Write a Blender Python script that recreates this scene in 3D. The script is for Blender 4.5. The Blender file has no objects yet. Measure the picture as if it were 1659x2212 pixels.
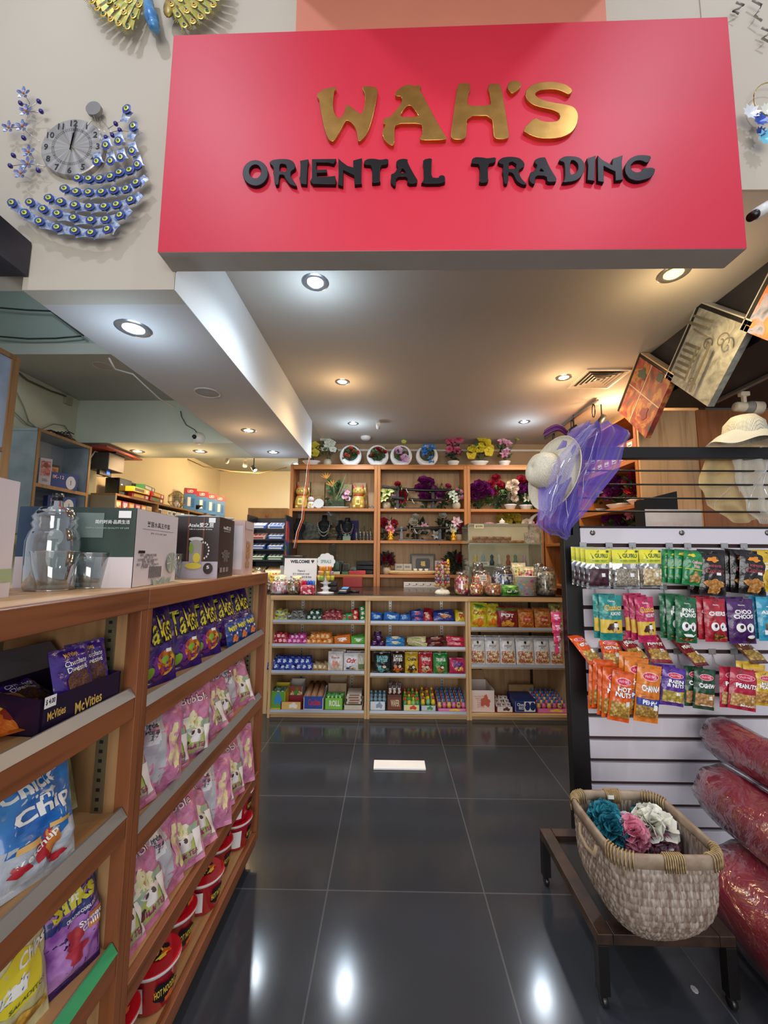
import bpy, math, random
from math import sin, cos, pi, radians, atan2, sqrt
from mathutils import Vector, Matrix, Euler
C = bpy.context.scene.collection
SC = bpy.context.scene
# ---------------------------------------------------------------- camera
F = 865.0; H = 1.3
cam_d = bpy.data.cameras.new('camera'); cam = bpy.data.objects.new('camera', cam_d); C.objects.link(cam)
cam_d.sensor_fit = 'VERTICAL'; cam_d.sensor_height = 24.0; cam_d.lens = F/2212.0*24.0
cam_d.clip_start = 0.02; cam_d.clip_end = 200
RM = Matrix.Rotation(radians(.85), 3, 'Z') @ Matrix.Rotation(pi/2+radians(6.2), 3, 'X') @ Matrix.Rotation(radians(.35), 3, 'Z')
cam.matrix_world = Matrix.Translation((0, 0, H)) @ RM.to_4x4()
SC.camera = cam
def ray(px, py): return RM @ Vector(((px-829.5)/F, -(py-1106)/F, -1))
def PY(px, py, Y): d = ray(px, py); return d*(Y/d.y) + Vector((0, 0, H))
def PX(px, py, X): d = ray(px, py); return d*(X/d.x) + Vector((0, 0, H))
def PZ(px, py, Z): d = ray(px, py); return d*((Z-H)/d.z) + Vector((0, 0, H))
# ---------------------------------------------------------------- view, world
SC.view_settings.view_transform = 'Standard'; SC.view_settings.look = 'None'
SC.view_settings.exposure = 0.3; SC.view_settings.gamma = 1.0; SC.view_settings.use_curve_mapping = False
W = bpy.data.worlds.new('world'); SC.world = W; W.use_nodes = True
W.node_tree.nodes['Background'].inputs[0].default_value = (.78, .84, .95, 1)
W.node_tree.nodes['Background'].inputs[1].default_value = 0.5
def lamp(kind, name, loc, energy, col=(1, 1, 1), size=.1, target=None, spot=120, blend=.6, sy=None):
    d = bpy.data.lights.new(name, kind); o = bpy.data.objects.new(name, d); C.objects.link(o); o.location = loc
    d.energy = energy; d.color = col
    if kind == 'AREA':
        d.size = size
        if sy: d.shape = 'RECTANGLE'; d.size_y = sy
    elif kind == 'SPOT': d.shadow_soft_size = size; d.spot_size = radians(spot); d.spot_blend = blend
    else: d.shadow_soft_size = size
    if target is not None: o.rotation_euler = (Vector(target)-Vector(loc)).to_track_quat('-Z', 'Y').to_euler()
    return o
COOL = (.80, .90, 1.0); WARM = (1.0, .66, .34); NEUT = (1.0, .93, .84)
# hall lighting in front of the shop, plus added fill lamps
lamp('AREA', 'hall_fill', (0, -2.6, 4.6), 8, (1, .95, .9), 3.0, target=(0, 1.2, 1.2), sy=1.6)
lamp('SPOT', 'hall_spot', (-1.35, -.35, 4.6), 66, (.80, .84, 1.0), .07, target=(-.6, 1.4, 2.9), spot=95, blend=.8)
lamp('SPOT', 'hall_spot', (1.75, -.35, 4.6), 62, (.80, .84, 1.0), .07, target=(1.0, 1.4, 2.9), spot=95, blend=.8)
lamp('POINT', 'recess_fill', (-2.1, 2.05, 2.95), 5, (.85, .95, 1.0), .1)  # bare point lamp added to brighten the dark ceiling recess
lamp('AREA', 'hall_fill', (0, -3.4, 1.5), 120, (1, .97, .93), 4.0, target=(0, 3, 2.2), sy=2.2)  # low panel aimed upward, added as bounce light for the shop ceiling
lamp('SPOT', 'hall_spot', (.1, -.2, 2.4), 16, (1, .8, .5), .05, target=(.15, 1.3, 2.62), spot=58, blend=1)
# ---------------------------------------------------------------- materials
MC = {}
def lin(h, k=1.0):
    h = h.lstrip('#'); r = [int(h[i:i+2], 16)/255 for i in (0, 2, 4)]
    return tuple(min(1, (c/12.92 if c <= .04045 else ((c+.055)/1.055)**2.4)*k) for c in r)+(1,)
def mat(h, rough=.5, metal=0, kind='plain', h2=None, sc=1.0, bump=0.0, spec=.5, coat=0.0, emit=0, alpha=1.0, trans=0):
    key = (h, rough, metal, kind, h2, sc, bump, spec, coat, emit, alpha, trans)
    if key in MC: return MC[key]
    m = bpy.data.materials.new(kind+'_'+h.strip('#')); m.use_nodes = True; nt = m.node_tree; N = nt.nodes; L = nt.links
    b = N['Principled BSDF']; I = b.inputs
    I['Roughness'].default_value = rough; I['Metallic'].default_value = metal
    I['Specular IOR Level'].default_value = spec; I['Coat Weight'].default_value = coat
    c1 = lin(h); c2 = lin(h2) if h2 else tuple(x*.84 for x in c1[:3])+(1,)
    if alpha < 1: I['Alpha'].default_value = alpha
    if trans: I['Transmission Weight'].default_value = trans
    tc = N.new('ShaderNodeTexCoord'); mp = N.new('ShaderNodeMapping'); L.new(tc.outputs['Object'], mp.inputs[0])
    def ramp(fac, stops):
        r = N.new('ShaderNodeValToRGB'); e = r.color_ramp.elements
        e[0].position, e[0].color = stops[0]; e[1].position, e[1].color = stops[-1]
        for p, c in stops[1:-1]: q = e.new(p); q.color = c
        L.new(fac, r.inputs[0]); return r.outputs[0]
    def dobump(out, st, dist=.002):
        bn = N.new('ShaderNodeBump'); bn.inputs['Strength'].default_value = st; bn.inputs['Distance'].default_value = dist
        L.new(out, bn.inputs['Height']); L.new(bn.outputs[0], I['Normal'])
    if kind == 'plain':
        n = N.new('ShaderNodeTexNoise'); n.inputs['Scale'].default_value = 9*sc; n.inputs['Detail'].default_value = 3
        L.new(mp.outputs[0], n.inputs[0]); L.new(ramp(n.outputs[0], [(.3, tuple(x*.93 for x in c1[:3])+(1,)), (.7, c1)]), I['Base Color'])
        if bump: dobump(n.outputs[0], bump)
    elif kind == 'mix':       # soft two-colour mottling
        n = N.new('ShaderNodeTexNoise'); n.inputs['Scale'].default_value = 6*sc; n.inputs['Detail'].default_value = 6
        L.new(mp.outputs[0], n.inputs[0]); L.new(ramp(n.outputs[0], [(.38, c1), (.62, c2)]), I['Base Color'])
        if bump: dobump(n.outputs[0], bump)
    elif kind in ('woodx', 'woody', 'woodz'):
        s = {'woodx': (1.2, 22, 22), 'woody': (22, 1.2, 22), 'woodz': (22, 22, 1.2)}[kind]
        mp.inputs['Scale'].default_value = tuple(q*sc for q in s)
        n = N.new('ShaderNodeTexNoise'); n.inputs['Scale'].default_value = 1.6; n.inputs['Detail'].default_value = 7; n.inputs['Distortion'].default_value = .6
        L.new(mp.outputs[0], n.inputs[0]); L.new(ramp(n.outputs[0], [(.32, c2), (.5, c1), (.72, tuple(min(1, x*1.12) for x in c1[:3])+(1,))]), I['Base Color'])
        dobump(n.outputs[0], .15, .001)
    elif kind == 'foil':      # crinkled plastic film
        n = N.new('ShaderNodeTexNoise'); n.inputs['Scale'].default_value = 26*sc; n.inputs['Detail'].default_value = 3; n.inputs['Distortion'].default_value = 1.2
        L.new(mp.outputs[0], n.inputs[0]); dobump(n.outputs[0], .55 if not bump else bump, .008)
        L.new(ramp(n.outputs[0], [(.35, c2 if h2 else tuple(x*.8 for x in c1[:3])+(1,)), (.6, c1)]), I['Base Color'])
    elif kind == 'cells':     # nuts, sweets, packed bits
        v = N.new('ShaderNodeTexVoronoi'); v.inputs['Scale'].default_value = 105*sc; L.new(mp.outputs[0], v.inputs[0])
        sp = N.new('ShaderNodeSeparateColor'); L.new(v.outputs['Color'], sp.inputs[0])
        col = ramp(sp.outputs[0], [(0.1, c1), (.55, tuple((a+b_)/2 for a, b_ in zip(c1, c2))), (.9, c2)])
        mx = N.new('ShaderNodeMix'); mx.data_type = 'RGBA'; mx.blend_type = 'MULTIPLY'; mx.inputs[0].default_value = .75
        L.new(col, mx.inputs[6]); L.new(ramp(v.outputs['Distance'], [(.25, (1, 1, 1, 1)), (.75, (.25, .2, .16, 1))]), mx.inputs[7])
        L.new(mx.outputs[2], I['Base Color']); dobump(v.outputs['Distance'], -.6, .004)
    elif kind == 'candy':     # many-coloured packed sweets
        v = N.new('ShaderNodeTexVoronoi'); v.inputs['Scale'].default_value = 50*sc; L.new(mp.outputs[0], v.inputs[0])
        sp = N.new('ShaderNodeSeparateColor'); L.new(v.outputs['Color'], sp.inputs[0])
        cols = [c1] + ([lin(q) for q in h2.split(',')] if h2 else [])
        r = N.new('ShaderNodeValToRGB'); r.color_ramp.interpolation = 'CONSTANT'; e = r.color_ramp.elements
        e[0].color = cols[0]; e[1].color = cols[-1]; e[1].position = (len(cols)-1)/len(cols)
        for i, c in enumerate(cols[1:-1]): q = e.new((i+1)/len(cols)); q.color = c
        L.new(sp.outputs[0], r.inputs[0]); L.new(r.outputs[0], I['Base Color']); dobump(v.outputs['Distance'], -.5, .004)
    elif kind == 'brushed':
        g = N.new('ShaderNodeTexNoise'); mp.inputs['Scale'].default_value = (3*sc, 3*sc, 60*sc); g.inputs['Scale'].default_value = 4
        L.new(mp.outputs[0], g.inputs[0]); L.new(ramp(g.outputs[0], [(.3, tuple(x*.8 for x in c1[:3])+(1,)), (.7, c1)]), I['Base Color'])
    elif kind == 'weave':
        br = N.new('ShaderNodeTexBrick'); br.inputs['Scale'].default_value = 10*sc; br.inputs['Color1'].default_value = c1; br.inputs['Color2'].default_value = c2
        br.inputs['Mortar'].default_value = tuple(x*.35 for x in c2[:3])+(1,); L.new(mp.outputs[0], br.inputs[0]); L.new(br.outputs[0], I['Base Color'])
        dobump(br.outputs['Fac'], -.5, .003)
    if emit:
        I['Emission Color'].default_value = c1; I['Emission Strength'].default_value = emit
    MC[key] = m; return m
def glass(h='#eef6f4', tr=.86, rough=.05, crinkle=0):
    key = ('gl', h, tr, rough, crinkle)
    if key in MC: return MC[key]
    m = bpy.data.materials.new('clear_pane_'+h.strip('#')); m.use_nodes = True; nt = m.node_tree; N = nt.nodes; L = nt.links
    N.remove(N['Principled BSDF']); o = N['Material Output']
    t = N.new('ShaderNodeBsdfTransparent'); t.inputs[0].default_value = lin(h); g = N.new('ShaderNodeBsdfGlossy'); g.inputs['Roughness'].default_value = rough
    lw = N.new('ShaderNodeLayerWeight'); lw.inputs[0].default_value = .32; n = N.new('ShaderNodeTexNoise'); n.inputs['Scale'].default_value = 14
    ma = N.new('ShaderNodeMath'); ma.operation = 'MULTIPLY_ADD'; ma.inputs[1].default_value = .9; ma.inputs[2].default_value = 1-tr-.1
    ma2 = N.new('ShaderNodeMath'); ma2.operation = 'MULTIPLY_ADD'; ma2.inputs[1].default_value = .08; L.new(n.outputs[0], ma2.inputs[0])
    L.new(lw.outputs['Facing'], ma.inputs[0]); L.new(ma.outputs[0], ma2.inputs[2])
    mx = N.new('ShaderNodeMixShader'); L.new(ma2.outputs[0], mx.inputs[0]); L.new(t.outputs[0], mx.inputs[1]); L.new(g.outputs[0], mx.inputs[2]); L.new(mx.outputs[0], o.inputs[0])
    if crinkle:
        n2 = N.new('ShaderNodeTexNoise'); n2.inputs['Scale'].default_value = 7; n2.inputs['Detail'].default_value = 4; n2.inputs['Distortion'].default_value = 2.5
        tc = N.new('ShaderNodeTexCoord'); L.new(tc.outputs['Object'], n2.inputs[0]); bp = N.new('ShaderNodeBump'); bp.inputs['Strength'].default_value = crinkle; bp.inputs['Distance'].default_value = .03; L.new(n2.outputs[0], bp.inputs['Height']); L.new(bp.outputs[0], g.inputs['Normal'])
    MC[key] = m; return m
def sheer(h, op=.5, glit=True):
    key = ('sh', h, op)
    if key in MC: return MC[key]
    m = bpy.data.materials.new('organza_'+h.strip('#')); m.use_nodes = True; nt = m.node_tree; N = nt.nodes; L = nt.links
    b = N['Principled BSDF']; b.inputs['Base Color'].default_value = lin(h); b.inputs['Roughness'].default_value = .55
    b.inputs['Sheen Weight'].default_value = .5
    w = N.new('ShaderNodeTexWave'); w.inputs['Scale'].default_value = 90; tc = N.new('ShaderNodeTexCoord'); L.new(tc.outputs['Object'], w.inputs[0])
    ma = N.new('ShaderNodeMath'); ma.operation = 'MULTIPLY_ADD'; ma.inputs[1].default_value = .2; ma.inputs[2].default_value = op-.1
    L.new(w.outputs['Fac'], ma.inputs[0]); L.new(ma.outputs[0], b.inputs['Alpha'])
    MC[key] = m; return m
# ---------------------------------------------------------------- mesh builder
class G:
    def __init__(s): s.v = []; s.f = []; s.m = []; s.T = None
    def add(s, vs, fs, mi=0):
        o = len(s.v); T = s.T
        s.v += [tuple(T @ Vector(p)) if T else tuple(p) for p in vs]
        s.f += [tuple(o+i for i in f) for f in fs]
        s.m += (mi if isinstance(mi, list) else [mi]*len(fs)); return s
    def box(s, x0, x1, y0, y1, z0, z1, mi=0):
        v = [(x, y, z) for z in (z0, z1) for y in (y0, y1) for x in (x0, x1)]
        return s.add(v, [(0, 2, 3, 1), (4, 5, 7, 6), (0, 1, 5, 4), (2, 6, 7, 3), (0, 4, 6, 2), (1, 3, 7, 5)], mi)
    def cbox(s, c, d, mi=0): return s.box(c[0]-d[0]/2, c[0]+d[0]/2, c[1]-d[1]/2, c[1]+d[1]/2, c[2]-d[2]/2, c[2]+d[2]/2, mi)
    def hexa(s, p, mi=0):   # 8 points: bottom quad then top quad, both counter-clockwise
        return s.add(p, [(3, 2, 1, 0), (4, 5, 6, 7), (0, 1, 5, 4), (1, 2, 6, 5), (2, 3, 7, 6), (3, 0, 4, 7)], mi)
    def prism(s, poly, a, b, axis='y', mi=0):   # convex-ish polygon in the plane across axis
        def P(u, w, t): return {'y': (u, t, w), 'x': (t, u, w), 'z': (u, w, t)}[axis]
        n = len(poly); v = [P(u, w, a) for u, w in poly]+[P(u, w, b) for u, w in poly]
        return s.add(v, [tuple(range(n)), tuple(range(2*n-1, n-1, -1))]+[(i, n+i, n+(i+1) % n, (i+1) % n) for i in range(n)], mi)
    def lathe(s, pr, seg=20, mi=0, sx=1, sy=1, c=(0, 0, 0), a0=0, a1=2*pi):
        full = abs(a1-a0-2*pi) < 1e-6; k = seg if full else seg+1; v = []
        for r, z in pr:
            for i in range(k):
                a = a0+(a1-a0)*i/seg; v.append((c[0]+r*sx*cos(a), c[1]+r*sy*sin(a), c[2]+z))
        fs = []
        for j in range(len(pr)-1):
            for i in range(seg):
                i2 = (i+1) % k; fs.append((j*k+i, j*k+i2, (j+1)*k+i2, (j+1)*k+i))
        if isinstance(mi, (list, tuple)): mi = [mi[j] for j in range(len(pr)-1) for _ in range(seg)]
        return s.add(v, fs, mi)
    def tube(s, pts, r, seg=6, mi=0, cap=True):
        pts = [Vector(p) for p in pts]; v = []; n = len(pts); rr = r if isinstance(r, (list, tuple)) else [r]*n
        up = Vector((0, 0, 1))
        for i, p in enumerate(pts):
            t = (pts[min(i+1, n-1)]-pts[max(i-1, 0)]).normalized()
            a = t.cross(up); a = t.cross(Vector((1, 0, 0))) if a.length < .05 else a; a.normalize(); b = a.cross(t)
            for k in range(seg):
                q = 2*pi*k/seg; v.append(p+(a*cos(q)+b*sin(q))*rr[i])
        fs = [(i*seg+k, i*seg+(k+1) % seg, (i+1)*seg+(k+1) % seg, (i+1)*seg+k) for i in range(n-1) for k in range(seg)]
        if cap: fs += [tuple(range(seg))[::-1], tuple((n-1)*seg+k for k in range(seg))]
        return s.add(v, fs, mi)
    def ball(s, c, r, mi=0, seg=10, rings=6, sc=(1, 1, 1)):
        v = []; 
        for j in range(rings+1):
            t = pi*j/rings
            for i in range(seg):
                a = 2*pi*i/seg; v.append((c[0]+r*sc[0]*sin(t)*cos(a), c[1]+r*sc[1]*sin(t)*sin(a), c[2]-r*sc[2]*cos(t)))
        return s.add(v, [(j*seg+i, j*seg+(i+1) % seg, (j+1)*seg+(i+1) % seg, (j+1)*seg+i) for j in range(rings) for i in range(seg)], mi)
    def grid(s, fn, nx, ny, mi=0):
        v = [fn(i/nx, j/ny) for j in range(ny+1) for i in range(nx+1)]
        return s.add(v, [(j*(nx+1)+i, j*(nx+1)+i+1, (j+1)*(nx+1)+i+1, (j+1)*(nx+1)+i) for j in range(ny) for i in range(nx)], mi)
    def mesh(s, name, mats, smooth=False):
        me = bpy.data.meshes.new(name); me.from_pydata(s.v, [], s.f)
        for m in (mats if isinstance(mats, (list, tuple)) else [mats]): me.materials.append(m)
        me.polygons.foreach_set('material_index', s.m)
        if smooth: me.polygons.foreach_set('use_smooth', [True]*len(s.f))
        me.update(); return me
    def obj(s, name, mats, parent=None, smooth=False, bev=0, loc=None, solid=0, sub=0):
        o = bpy.data.objects.new(name, s.mesh(name, mats, smooth)); C.objects.link(o)
        if parent: o.parent = parent
        if loc: o.location = loc
        if solid: md = o.modifiers.new('solid', 'SOLIDIFY'); md.thickness = solid; md.offset = 0
        if bev: md = o.modifiers.new('bevel', 'BEVEL'); md.width = bev; md.segments = 2; md.limit_method = 'ANGLE'; md.angle_limit = .7
        if sub: md = o.modifiers.new('sub', 'SUBSURF'); md.levels = sub; md.render_levels = sub
        return o
def tag(o, label, cat=None, group=None, kind=None):
    if label: o['label'] = label
    if cat: o['category'] = cat
    if group: o['group'] = group
    if kind: o['kind'] = kind
    return o
def struct(o, label=None): o['kind'] = 'structure'; return tag(o, label)
def thing(name, label, cat, loc=(0, 0, 0), rz=0, group=None, rot=None):
    o = bpy.data.objects.new(name, None); C.objects.link(o); o.empty_display_size = .02
    o.location = loc; o.rotation_euler = rot if rot else (0, 0, rz); return tag(o, label, cat, group)
def inst(me, name, label, cat, loc, rot=(0, 0, 0), sc=(1, 1, 1), group=None, parent=None):
    o = bpy.data.objects.new(name, me); C.objects.link(o); o.location = loc; o.rotation_euler = rot
    o.scale = sc if isinstance(sc, (tuple, list)) else (sc, sc, sc)
    if parent: o.parent = parent
    return tag(o, label, cat, group)
ORD = ['first', 'second', 'third', 'fourth', 'fifth', 'sixth', 'seventh', 'eighth', 'ninth', 'tenth', 'eleventh', 'twelfth', 'thirteenth', 'fourteenth', 'fifteenth', 'sixteenth', 'seventeenth', 'eighteenth', 'nineteenth', 'twentieth']
# ---------------------------------------------------------------- lettering
TXT = {}
def textdata(s, bold=.0, res=2):
    k = (s, bold, res)
    if k in TXT: return TXT[k]
    cu = bpy.data.curves.new('txt', 'FONT'); cu.body = s; cu.size = 1; cu.resolution_u = res; cu.offset = bold; cu.align_x = 'CENTER'; cu.space_line = .85
    o = bpy.data.objects.new('txt', cu); C.objects.link(o)
    bpy.context.view_layer.update()
    me = bpy.data.meshes.new_from_object(o.evaluated_get(bpy.context.evaluated_depsgraph_get()))
    if len(me.vertices):
        import bmesh
        bm = bmesh.new(); bm.from_mesh(me); xs = [q.co.x for q in bm.verts]; ys = [q.co.y for q in bm.verts]; nx_ = max(2, min(14, int((max(xs)-min(xs))/.22)))
        for k in range(1, nx_): bmesh.ops.bisect_plane(bm, geom=bm.verts[:]+bm.edges[:]+bm.faces[:], plane_co=(min(xs)+(max(xs)-min(xs))*k/nx_, 0, 0), plane_no=(1, 0, 0))
        for k in range(1, 4): bmesh.ops.bisect_plane(bm, geom=bm.verts[:]+bm.edges[:]+bm.faces[:], plane_co=(0, min(ys)+(max(ys)-min(ys))*k/4, 0), plane_no=(0, 1, 0))
        bm.to_mesh(me); bm.free()
    v = [(p.co.x, p.co.y) for p in me.vertices]; f = [tuple(p.vertices) for p in me.polygons]
    bpy.data.objects.remove(o); bpy.data.meshes.remove(me); bpy.data.curves.remove(cu)
    if v:
        x0 = min(a for a, b in v); x1 = max(a for a, b in v); y0 = min(b for a, b in v); y1 = max(b for a, b in v)
        w = max(1e-6, x1-x0); h = max(1e-6, y1-y0); v = [((a-(x0+x1)/2)/w, (b-(y0+y1)/2)/h) for a, b in v]
        # push facets the right way round
        def area(q): return sum(v[q[i]][0]*v[q[(i+1) % len(q)]][1]-v[q[(i+1) % len(q)]][0]*v[q[i]][1] for i in range(len(q)))
        f = [q if area(q) > 0 else q[::-1] for q in f]
        TXT[k] = (v, f, w/h)
    else: TXT[k] = ([], [], 1)
    return TXT[k]
# prints: flat shapes laid on a surface S(u, w, lift) -> point; u across -1..1, w up 0..1; asp = width/height of the face
def prints(g, S, items, asp):
    for n, it in enumerate(items):
        k = it[0]; lift = (.0011 if asp < 3 else .0007)+.0003*n
        if k == 'rect':
            _, u0, w0, u1, w1, mi = it; nu = max(1, int(abs(u1-u0)*8+.5)); nw = max(1, int(abs(w1-w0)*20+.5))
            g.grid(lambda a, b: S(u0+(u1-u0)*a, w0+(w1-w0)*b, lift), nu, nw, mi)
        elif k in ('ell', 'blob', 'star'):
            _, cu, cw, ru, rw, mi = it[:6]; rnd = random.Random(n*7+3); nn = 18; ph = rnd.random()*6
            def rad(i):
                if k == 'ell': return 1
                if k == 'star': return 1 if i % 2 else .5
                return .82+.3*sin(i*2*pi/nn*3+ph)*.5+.16*sin(i*2*pi/nn*5+ph*2)
            v = [S(cu, cw, lift)]+[S(cu+ru*q*rad(i)*cos(2*pi*i/nn), cw+rw*q*rad(i)*sin(2*pi*i/nn), lift) for q in (.33, .66, 1) for i in range(nn)]
            f = [(0, 1+i, 1+(i+1) % nn) for i in range(nn)]+[(1+o_+i, 1+o_+nn+i, 1+o_+nn+(i+1) % nn, 1+o_+(i+1) % nn) for o_ in (0, nn) for i in range(nn)]
            g.add(v, f, mi)
        elif k == 'text':   # text, centre u,w, width in u, height in w, material, [rotation, bold, slant]
            _, s, cu, cw, wu, hw, mi = it[:7]; rot = radians(it[7]) if len(it) > 7 else 0; bold = it[8] if len(it) > 8 else .02; sl = it[9] if len(it) > 9 else 0
            v, f, _a = textdata(s, bold); pts = []
            for a, b in v:
                x = (a+b*sl)*wu*asp/2; y = b*hw; x, y = x*cos(rot)-y*sin(rot), x*sin(rot)+y*cos(rot)
                pts.append(S(cu+x*2/asp, cw+y, lift))
            g.add(pts, f, mi)
        elif k == 'poly':
            _, pl, mi = it; g.add([S(u, w, lift) for u, w in pl], [tuple(range(len(pl)))], mi)
# ---------------------------------------------------------------- packets
def bag_mesh(name, w, h, t, mats, items=(), seed=1, nx=10, nz=14, seal=.06, wr=.12, back=0, zig=True, full=.5):
    if name not in ('small_packet',): nx, nz = 14, 18
    rnd = random.Random(seed); ph = [rnd.random()*6 for _ in range(8)]; asp = w/h
    def prof(u, k):
        e = max(0, 1-abs(u)**2.6)**.62
        if k < seal or k > 1-seal: q = 0
        else:
            q = (k-seal)/(1-2*seal); q = max(0, min(1, (1-abs(2*q-1)**2.6)))**.6*(1+.25*(.5-q)*2*full)
        return e*q
    def front(u, k, lift=0):
        p = prof(u, k)
        wv = wr*t*(sin(u*5+k*9+ph[0])*.35+sin(u*11-k*17+ph[1])*.22+sin(k*31+u*3+ph[2])*.16)*(p > .02)*min(1, p*2)
        if k < seal*1.6 or k > 1-seal*1.6: wv += .0012*sin(u*40+ph[3])
        x = u*w/2*(1-.05*p**.5-(0 if seal < k < 1-seal else 0)) ; return (x, -(p*t/2+wv+lift+.0004), k*h)
    tab = [[front(2*i/nx-1, j/nz) for i in range(nx+1)] for j in range(nz+1)]
    def surf(u, k, lift=0):   # the same facets as the film, so prints lie on them
        a = max(0, min(nx-1e-6, (u+1)/2*nx)); b = max(0, min(nz-1e-6, k*nz)); i, j = int(a), int(b); fa, fb = a-i, b-j
        q = [tab[j][i], tab[j][i+1], tab[j+1][i], tab[j+1][i+1]]
        r = [q[0][c]*(1-fa)*(1-fb)+q[1][c]*fa*(1-fb)+q[2][c]*(1-fa)*fb+q[3][c]*fa*fb for c in range(3)]
        return (r[0], r[1]-lift, r[2])
    g = G(); g.grid(lambda a, b: front(2*a-1, b), nx, nz, 0)
    def bk(a, b):
        u = 1-2*a; p = prof(u, b); return (u*w/2*(1-.05*p**.5), p*t/2+.0004, b*h)
    g.grid(bk, nx, nz, back)
    prints(g, surf, items, asp)
    if zig:   # crimped seal lines
        for k0, k1 in ((0, seal*.8), (1-seal*.8, 1)):
            for q in (.3, .7):
                k = k0+(k1-k0)*q; g.grid(lambda a, b: surf(2*a-1, k+(b-.5)*.004, .0006), nx, 1, 0)
    return g.mesh(name, mats, True)
def box_mesh(name, w, d, h, mats, front=(), side=(), top=(), open_top=False, flap=0):
    """carton standing on z=0, centred in x and y; front faces -Y; side = +X face"""
    g = G()
    if not open_top: g.box(-w/2, w/2, -d/2, d/2, 0, h, 0)
    else:
        t = .003
        g.box(-w/2, w/2, -d/2, d/2, 0, t, 0); g.box(-w/2, w/2, -d/2, -d/2+t, 0, h*(1-flap), 0); g.box(-w/2, w/2, d/2-t, d/2, 0, h, 0)
        for s in (-1, 1):
            x0, x1 = (-w/2, -w/2+t) if s < 0 else (w/2-t, w/2)
            g.hexa([(x0, -d/2, 0), (x1, -d/2, 0), (x1, d/2, 0), (x0, d/2, 0), (x0, -d/2, h*(1-flap)), (x1, -d/2, h*(1-flap)), (x1, d/2, h), (x0, d/2, h)], 0)
    prints(g, lambda u, k, l: (u*w/2, -d/2-l, k*h), front, w/h)
    prints(g, lambda u, k, l: (w/2+l, u*d/2, k*h), side, d/h)
    prints(g, lambda u, k, l: (u*w/2, -d/2+k*d, h+l), top, w/d)
    return g.mesh(name, mats, False)
def chaikin(p, n=1):
    for _ in range(n):
        q = []
        for i in range(len(p)):
            a, b = p[i], p[(i+1) % len(p)]; q += [(a[0]*.78+b[0]*.22, a[1]*.78+b[1]*.22), (a[0]*.22+b[0]*.78, a[1]*.22+b[1]*.78)]
        p = q
    return p
def slab(loops, depth, bevel=0.0):
    """2D loops (first outer, others holes) -> extruded mesh data in local XY, thickness along Z (0..depth)"""
    cu = bpy.data.curves.new('c', 'CURVE'); cu.dimensions = '2D'; cu.fill_mode = 'BOTH'; cu.extrude = depth/2; cu.bevel_depth = bevel; cu.bevel_resolution = 1
    for lp in loops:
        sp = cu.splines.new('POLY'); sp.points.add(len(lp)-1); sp.use_cyclic_u = True
        for i, (x, y) in enumerate(lp): sp.points[i].co = (x, y, 0, 1)
    o = bpy.data.objects.new('c', cu); C.objects.link(o); bpy.context.view_layer.update()
    me = bpy.data.meshes.new_from_object(o.evaluated_get(bpy.context.evaluated_depsgraph_get()))
    bpy.data.objects.remove(o); bpy.data.curves.remove(cu); return me
# ================================================================= SETTING
def floor_mat():
    m = bpy.data.materials.new('polished_black_tile'); m.use_nodes = True; nt = m.node_tree; N = nt.nodes; L = nt.links; b = N['Principled BSDF']
    tc = N.new('ShaderNodeTexCoord'); mp = N.new('ShaderNodeMapping'); mp.inputs['Location'].default_value = (.237+.61*10, -1.71+.61*10, 0)
    br = N.new('ShaderNodeTexBrick'); br.offset = 0; br.squash = 1
    for k, v in (('Scale', 1), ('Mortar Size', .003), ('Mortar Smooth', .2), ('Bias', 0), ('Brick Width', .61), ('Row Height', .61)): br.inputs[k].default_value = v
    br.inputs['Color1'].default_value = lin('#34373c'); br.inputs['Color2'].default_value = lin('#393c42'); br.inputs['Mortar'].default_value = lin('#55575a')
    L.new(tc.outputs['Object'], mp.inputs[0]); L.new(mp.outputs[0], br.inputs[0]); L.new(br.outputs[0], b.inputs['Base Color'])
    n = N.new('ShaderNodeTexNoise'); n.inputs['Scale'].default_value = 3.5; n.inputs['Detail'].default_value = 6; L.new(tc.outputs['Object'], n.inputs[0])
    r = N.new('ShaderNodeMapRange'); r.inputs[3].default_value = .07; r.inputs[4].default_value = .2; L.new(n.outputs[0], r.inputs[0]); L.new(r.outputs[0], b.inputs['Roughness'])
    b.inputs['Specular IOR Level'].default_value = .4
    return m
ZC = 2.698; ZB = 2.3
P_WALL = mat('#bcb3a3', .75, kind='plain', sc=.15); P_CEIL = mat('#bcb5ab', .8, kind='plain', sc=.1)
P_BEAM_LIT = mat('#d6dadb', .7, kind='plain', sc=.1); P_SOF = mat('#c3bfbd', .75, sc=.1); P_GREEN = mat('#cbd6cb', .8, sc=.1)
P_CREAM = mat('#e8d9b8', .8, sc=.1); P_BLACK = mat('#1c1b20', .55, kind='mix', h2='#2a272c', sc=.4); P_CEIL2 = mat('#a8aca8', .85, sc=.1)
struct(G().box(-8, 8, -5, 9, -.05, 0).obj('floor', floor_mat()), 'polished black floor tiles with thin grey grout lines')
struct(G().box(-.825, 3.6, 1.41, 4.98, ZC, ZC+.08).obj('ceiling', P_CEIL))
struct(G().box(-2.9, -1.41, 2.655, 6.7, ZC, ZC+.08).box(-1.41, -.825, 4.07, 6.7, ZC, ZC+.08).obj('ceiling', P_CEIL2))
struct(G().box(-3.4, -1.41, 1.51, 2.655, 3.3, 3.36).box(-3.4, -1.41, 2.655, 2.7, ZC+.08, 3.3).obj('ceiling', mat('#8f9c9a', .85, sc=.3)))
struct(G().box(-1.41, -.825, 1.41, 1.5, ZB, 5.4).box(-3.4, -1.41, 1.41, 1.5, 2.36, 5.4).box(-.825, 1.245, 1.4095, 1.415, 2.386, 5.4).box(1.245, 3.6, 1.405, 1.409, ZC-.002, 5.4).obj('wall_front', P_WALL))
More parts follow.
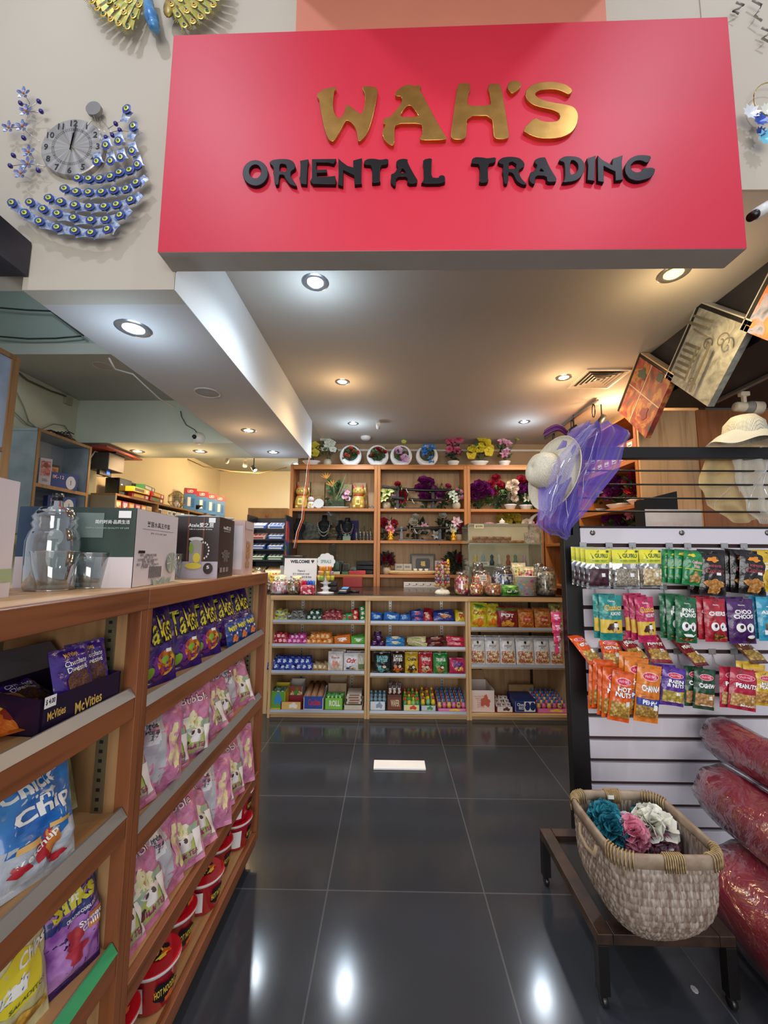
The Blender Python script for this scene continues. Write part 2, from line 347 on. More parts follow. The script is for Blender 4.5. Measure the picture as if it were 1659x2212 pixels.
struct(G().box(-1.41, -.8255, 1.5, 4.07, ZB, ZC+.06).obj('trim_1', [P_SOF]), 'boxed ceiling beam running into the shop')
struct(G().box(-.8255, -.822, 1.415, 4.07, ZB, ZC-.001).obj('beam_lit_sheet', [P_BEAM_LIT]))  # beam side sheet, its brighter lighting painted as a paler tone
struct(G().box(-2.9, -1.411, 3.5, 4.07, ZB, ZC-.001).obj('trim_3', P_GREEN), 'boxed beam crossing to the side wall')
struct(G().box(-2.94, -2.86, 1.5, 3.8, 0, 3.3).obj('wall_left', mat('#cdd2bd', .8, sc=.1)))
struct(G().box(-2.94, -2.86, 3.8, 6.7, 0, 3.3).obj('wall_left', P_CREAM))
struct(G().box(-2.86, -1.16, 6.6, 6.68, 0, ZC).box(-1.16, -1.1, 4.95, 6.6, 0, ZC).obj('wall_back', P_CREAM))
struct(G().box(-1.16, 3.6, 4.93, 5.0, 0, ZC).obj('wall_back', mat('#a9906f', .85, sc=.2)))
struct(G().box(2.25, 2.3, 2.86, 4.93, 0, ZC).obj('wall_right', mat('#b99f7a', .8, sc=.2)))
struct(G().box(1.79, 3.6, 1.51, 2.75, 2.345, ZC-.001).obj('trim_4', P_BLACK), 'black bulkhead box under the ceiling beside the paintings')
struct(G().box(-3.2, -1.388, .2, 1.405, 2.352, 2.492).obj('trim_5', mat('#17161d', .5, kind='mix', h2='#3a3640', sc=.6)), 'chipped black fascia box beside the peacock clock')
struct(G().box(1.76, 2.17, 2.79, 2.81, 0, 2.34).obj('wall_right', mat('#d3a878', .45, kind='woodz', h2='#b98a5c')), 'plywood side panel behind the wire rack')
struct(G().box(2.171, 3.4, 2.78, 2.83, 0, 2.34).obj('wall_right', mat('#a8683a', .45, kind='woodz', h2='#8f5329')))
struct(G().box(-.39, .86, 1.396, 1.409, 3.27, 5.0).obj('bounce_tint_panel', mat('#cf8068', .6, sc=.3)), 'added panel above the red sign, red bounce light painted in salmon')  # added panel; red bounce on the shaded wall painted as salmon
struct(G().box(-.46, .95, .6, 1.405, 3.66, 3.76).obj('sign_shade_box', P_WALL))  # unseen box added to cast the spots' shadow wedge on the sign
# thin conduit along the back wall
struct(G().box(-.9, 2.2, 4.905, 4.93, 2.6, 2.625).obj('trim_8', mat('#dcd8d0', .6)))
# ---- downlights
def downlight(x, y, z, on, label, r=.058, e=9, col=COOL, emc='#eaf4ff'):
    t = thing('ceiling_downlight', label, 'downlight', (x, y, z), group='recessed downlights')
    G().lathe([(r*.72, -.001), (r*.78, -.004), (r*1.1, -.004), (r*1.22, -.0005)], 28).obj('trim_ring', mat('#9a9da2', .25, .8), t, True)
    G().lathe([(r*.76, -.003), (r*.7, -.0012)], 28).obj('reflector', mat('#c9ccd0', .2, .9), t, True)
    G().lathe([(.0001, -.0045), (r*.5, -.0045), (r*.73, -.0012)], 28).obj('lens', mat(emc, .3, emit=on), t)
    if e: lamp('SPOT', 'downlight_beam', (x, y, z-.03), e, col, r*.7, target=(x, y, 0), spot=150, blend=.8)
    lamp('POINT', 'downlight_glow', (x, y, z-.2), max(.8, e*.11), (.6, .8, 1) if col == COOL else col, .05)
    return t
WM = '#ffd9a0'
downlight(-.39, 1.92, ZC, 14, 'cool white downlight just behind the red sign box', e=30)
downlight(-.39, 3.11, ZC, 12, 'small warm downlight midway along the main ceiling', .05, e=24, col=WARM, emc=WM)
downlight(-.396, 4.14, ZC, 14, 'cool white downlight nearest the top of the flower cabinet centre', .05, e=28)
downlight(1.40, 1.865, ZC, 9, 'yellow downlight under the sign end beside the black bulkhead', .06, e=24, col=(1, .72, .36), emc='#ffd34d')
downlight(1.36, 3.03, ZC, 12, 'warm downlight beside the square air vent', .052, e=34, col=WARM, emc=WM)
downlight(1.40, 4.08, ZC, 14, 'cool white downlight near the hooked ceiling track', .05, e=24)
downlight(-1.148, 1.673, ZB, 16, 'large cool downlight in the beam nearest the clock wall', .062, e=22)
downlight(-1.148, 3.138, ZB, 12, 'warm downlight in the beam beyond the round speaker', .05, e=14, col=WARM, emc=WM)
downlight(-1.148, 3.826, ZB, 14, 'cool downlight at the far end of the long beam', .05, e=14)
downlight(-2.476, 3.80, ZB, 10, 'warm downlight in the cross beam nearest the side wall', .055, e=20, col=WARM, emc=WM)
downlight(-1.857, 3.80, ZB, 10, 'warm downlight in the cross beam nearer the long beam', .055, e=20, col=WARM, emc=WM)
p = PZ(607, 1002, ZC); downlight(-1.45, p.y, ZC, 9, 'faint cool downlight beyond the cross beam', .06, e=12)
lamp('POINT', 'back_room_glow', (-2.0, 5.3, 2.35), 22, (1, .72, .38), .12)
lamp('POINT', 'cabinet_glow', (2.0, 3.5, 2.5), 9, (1, .74, .42), .05)
for px, py, z, r, lb in ((448, 848, ZB, .068, 'round grey ceiling speaker set in the long beam'), (222, 790, ZC, .06, 'round grey ceiling speaker over the side area')):
    p = PZ(px, py, z); t = thing('ceiling_speaker', lb, 'speaker', p)
    G().lathe([(r, -.001), (r*1.02, -.005), (r*1.12, -.005), (r*1.15, 0)], 28).obj('rim', mat('#b8b6b4', .4), t, True)
    G().lathe([(.001, -.002), (r, -.002)], 28).obj('grille', mat('#a09e9e', .7), t)
# ---- air vent
p = PZ(1292, 818, ZC); t = thing('air_vent', 'square white air vent with nested slats in the ceiling', 'air vent', p)
g = G()
for k, s in enumerate((.30, .24, .18, .12, .06)):
    a = s/2; b = a-.016; z = -.004-.001*k; z2 = -.012
    v = [(-a, -a, z2), (a, -a, z2), (a, a, z2), (-a, a, z2), (-b, -b, z), (b, -b, z), (b, b, z), (-b, b, z)]
    g.add(v, [(0, 4, 5, 1), (1, 5, 6, 2), (2, 6, 7, 3), (3, 7, 4, 0)])
g.obj('slats', mat('#c9bfae', .5), t); G().box(-.15, .15, -.15, .15, -.002, 0).obj('backing', mat('#3a342c', .8), t)
g = G().box(-.17, .17, -.17, -.15, -.01, 0).box(-.17, .17, .15, .17, -.01, 0).box(-.17, -.15, -.15, .15, -.01, 0).box(.15, .17, -.15, .15, -.01, 0); g.obj('frame', mat('#cfc6b6', .5), t)
# ---- small ceiling fittings
p = PZ(792, 955, ZC-.01); p.y = min(p.y, 4.8)
t = thing('smoke_detector', 'white round smoke detector above the planters', 'smoke detector', (p.x, 4.62, ZC)); G().lathe([(.06, 0), (.06, -.02), (.045, -.035), (.03, -.04), (.001, -.042)], 20).obj('housing', mat('#e4e2de', .4), t, True)
p = PZ(817, 912, ZC); t = thing('ceiling_camera', 'tiny white camera on the main ceiling near the cool downlight', 'camera', p)
G().box(-.02, .02, -.02, .02, -.012, 0).box(-.008, .008, -.008, .008, -.035, -.01).obj('bracket', mat('#dcd8d0', .5), t)
g = G(); g.T = Matrix.Translation((0, -.01, -.045)) @ Matrix.Rotation(radians(70), 4, 'X'); g.lathe([(.001, .05), (.022, .05), (.022, -.03), (.001, -.03)], 14); g.obj('body', mat('#e9e6e0', .4), t, True)
p = PY(1104*640/1659, 740+534*560/1452, 3.5)
p = PY(426, 945, 3.46); t = thing('dome_camera', 'white dome security camera on the green cross beam', 'camera', (p.x, 3.5, p.z))
g = G(); g.T = Matrix.Rotation(pi/2, 4, 'X'); g.lathe([(.055, 0), (.055, .02), (.045, .035), (.03, .055), (.001, .06)], 20); g.obj('housing', mat('#dfe2de', .4), t, True)
G().ball((-.015, -.062, 0), .02, 0).obj('lens', mat('#1d2026', .15), t, True)
# ---- ceiling tracks
def track(name, label, a, b, n=0):
    a = Vector(a); b = Vector(b); d = b-a; t = thing(name, label, 'ceiling track', a, atan2(d.y, d.x)); Lg = d.length
    G().box(0, Lg, -.014, .014, -.02, 0).obj('rail', mat('#8a8680', .35, .5), t, bev=.002)
    return t, Lg
tr, Lg = track('ceiling_track', 'grey ceiling track with black hooked clips above the hats', PZ(1290, 862, ZC-.01), PZ(1178, 946, ZC-.01))
def hook(par, x):
    g = G(); g.tube([(x, .0, -.02), (x-.02, 0, -.04), (x-.024, 0, -.09), (x-.02, 0, -.13), (x, 0, -.14), (x+.02, 0, -.13), (x+.024, 0, -.09), (x+.02, 0, -.04), (x, 0, -.02)], .0055, 6)
    g.obj('hook', mat('#221f1e', .4, .3), par, True)
for q in (.06, .42, .8): hook(tr, Lg*q)
def track_spot(label, loc, aim, body='#1d1b1b', r=.028, em=10, e=8, col=WARM):
    t = thing('track_spotlight', label, 'spotlight', loc); d = (Vector(aim)-Vector(loc)).normalized(); q = d.to_track_quat('Z', 'Y').to_matrix().to_4x4()
    g = G(); g.tube([(0, 0, max(.05, ZC-loc[2])), (0, 0, 0)], .006, 6); g.obj('stem', mat(body, .4), t)
    g = G(); g.T = q; g.lathe([(.001, -.04), (r*.8, -.04), (r, .03), (r, .055), (r*.9, .055), (r*.85, .03)], 18); g.obj('body', mat(body, .4), t, True)
    g = G(); g.T = q; g.lathe([(.001, .045), (r*.86, .04)], 18); g.obj('bulb', mat('#ffe9c4', .3, emit=em), t)
    if e: lamp('SPOT', 'track_beam', Vector(loc)+d*.07, e, col, .02, target=Vector(loc)+d, spot=80, blend=.7)
    return t
track_spot('small black spotlight glowing beside the purple organza hat', PZ(1300, 905, 2.56), (1.7, 4.3, 1.9), em=25, e=10)
track_spot('small black spotlight peeking above the straw hat', PZ(1240, 926, 2.56), (1.0, 4.6, 1.9), em=25, e=10)
track_spot('black spotlight with glowing bulb beyond the cross beam', PY(548, 1012, 4.9), (-1.0, 4.3, 1.6), em=25, e=6)
track_spot('white spotlight with two lamps beyond the cross beam', PY(530, 1000, 5.2), (-2.4, 6.2, 1.6), '#d8d0c0', em=20, e=8)
track_spot('warm bare spotlight near the far ceiling corner', PY(491, 992, 5.0), (-2.8, 6.0, 1.8), '#d8d0c0', em=20, e=8)
# track and white spotlight under the black bulkhead
a = PZ(1545, 868, 2.335); b = PZ(1659, 812, 2.335); track('ceiling_track', 'pale track under the black bulkhead holding the white spotlight', (a.x, a.y, 2.344), (a.x+(b.x-a.x)*2.2, a.y+(b.y-a.y)*2.2, 2.344))
p = PZ(1612, 880, 2.235); t = thing('track_spotlight', 'large cream cylindrical spotlight above the ivory veiled hat', 'spotlight', p)
g = G(); q = Matrix.Rotation(radians(94), 4, 'Y'); g.T = q; g.lathe([(.001, -.07), (.026, -.07), (.03, -.06), (.03, 0), (.04, .02), (.043, .085), (.001, .088)], 22); g.obj('body', mat('#efdcbb', .35), t, True)
g = G(); g.T = q; g.lathe([(.0305, -.012), (.0415, .022), (.0405, .03), (.0305, 0)], 22); g.obj('collar', mat('#9b948a', .35), t, True)
G().box(-.02, .0, -.01, .01, .02, .075).box(-.035, .02, -.014, .014, .072, .1).obj('bracket', mat('#efdcbb', .4), t, bev=.002)
# wall camera at the picture's right edge, above the opening
p = PY(1640, 458, 1.33); t = thing('bullet_camera', 'white bullet camera with black snout beside the red sign', 'camera', p)
q = (Vector((-.75, -.1, -.5))).normalized().to_track_quat('Z', 'Y').to_matrix().to_4x4(); g = G(); g.T = q
g.lathe([(.001, -.06), (.02, -.06), (.02, .02), (.001, .02)], 18); g.obj('body', mat('#dedede', .35), t, True)
g = G(); g.T = q; g.lathe([(.016, .018), (.015, .045), (.001, .04)], 18); g.obj('snout', mat('#1a1614', .3), t, True)
G().tube([(.02, .02, .03), (.05, .07, .07)], .008).obj('bracket', mat('#cfcfcf', .4), t)
G().ball((.045, .05, .05), .018, 0, sc=(1, .6, 1)).obj('joint', mat('#8d8b88', .4), t, True)
# ================================================================= SHOP SIGN
t = thing('shop_sign', 'big glossy red shop sign box with gold and black raised lettering', 'sign', (.2, 1.31, 2.37))
YS = 1.31; bl, br_, tr_, tl = [PY(*q, YS) for q in ((340, 545), (1614, 537), (1572, 36), (375, 76))]
def loc3(p): return (p[0]-.2, p[1]-1.31, p[2]-2.37)
g = G(); pp = [bl, br_, tr_, tl]
fr = [loc3(q) for q in pp]; bk = [(a, .099, c) for a, b, c in fr]
RED = mat('#c81d38', .47, kind='plain', sc=.2); GREYB = mat('#a9a39b', .7)
g.add(fr+bk, [(0, 1, 2, 3), (7, 6, 5, 4), (4, 5, 1, 0), (3, 2, 6, 7), (1, 5, 6, 2), (4, 0, 3, 7)], [0, 0, 1, 0, 0, 0]); g.obj('panel', [RED, GREYB], t, bev=.002)
GOLD = mat('#b58a4a', .34, 1.0, 'mix', '#c79a55', 3); BLK = mat('#121013', .42, spec=.25)
def letter(loops, ox, oy, s, sy, m, nm, front=1.297):
    lps = []
    for lp in loops:
        pts = [PY(ox+x*s, oy+y*sy, front) for x, y in lp]; lps.append([(q.x, q.z) for q in pts])
    me = slab(lps, .0125, .0012); me.materials.clear(); me.materials.append(m)
    o = bpy.data.objects.new('letter', me); C.objects.link(o); o.parent = t; o.rotation_euler = (pi/2, 0, 0); o.location = (-.2, front+.0065-1.31, -2.37); o['label'] = nm
ch = lambda p: chaikin(p, 1)
def ell(cx, cy, rx, ry, n=28): return [(cx+rx*cos(2*pi*i/n), cy+ry*sin(2*pi*i/n)) for i in range(n)]
K = .18083
gl = 'gold metal letter '
letter([ch([(80,265),(90,240),(140,195),(220,168),(305,158),(306,185),(282,205),(275,280),(270,380),(280,450),(305,505),(345,535),(380,515),(415,455),(428,375),(445,372),(530,425),(598,490),(635,450),(655,370),(662,300),(655,215),(628,185),(628,150),(700,146),(770,158),(803,185),(798,260),(770,400),(740,530),(700,660),(650,750),(600,798),(575,800),(570,760),(565,700),(540,630),(490,575),(435,548),(410,580),(345,700),(280,806),(230,795),(195,720),(160,600),(130,440),(115,345),(112,300)])], 670, 160, K, K, GOLD, gl+'W')
letter([ch([(1018,235),(1035,205),(1090,160),(1150,132),(1200,130),(1250,155),(1285,128),(1325,155),(1305,185),(1360,280),(1450,460),(1540,620),(1605,735),(1625,755),(1618,785),(1330,790),(1315,770),(1345,710),(1345,650),(1330,588),(1010,592),(1005,700),(1000,853),(950,845),(890,790),(862,715),(875,660),(910,600),(875,595),(880,530),(950,525),(1040,420),(1095,340),(1100,290),(1085,265),(1025,262)]), ch([(1055,518),(1110,430),(1150,385),(1190,368),(1230,400),(1275,460),(1305,515)])], 670, 160, K, K, GOLD, gl+'A')
letter([ch([(160,140),(180,115),(285,112),(305,130),(303,190),(285,230),(275,300),(272,385),(560,380),(555,300),(548,230),(528,190),(530,120),(645,118),(670,140),(700,290),(730,480),(770,735),(755,765),(700,778),(620,772),(592,745),(575,495),(268,498),(260,700),(250,760),(200,782),(110,780),(78,745),(95,600),(130,340),(150,200)])], 960, 160, K, K, GOLD, gl+'H')
letter([ch([(800,82),(880,88),(915,110),(912,150),(870,195),(805,238),(760,175),(755,130)])], 960, 160, K, K, GOLD, 'gold metal apostrophe')
letter([ch([(1530,200),(1490,248),(1420,208),(1340,182),(1250,178),(1150,190),(1090,215),(1080,250),(1110,285),(1200,322),(1330,348),(1440,365),(1520,385),(1570,425),(1598,500),(1580,610),(1520,695),(1420,750),(1300,770),(1150,768),(1040,735),(930,670),(1080,520),(1150,560),(1230,577),(1320,572),(1372,550),(1388,500),(1360,455),(1290,425),(1150,395),(1060,365),(1000,320),(970,260),(975,205),(1020,150),(1100,112),(1220,95),(1340,100),(1440,125),(1500,160)])], 960, 160, K, K, GOLD, gl+'S')
bl_ = 'black raised letter '
def cr(p): return chaikin(p, 1)
letter([ell(230,242,148,150), ell(228,225,75,85)], 510, 330, K, K, BLK, bl_+'O')
letter([cr([(402,118),(430,92),(520,78),(620,80),(680,105),(708,160),(700,190),(660,215),(645,240),(650,290),(720,390),(715,400),(650,380),(600,320),(570,262),(510,258),(505,380),(465,382),(455,260),(445,240),(455,220),(450,165),(405,130)]), cr([(515,145),(540,128),(595,140),(610,170),(605,230),(515,232)])], 510, 330, K, K, BLK, bl_+'R')
letter([[(768,100),(860,82),(862,105),(850,150),(840,375),(775,370),(758,300),(768,285),(775,150)]], 510, 330, K, K, BLK, bl_+'I')
letter([[(910,80),(1190,78),(1165,130),(1100,115),(955,112),(955,208),(1080,205),(1080,235),(960,238),(965,290),(1100,290),(1180,280),(1192,330),(1185,375),(920,372),(888,340),(910,300)]], 510, 330, K, K, BLK, bl_+'E')
letter([[(1225,75),(1260,110),(1330,160),(1405,182),(1402,95),(1500,70),(1492,140),(1490,350),(1497,370),(1420,378),(1415,270),(1340,235),(1275,195),(1272,395),(1222,380),(1230,250)]], 510, 330, K, K, BLK, bl_+'N')
letter([cr([(35,130),(45,95),(90,75),(160,75),(230,90),(325,72),(315,140),(225,145),(218,330),(228,350),(135,360),(138,340),(135,145),(40,140)])], 780, 330, K, K, BLK, bl_+'T')
letter([cr([(422,110),(450,85),(500,75),(555,80),(550,110),(600,210),(690,360),(555,370),(560,280),(415,285),(410,400),(370,370),(355,340),(365,300),(360,258),(400,250),(450,170),(428,150)]), [(455,245),(485,180),(510,190),(540,235),(535,248)]], 780, 330, K, K, BLK, bl_+'A')
letter([cr([(745,85),(845,65),(838,130),(835,300),(930,305),(935,280),(970,270),(1000,285),(1000,365),(720,368),(755,325),(752,150),(745,140)])], 780, 330, K, K, BLK, bl_+'L')
letter([cr([(1320,120),(1330,75),(1370,55),(1450,60),(1510,72),(1612,55),(1600,115),(1510,130),(1512,310),(1520,330),(1500,355),(1415,355),(1425,310),(1425,130),(1330,125)])], 780, 330, K, K, BLK, bl_+'T')
K2 = .2532
for nm, lp in (('R', [cr([(262,90),(300,62),(370,55),(440,65),(480,100),(485,135),(445,160),(430,175),(455,240),(508,292),(470,290),(420,260),(390,190),(345,180),(345,280),(315,285),(310,200),(300,180),(312,120),(270,108)]), [(350,105),(385,92),(420,115),(415,158),(350,160)]]),
    ('A', [cr([(572,85),(610,65),(660,60),(668,80),(700,150),(772,265),(680,270),(678,215),(575,212),(575,290),(540,275),(528,245),(538,185),(565,185),(600,125),(575,110)]), [(605,180),(625,150),(645,165),(655,185)]]),
    ('D', [cr([(785,78),(830,52),(900,52),(960,65),(995,110),(1000,160),(970,220),(920,260),(810,275),(835,245),(832,100),(790,90)]), cr([(875,85),(910,80),(945,115),(948,160),(920,200),(870,212)])]),
    ('I', [[(1020,72),(1092,48),(1085,110),(1082,260),(1025,250),(1030,130)]]),
    ('N', [[(1112,50),(1150,85),(1235,130),(1238,75),(1320,45),(1312,100),(1322,250),(1265,255),(1262,180),(1200,150),(1158,130),(1160,270),(1115,260)]]),
    ('G', [cr([(1570,52),(1535,110),(1480,82),(1420,90),(1385,130),(1400,175),(1440,192),(1480,185),(1500,152),(1598,150),(1590,200),(1545,240),(1450,262),(1380,240),(1345,190),(1345,130),(1380,75),(1440,45),(1510,42)])])):
    letter(lp, 1010, 325, K2, K2, BLK, bl_+nm)
# ================================================================= PEACOCK CLOCK
s3 = 560/1659.
def W1(cx, cy, Y=1.385): return PY(cx*s3, cy*s3, Y)
cc = W1(455, 932); t = thing('peacock_clock', 'silver wall clock with blue jewelled peacock tail beside the red sign', 'clock', (cc.x, 1.41, cc.z))
def cl(p): return (p[0]-cc.x, p[1]-1.41, p[2]-cc.z)
R1 = (W1(655, 932)-W1(255, 932)).length/2
def dial_mat():
    m = bpy.data.materials.new('brushed_silver_dial'); m.use_nodes = True; nt = m.node_tree; N = nt.nodes; L = nt.links; b = N['Principled BSDF']
    tc = N.new('ShaderNodeTexCoord'); g1 = N.new('ShaderNodeTexGradient'); g1.gradient_type = 'RADIAL'; mp = N.new('ShaderNodeMapping'); mp.inputs['Rotation'].default_value = (pi/2, 0, 0)
    L.new(tc.outputs['Object'], mp.inputs[0]); L.new(mp.outputs[0], g1.inputs[0]); n = N.new('ShaderNodeTexNoise'); n.noise_dimensions = '1D'; n.inputs['Scale'].default_value = 22; n.inputs['Detail'].default_value = 6
    L.new(g1.outputs[0], n.inputs['W']); r = N.new('ShaderNodeValToRGB'); r.color_ramp.elements[0].position = .35; r.color_ramp.elements[0].color = lin('#8f8a87'); r.color_ramp.elements[1].position = .68; r.color_ramp.elements[1].color = lin('#bcb8b3')
    L.new(n.outputs[0], r.inputs[0]); L.new(r.outputs[0], b.inputs['Base Color']); b.inputs['Metallic'].default_value = .55; b.inputs['Roughness'].default_value = .38; return m
g = G(); g.T = Matrix.Rotation(pi/2, 4, 'X'); g.lathe([(.001, .0), (R1, .0), (R1, .018), (R1*.97, .021), (.001, .021)], 64); g.obj('dial', dial_mat(), t)
INK = mat('#23242a', .4); g = G()
for k in range(1, 13):
    a = radians(90-30*k); v, f, asp = textdata(str(k), .015); hh = .026; cx, cz = R1*.83*cos(a), R1*.83*sin(a)
    g.add([(cx+x*hh*asp, -.0222, cz+y*hh) for x, y in v], f)
g.obj('numerals', INK, t)
g = G()
for k in range(60):
    a = 2*pi*k/60; r0, r1 = R1*.585, R1*.63; w = .0012 if k % 5 == 0 else .0006
    c_, s_ = cos(a), sin(a); g.add([(r0*c_-w*s_, -.0222, r0*s_+w*c_), (r0*c_+w*s_, -.0222, r0*s_-w*c_), (r1*c_+w*s_, -.0222, r1*s_-w*c_), (r1*c_-w*s_, -.0222, r1*s_+w*c_)], [(0, 1, 2, 3)])
for rr in (.57, .64):
    n = 64; g.add([(R1*q*cos(2*pi*i/n), -.0222, R1*q*sin(2*pi*i/n)) for q in (rr, rr+.006) for i in range(n)], [(i, (i+1) % n, n+(i+1) % n, n+i) for i in range(n)])
g.obj('minute_track', INK, t)
for nm, an, ln, w, m_ in (('hour_hand', 84, .055, .0035, INK), ('minute_hand', 82, .086, .0025, INK), ('second_hand', -45, .02, .001, mat('#a8842c', .4))):
    a = radians(an); d = Vector((cos(a), 0, sin(a))); n_ = Vector((-sin(a), 0, cos(a))); b = Vector((0, -.025, 0))
    G().hexa([b-d*.018-n_*w*.7, b-d*.018+n_*w*.7, b+d*ln+n_*w, b+d*ln-n_*w]+[q+Vector((0, -.0016, 0)) for q in (b-d*.018-n_*w*.7, b-d*.018+n_*w*.7, b+d*ln+n_*w, b+d*ln-n_*w)]).obj(nm, m_, t)
# wires, berries, flowers
SIL = mat('#c9c6c2', .25, .9); BER = mat('#2a1f7a', .15, coat=.5); g = G()
for ch_ in ([(255, 905), (165, 840), (147, 812), (60, 820)], [(147, 812), (170, 760), (170, 715), (190, 660), (155, 602)], [(170, 715), (264, 713)], [(175, 700), (249, 649)], [(190, 672), (132, 661)], [(147, 812), (152, 883)],
            [(295, 1062), (180, 1050), (66, 1062)], [(180, 1050), (110, 1020), (86, 995)], [(250, 1060), (187, 975)], [(180, 1050), (137, 1112)], [(295, 1062), (245, 1091)],
            [(600, 740), (655, 900)], [(620, 760), (700, 900)], [(640, 755), (760, 900)], [(690, 825), (741, 792), (820, 740)], [(700, 850), (767, 833), (862, 850), (910, 850)], [(640, 760), (640, 900)]):
    G().tube([cl(W1(x, y, 1.375)) for x, y in ch_], .0013, 5).obj('wire_stem', SIL, t, True)
g = G()
for x, y in ((132,661),(249,649),(264,713),(152,883),(86,995),(66,1062),(245,1091),(741,792),(767,833),(720,865),(679,880)): g.ball(cl(W1(x, y, 1.37)), .0088, 0, 10, 6)
o = g.obj('berries', BER, t, True)
for x, y in ((155,602),(170,715),(60,820),(147,812),(187,975),(180,1050),(137,1112)):
    c = cl(W1(x, y, 1.372)); g = G(); c = Vector(c)
    for k in range(5):
        a = 2*pi*k/5+.3; d = Vector((cos(a), 0, sin(a))); n_ = Vector((-sin(a), 0, cos(a)))
        g.add([c+d*.003, c+d*.015+n_*.008-Vector((0, .004, 0)), c+d*.027+n_*.004-Vector((0, .006, 0)), c+d*.027-n_*.004-Vector((0, .006, 0)), c+d*.015-n_*.008-Vector((0, .004, 0)), c+d*.015-Vector((0, .001, 0))], [(0, 1, 5), (1, 2, 5), (2, 3, 5), (3, 4, 5), (4, 0, 5)], 0)
    g.ball(c+Vector((0, -.004, 0)), .005, 1, 8, 4); g.obj('enamel_flower', [mat('#8490bb', .3, .4, 'mix', '#5a5f92', 8), mat('#c97a3a', .4)], t)
g = G(); g.T = Matrix.Translation(cl(W1(610, 712, 1.39))) @ Matrix.Rotation(pi/2, 4, 'X'); g.lathe([(.001, 0), (.030, 0), (.030, .012), (.001, .012)], 30); g.obj('head_disc', mat('#8f8b88', .4, .6), t)
g = G().tube([cl(W1(585, 770, 1.372)), cl(W1(560, 800, 1.372))], .003, 6); g.obj('beak', SIL, t)
rows = [[(820,712)],[(862,822)],[(688,945),(768,918),(855,982),(888,1068)],[(630,1048),(718,1045),(783,1022)],[(508,1153),(580,1157),(648,1155),(716,1143),(773,1117),(838,1102)],[(425,1220),(497,1240),(578,1243),(660,1240),(737,1227),(815,1220),(880,1180)],[(325,1280),(400,1303),(490,1325),(582,1333),(677,1332),(755,1320),(845,1290)],[(205,1307),(288,1350),(380,1378),(483,1405),(593,1418),(686,1415),(777,1388)],[(90,1310),(172,1375),(265,1428),(377,1466),(490,1487),(593,1500),(697,1478)]]
FB = [mat('#c3cbd9', .25, .5, 'mix', '#6f84b4', 12), mat('#34468f', .3, .2), mat('#d3d24a', .3, coat=.4), mat('#3a6a3f', .3)]
def feather(c, d, L_=.055, w=.019):
    c = Vector(c); d = Vector((d[0], 0, d[1])).normalized(); n_ = Vector((-d.z, 0, d.x)); up = Vector((0, -1, 0)); g = G()
    k = 7; vs = []
    for i in range(k+1):
        q = i/k; ww = w*(1.25-.55*q)*(1+.16*sin(q*40)); b = c+d*(L_*q)
        vs += [b+n_*ww, b+up*.006*(1-q), b-n_*ww]
    g.add(vs, [(i*3+j, i*3+j+1, i*3+j+4, i*3+j+3) for i in range(k) for j in (0, 1)], 0)
    for rx, lf, mi in ((w*.95, .009, 1), (w*.5, .012, 2), (w*.25, .0145, 3)):
        n = 12; g.add([c+up*(lf+.002)]+[c+d*(rx*1.15*cos(2*pi*i/n))+n_*(rx*.9*sin(2*pi*i/n))*(1+.12*(i % 2))+up*lf for i in range(n)], [(0, 1+i, 1+(i+1) % n) for i in range(n)], mi)
    return g
for ri, rw in enumerate(rows):
    for i, (x, y) in enumerate(rw):
        nx = rw[i+1] if i+1 < len(rw) else ((x+45, y-30) if ri > 3 else (x-40, y+90) if ri < 2 else (x-30, y-70))
        a = W1(x, y, 1.37-.0006*ri); b = W1(*nx, 1.37); d = (b.x-a.x, b.z-a.z)
        if ri in (2, 3): d = (-.2, .8)  # back is a plain board, bright mirror reflections painted as a pale tone
        feather(cl(a), d, max(.045, sqrt(d[0]**2+d[1]**2)*1.15) if ri > 3 else .05).obj('tail_feather', FB, t)
# ---- gold peacock above the sign's end (only its lower part is in view)
pc = PY(335, -45, 1.385); t = thing('peacock_wall_ornament', 'gold and green fanned peacock ornament hanging high above the clock', 'wall ornament', (pc.x, 1.41, pc.z))
g = G(); rnd = random.Random(5)
b0 = PY(318, -30, 1.36); b1 = PY(322, 20, 1.35); b2 = PY(333, 56, 1.35)
def pl(p): return (p[0]-pc.x, p[1]-1.41, p[2]-pc.z)
g = G().tube([pl(b0), pl(b1), pl((b1+b2)/2), pl(b2)], [.015, .02, .027, .02], 12).ball(pl(b2), .022, 0); g.obj('body', mat('#3f79b0', .35, .2, 'mix', '#5f9ac4', 5), t, True)
for sx in (-1, 1):
    g = G(); c = PY(335+sx*22+8, 18, 1.365); g.ball(pl(c), .042, 0, 12, 8, sc=(.55, .25, 1)); g.obj('wing', mat('#b0833a', .4, .4, 'mix', '#5d6b2e', 7), t, True)
YG = [mat('#b89f3a', .4, .3, 'mix', '#8f9a4a', 12), mat('#cdab42', .35, .3), mat('#3d2a7a', .2), mat('#2f7a45', .25)]
k = 0
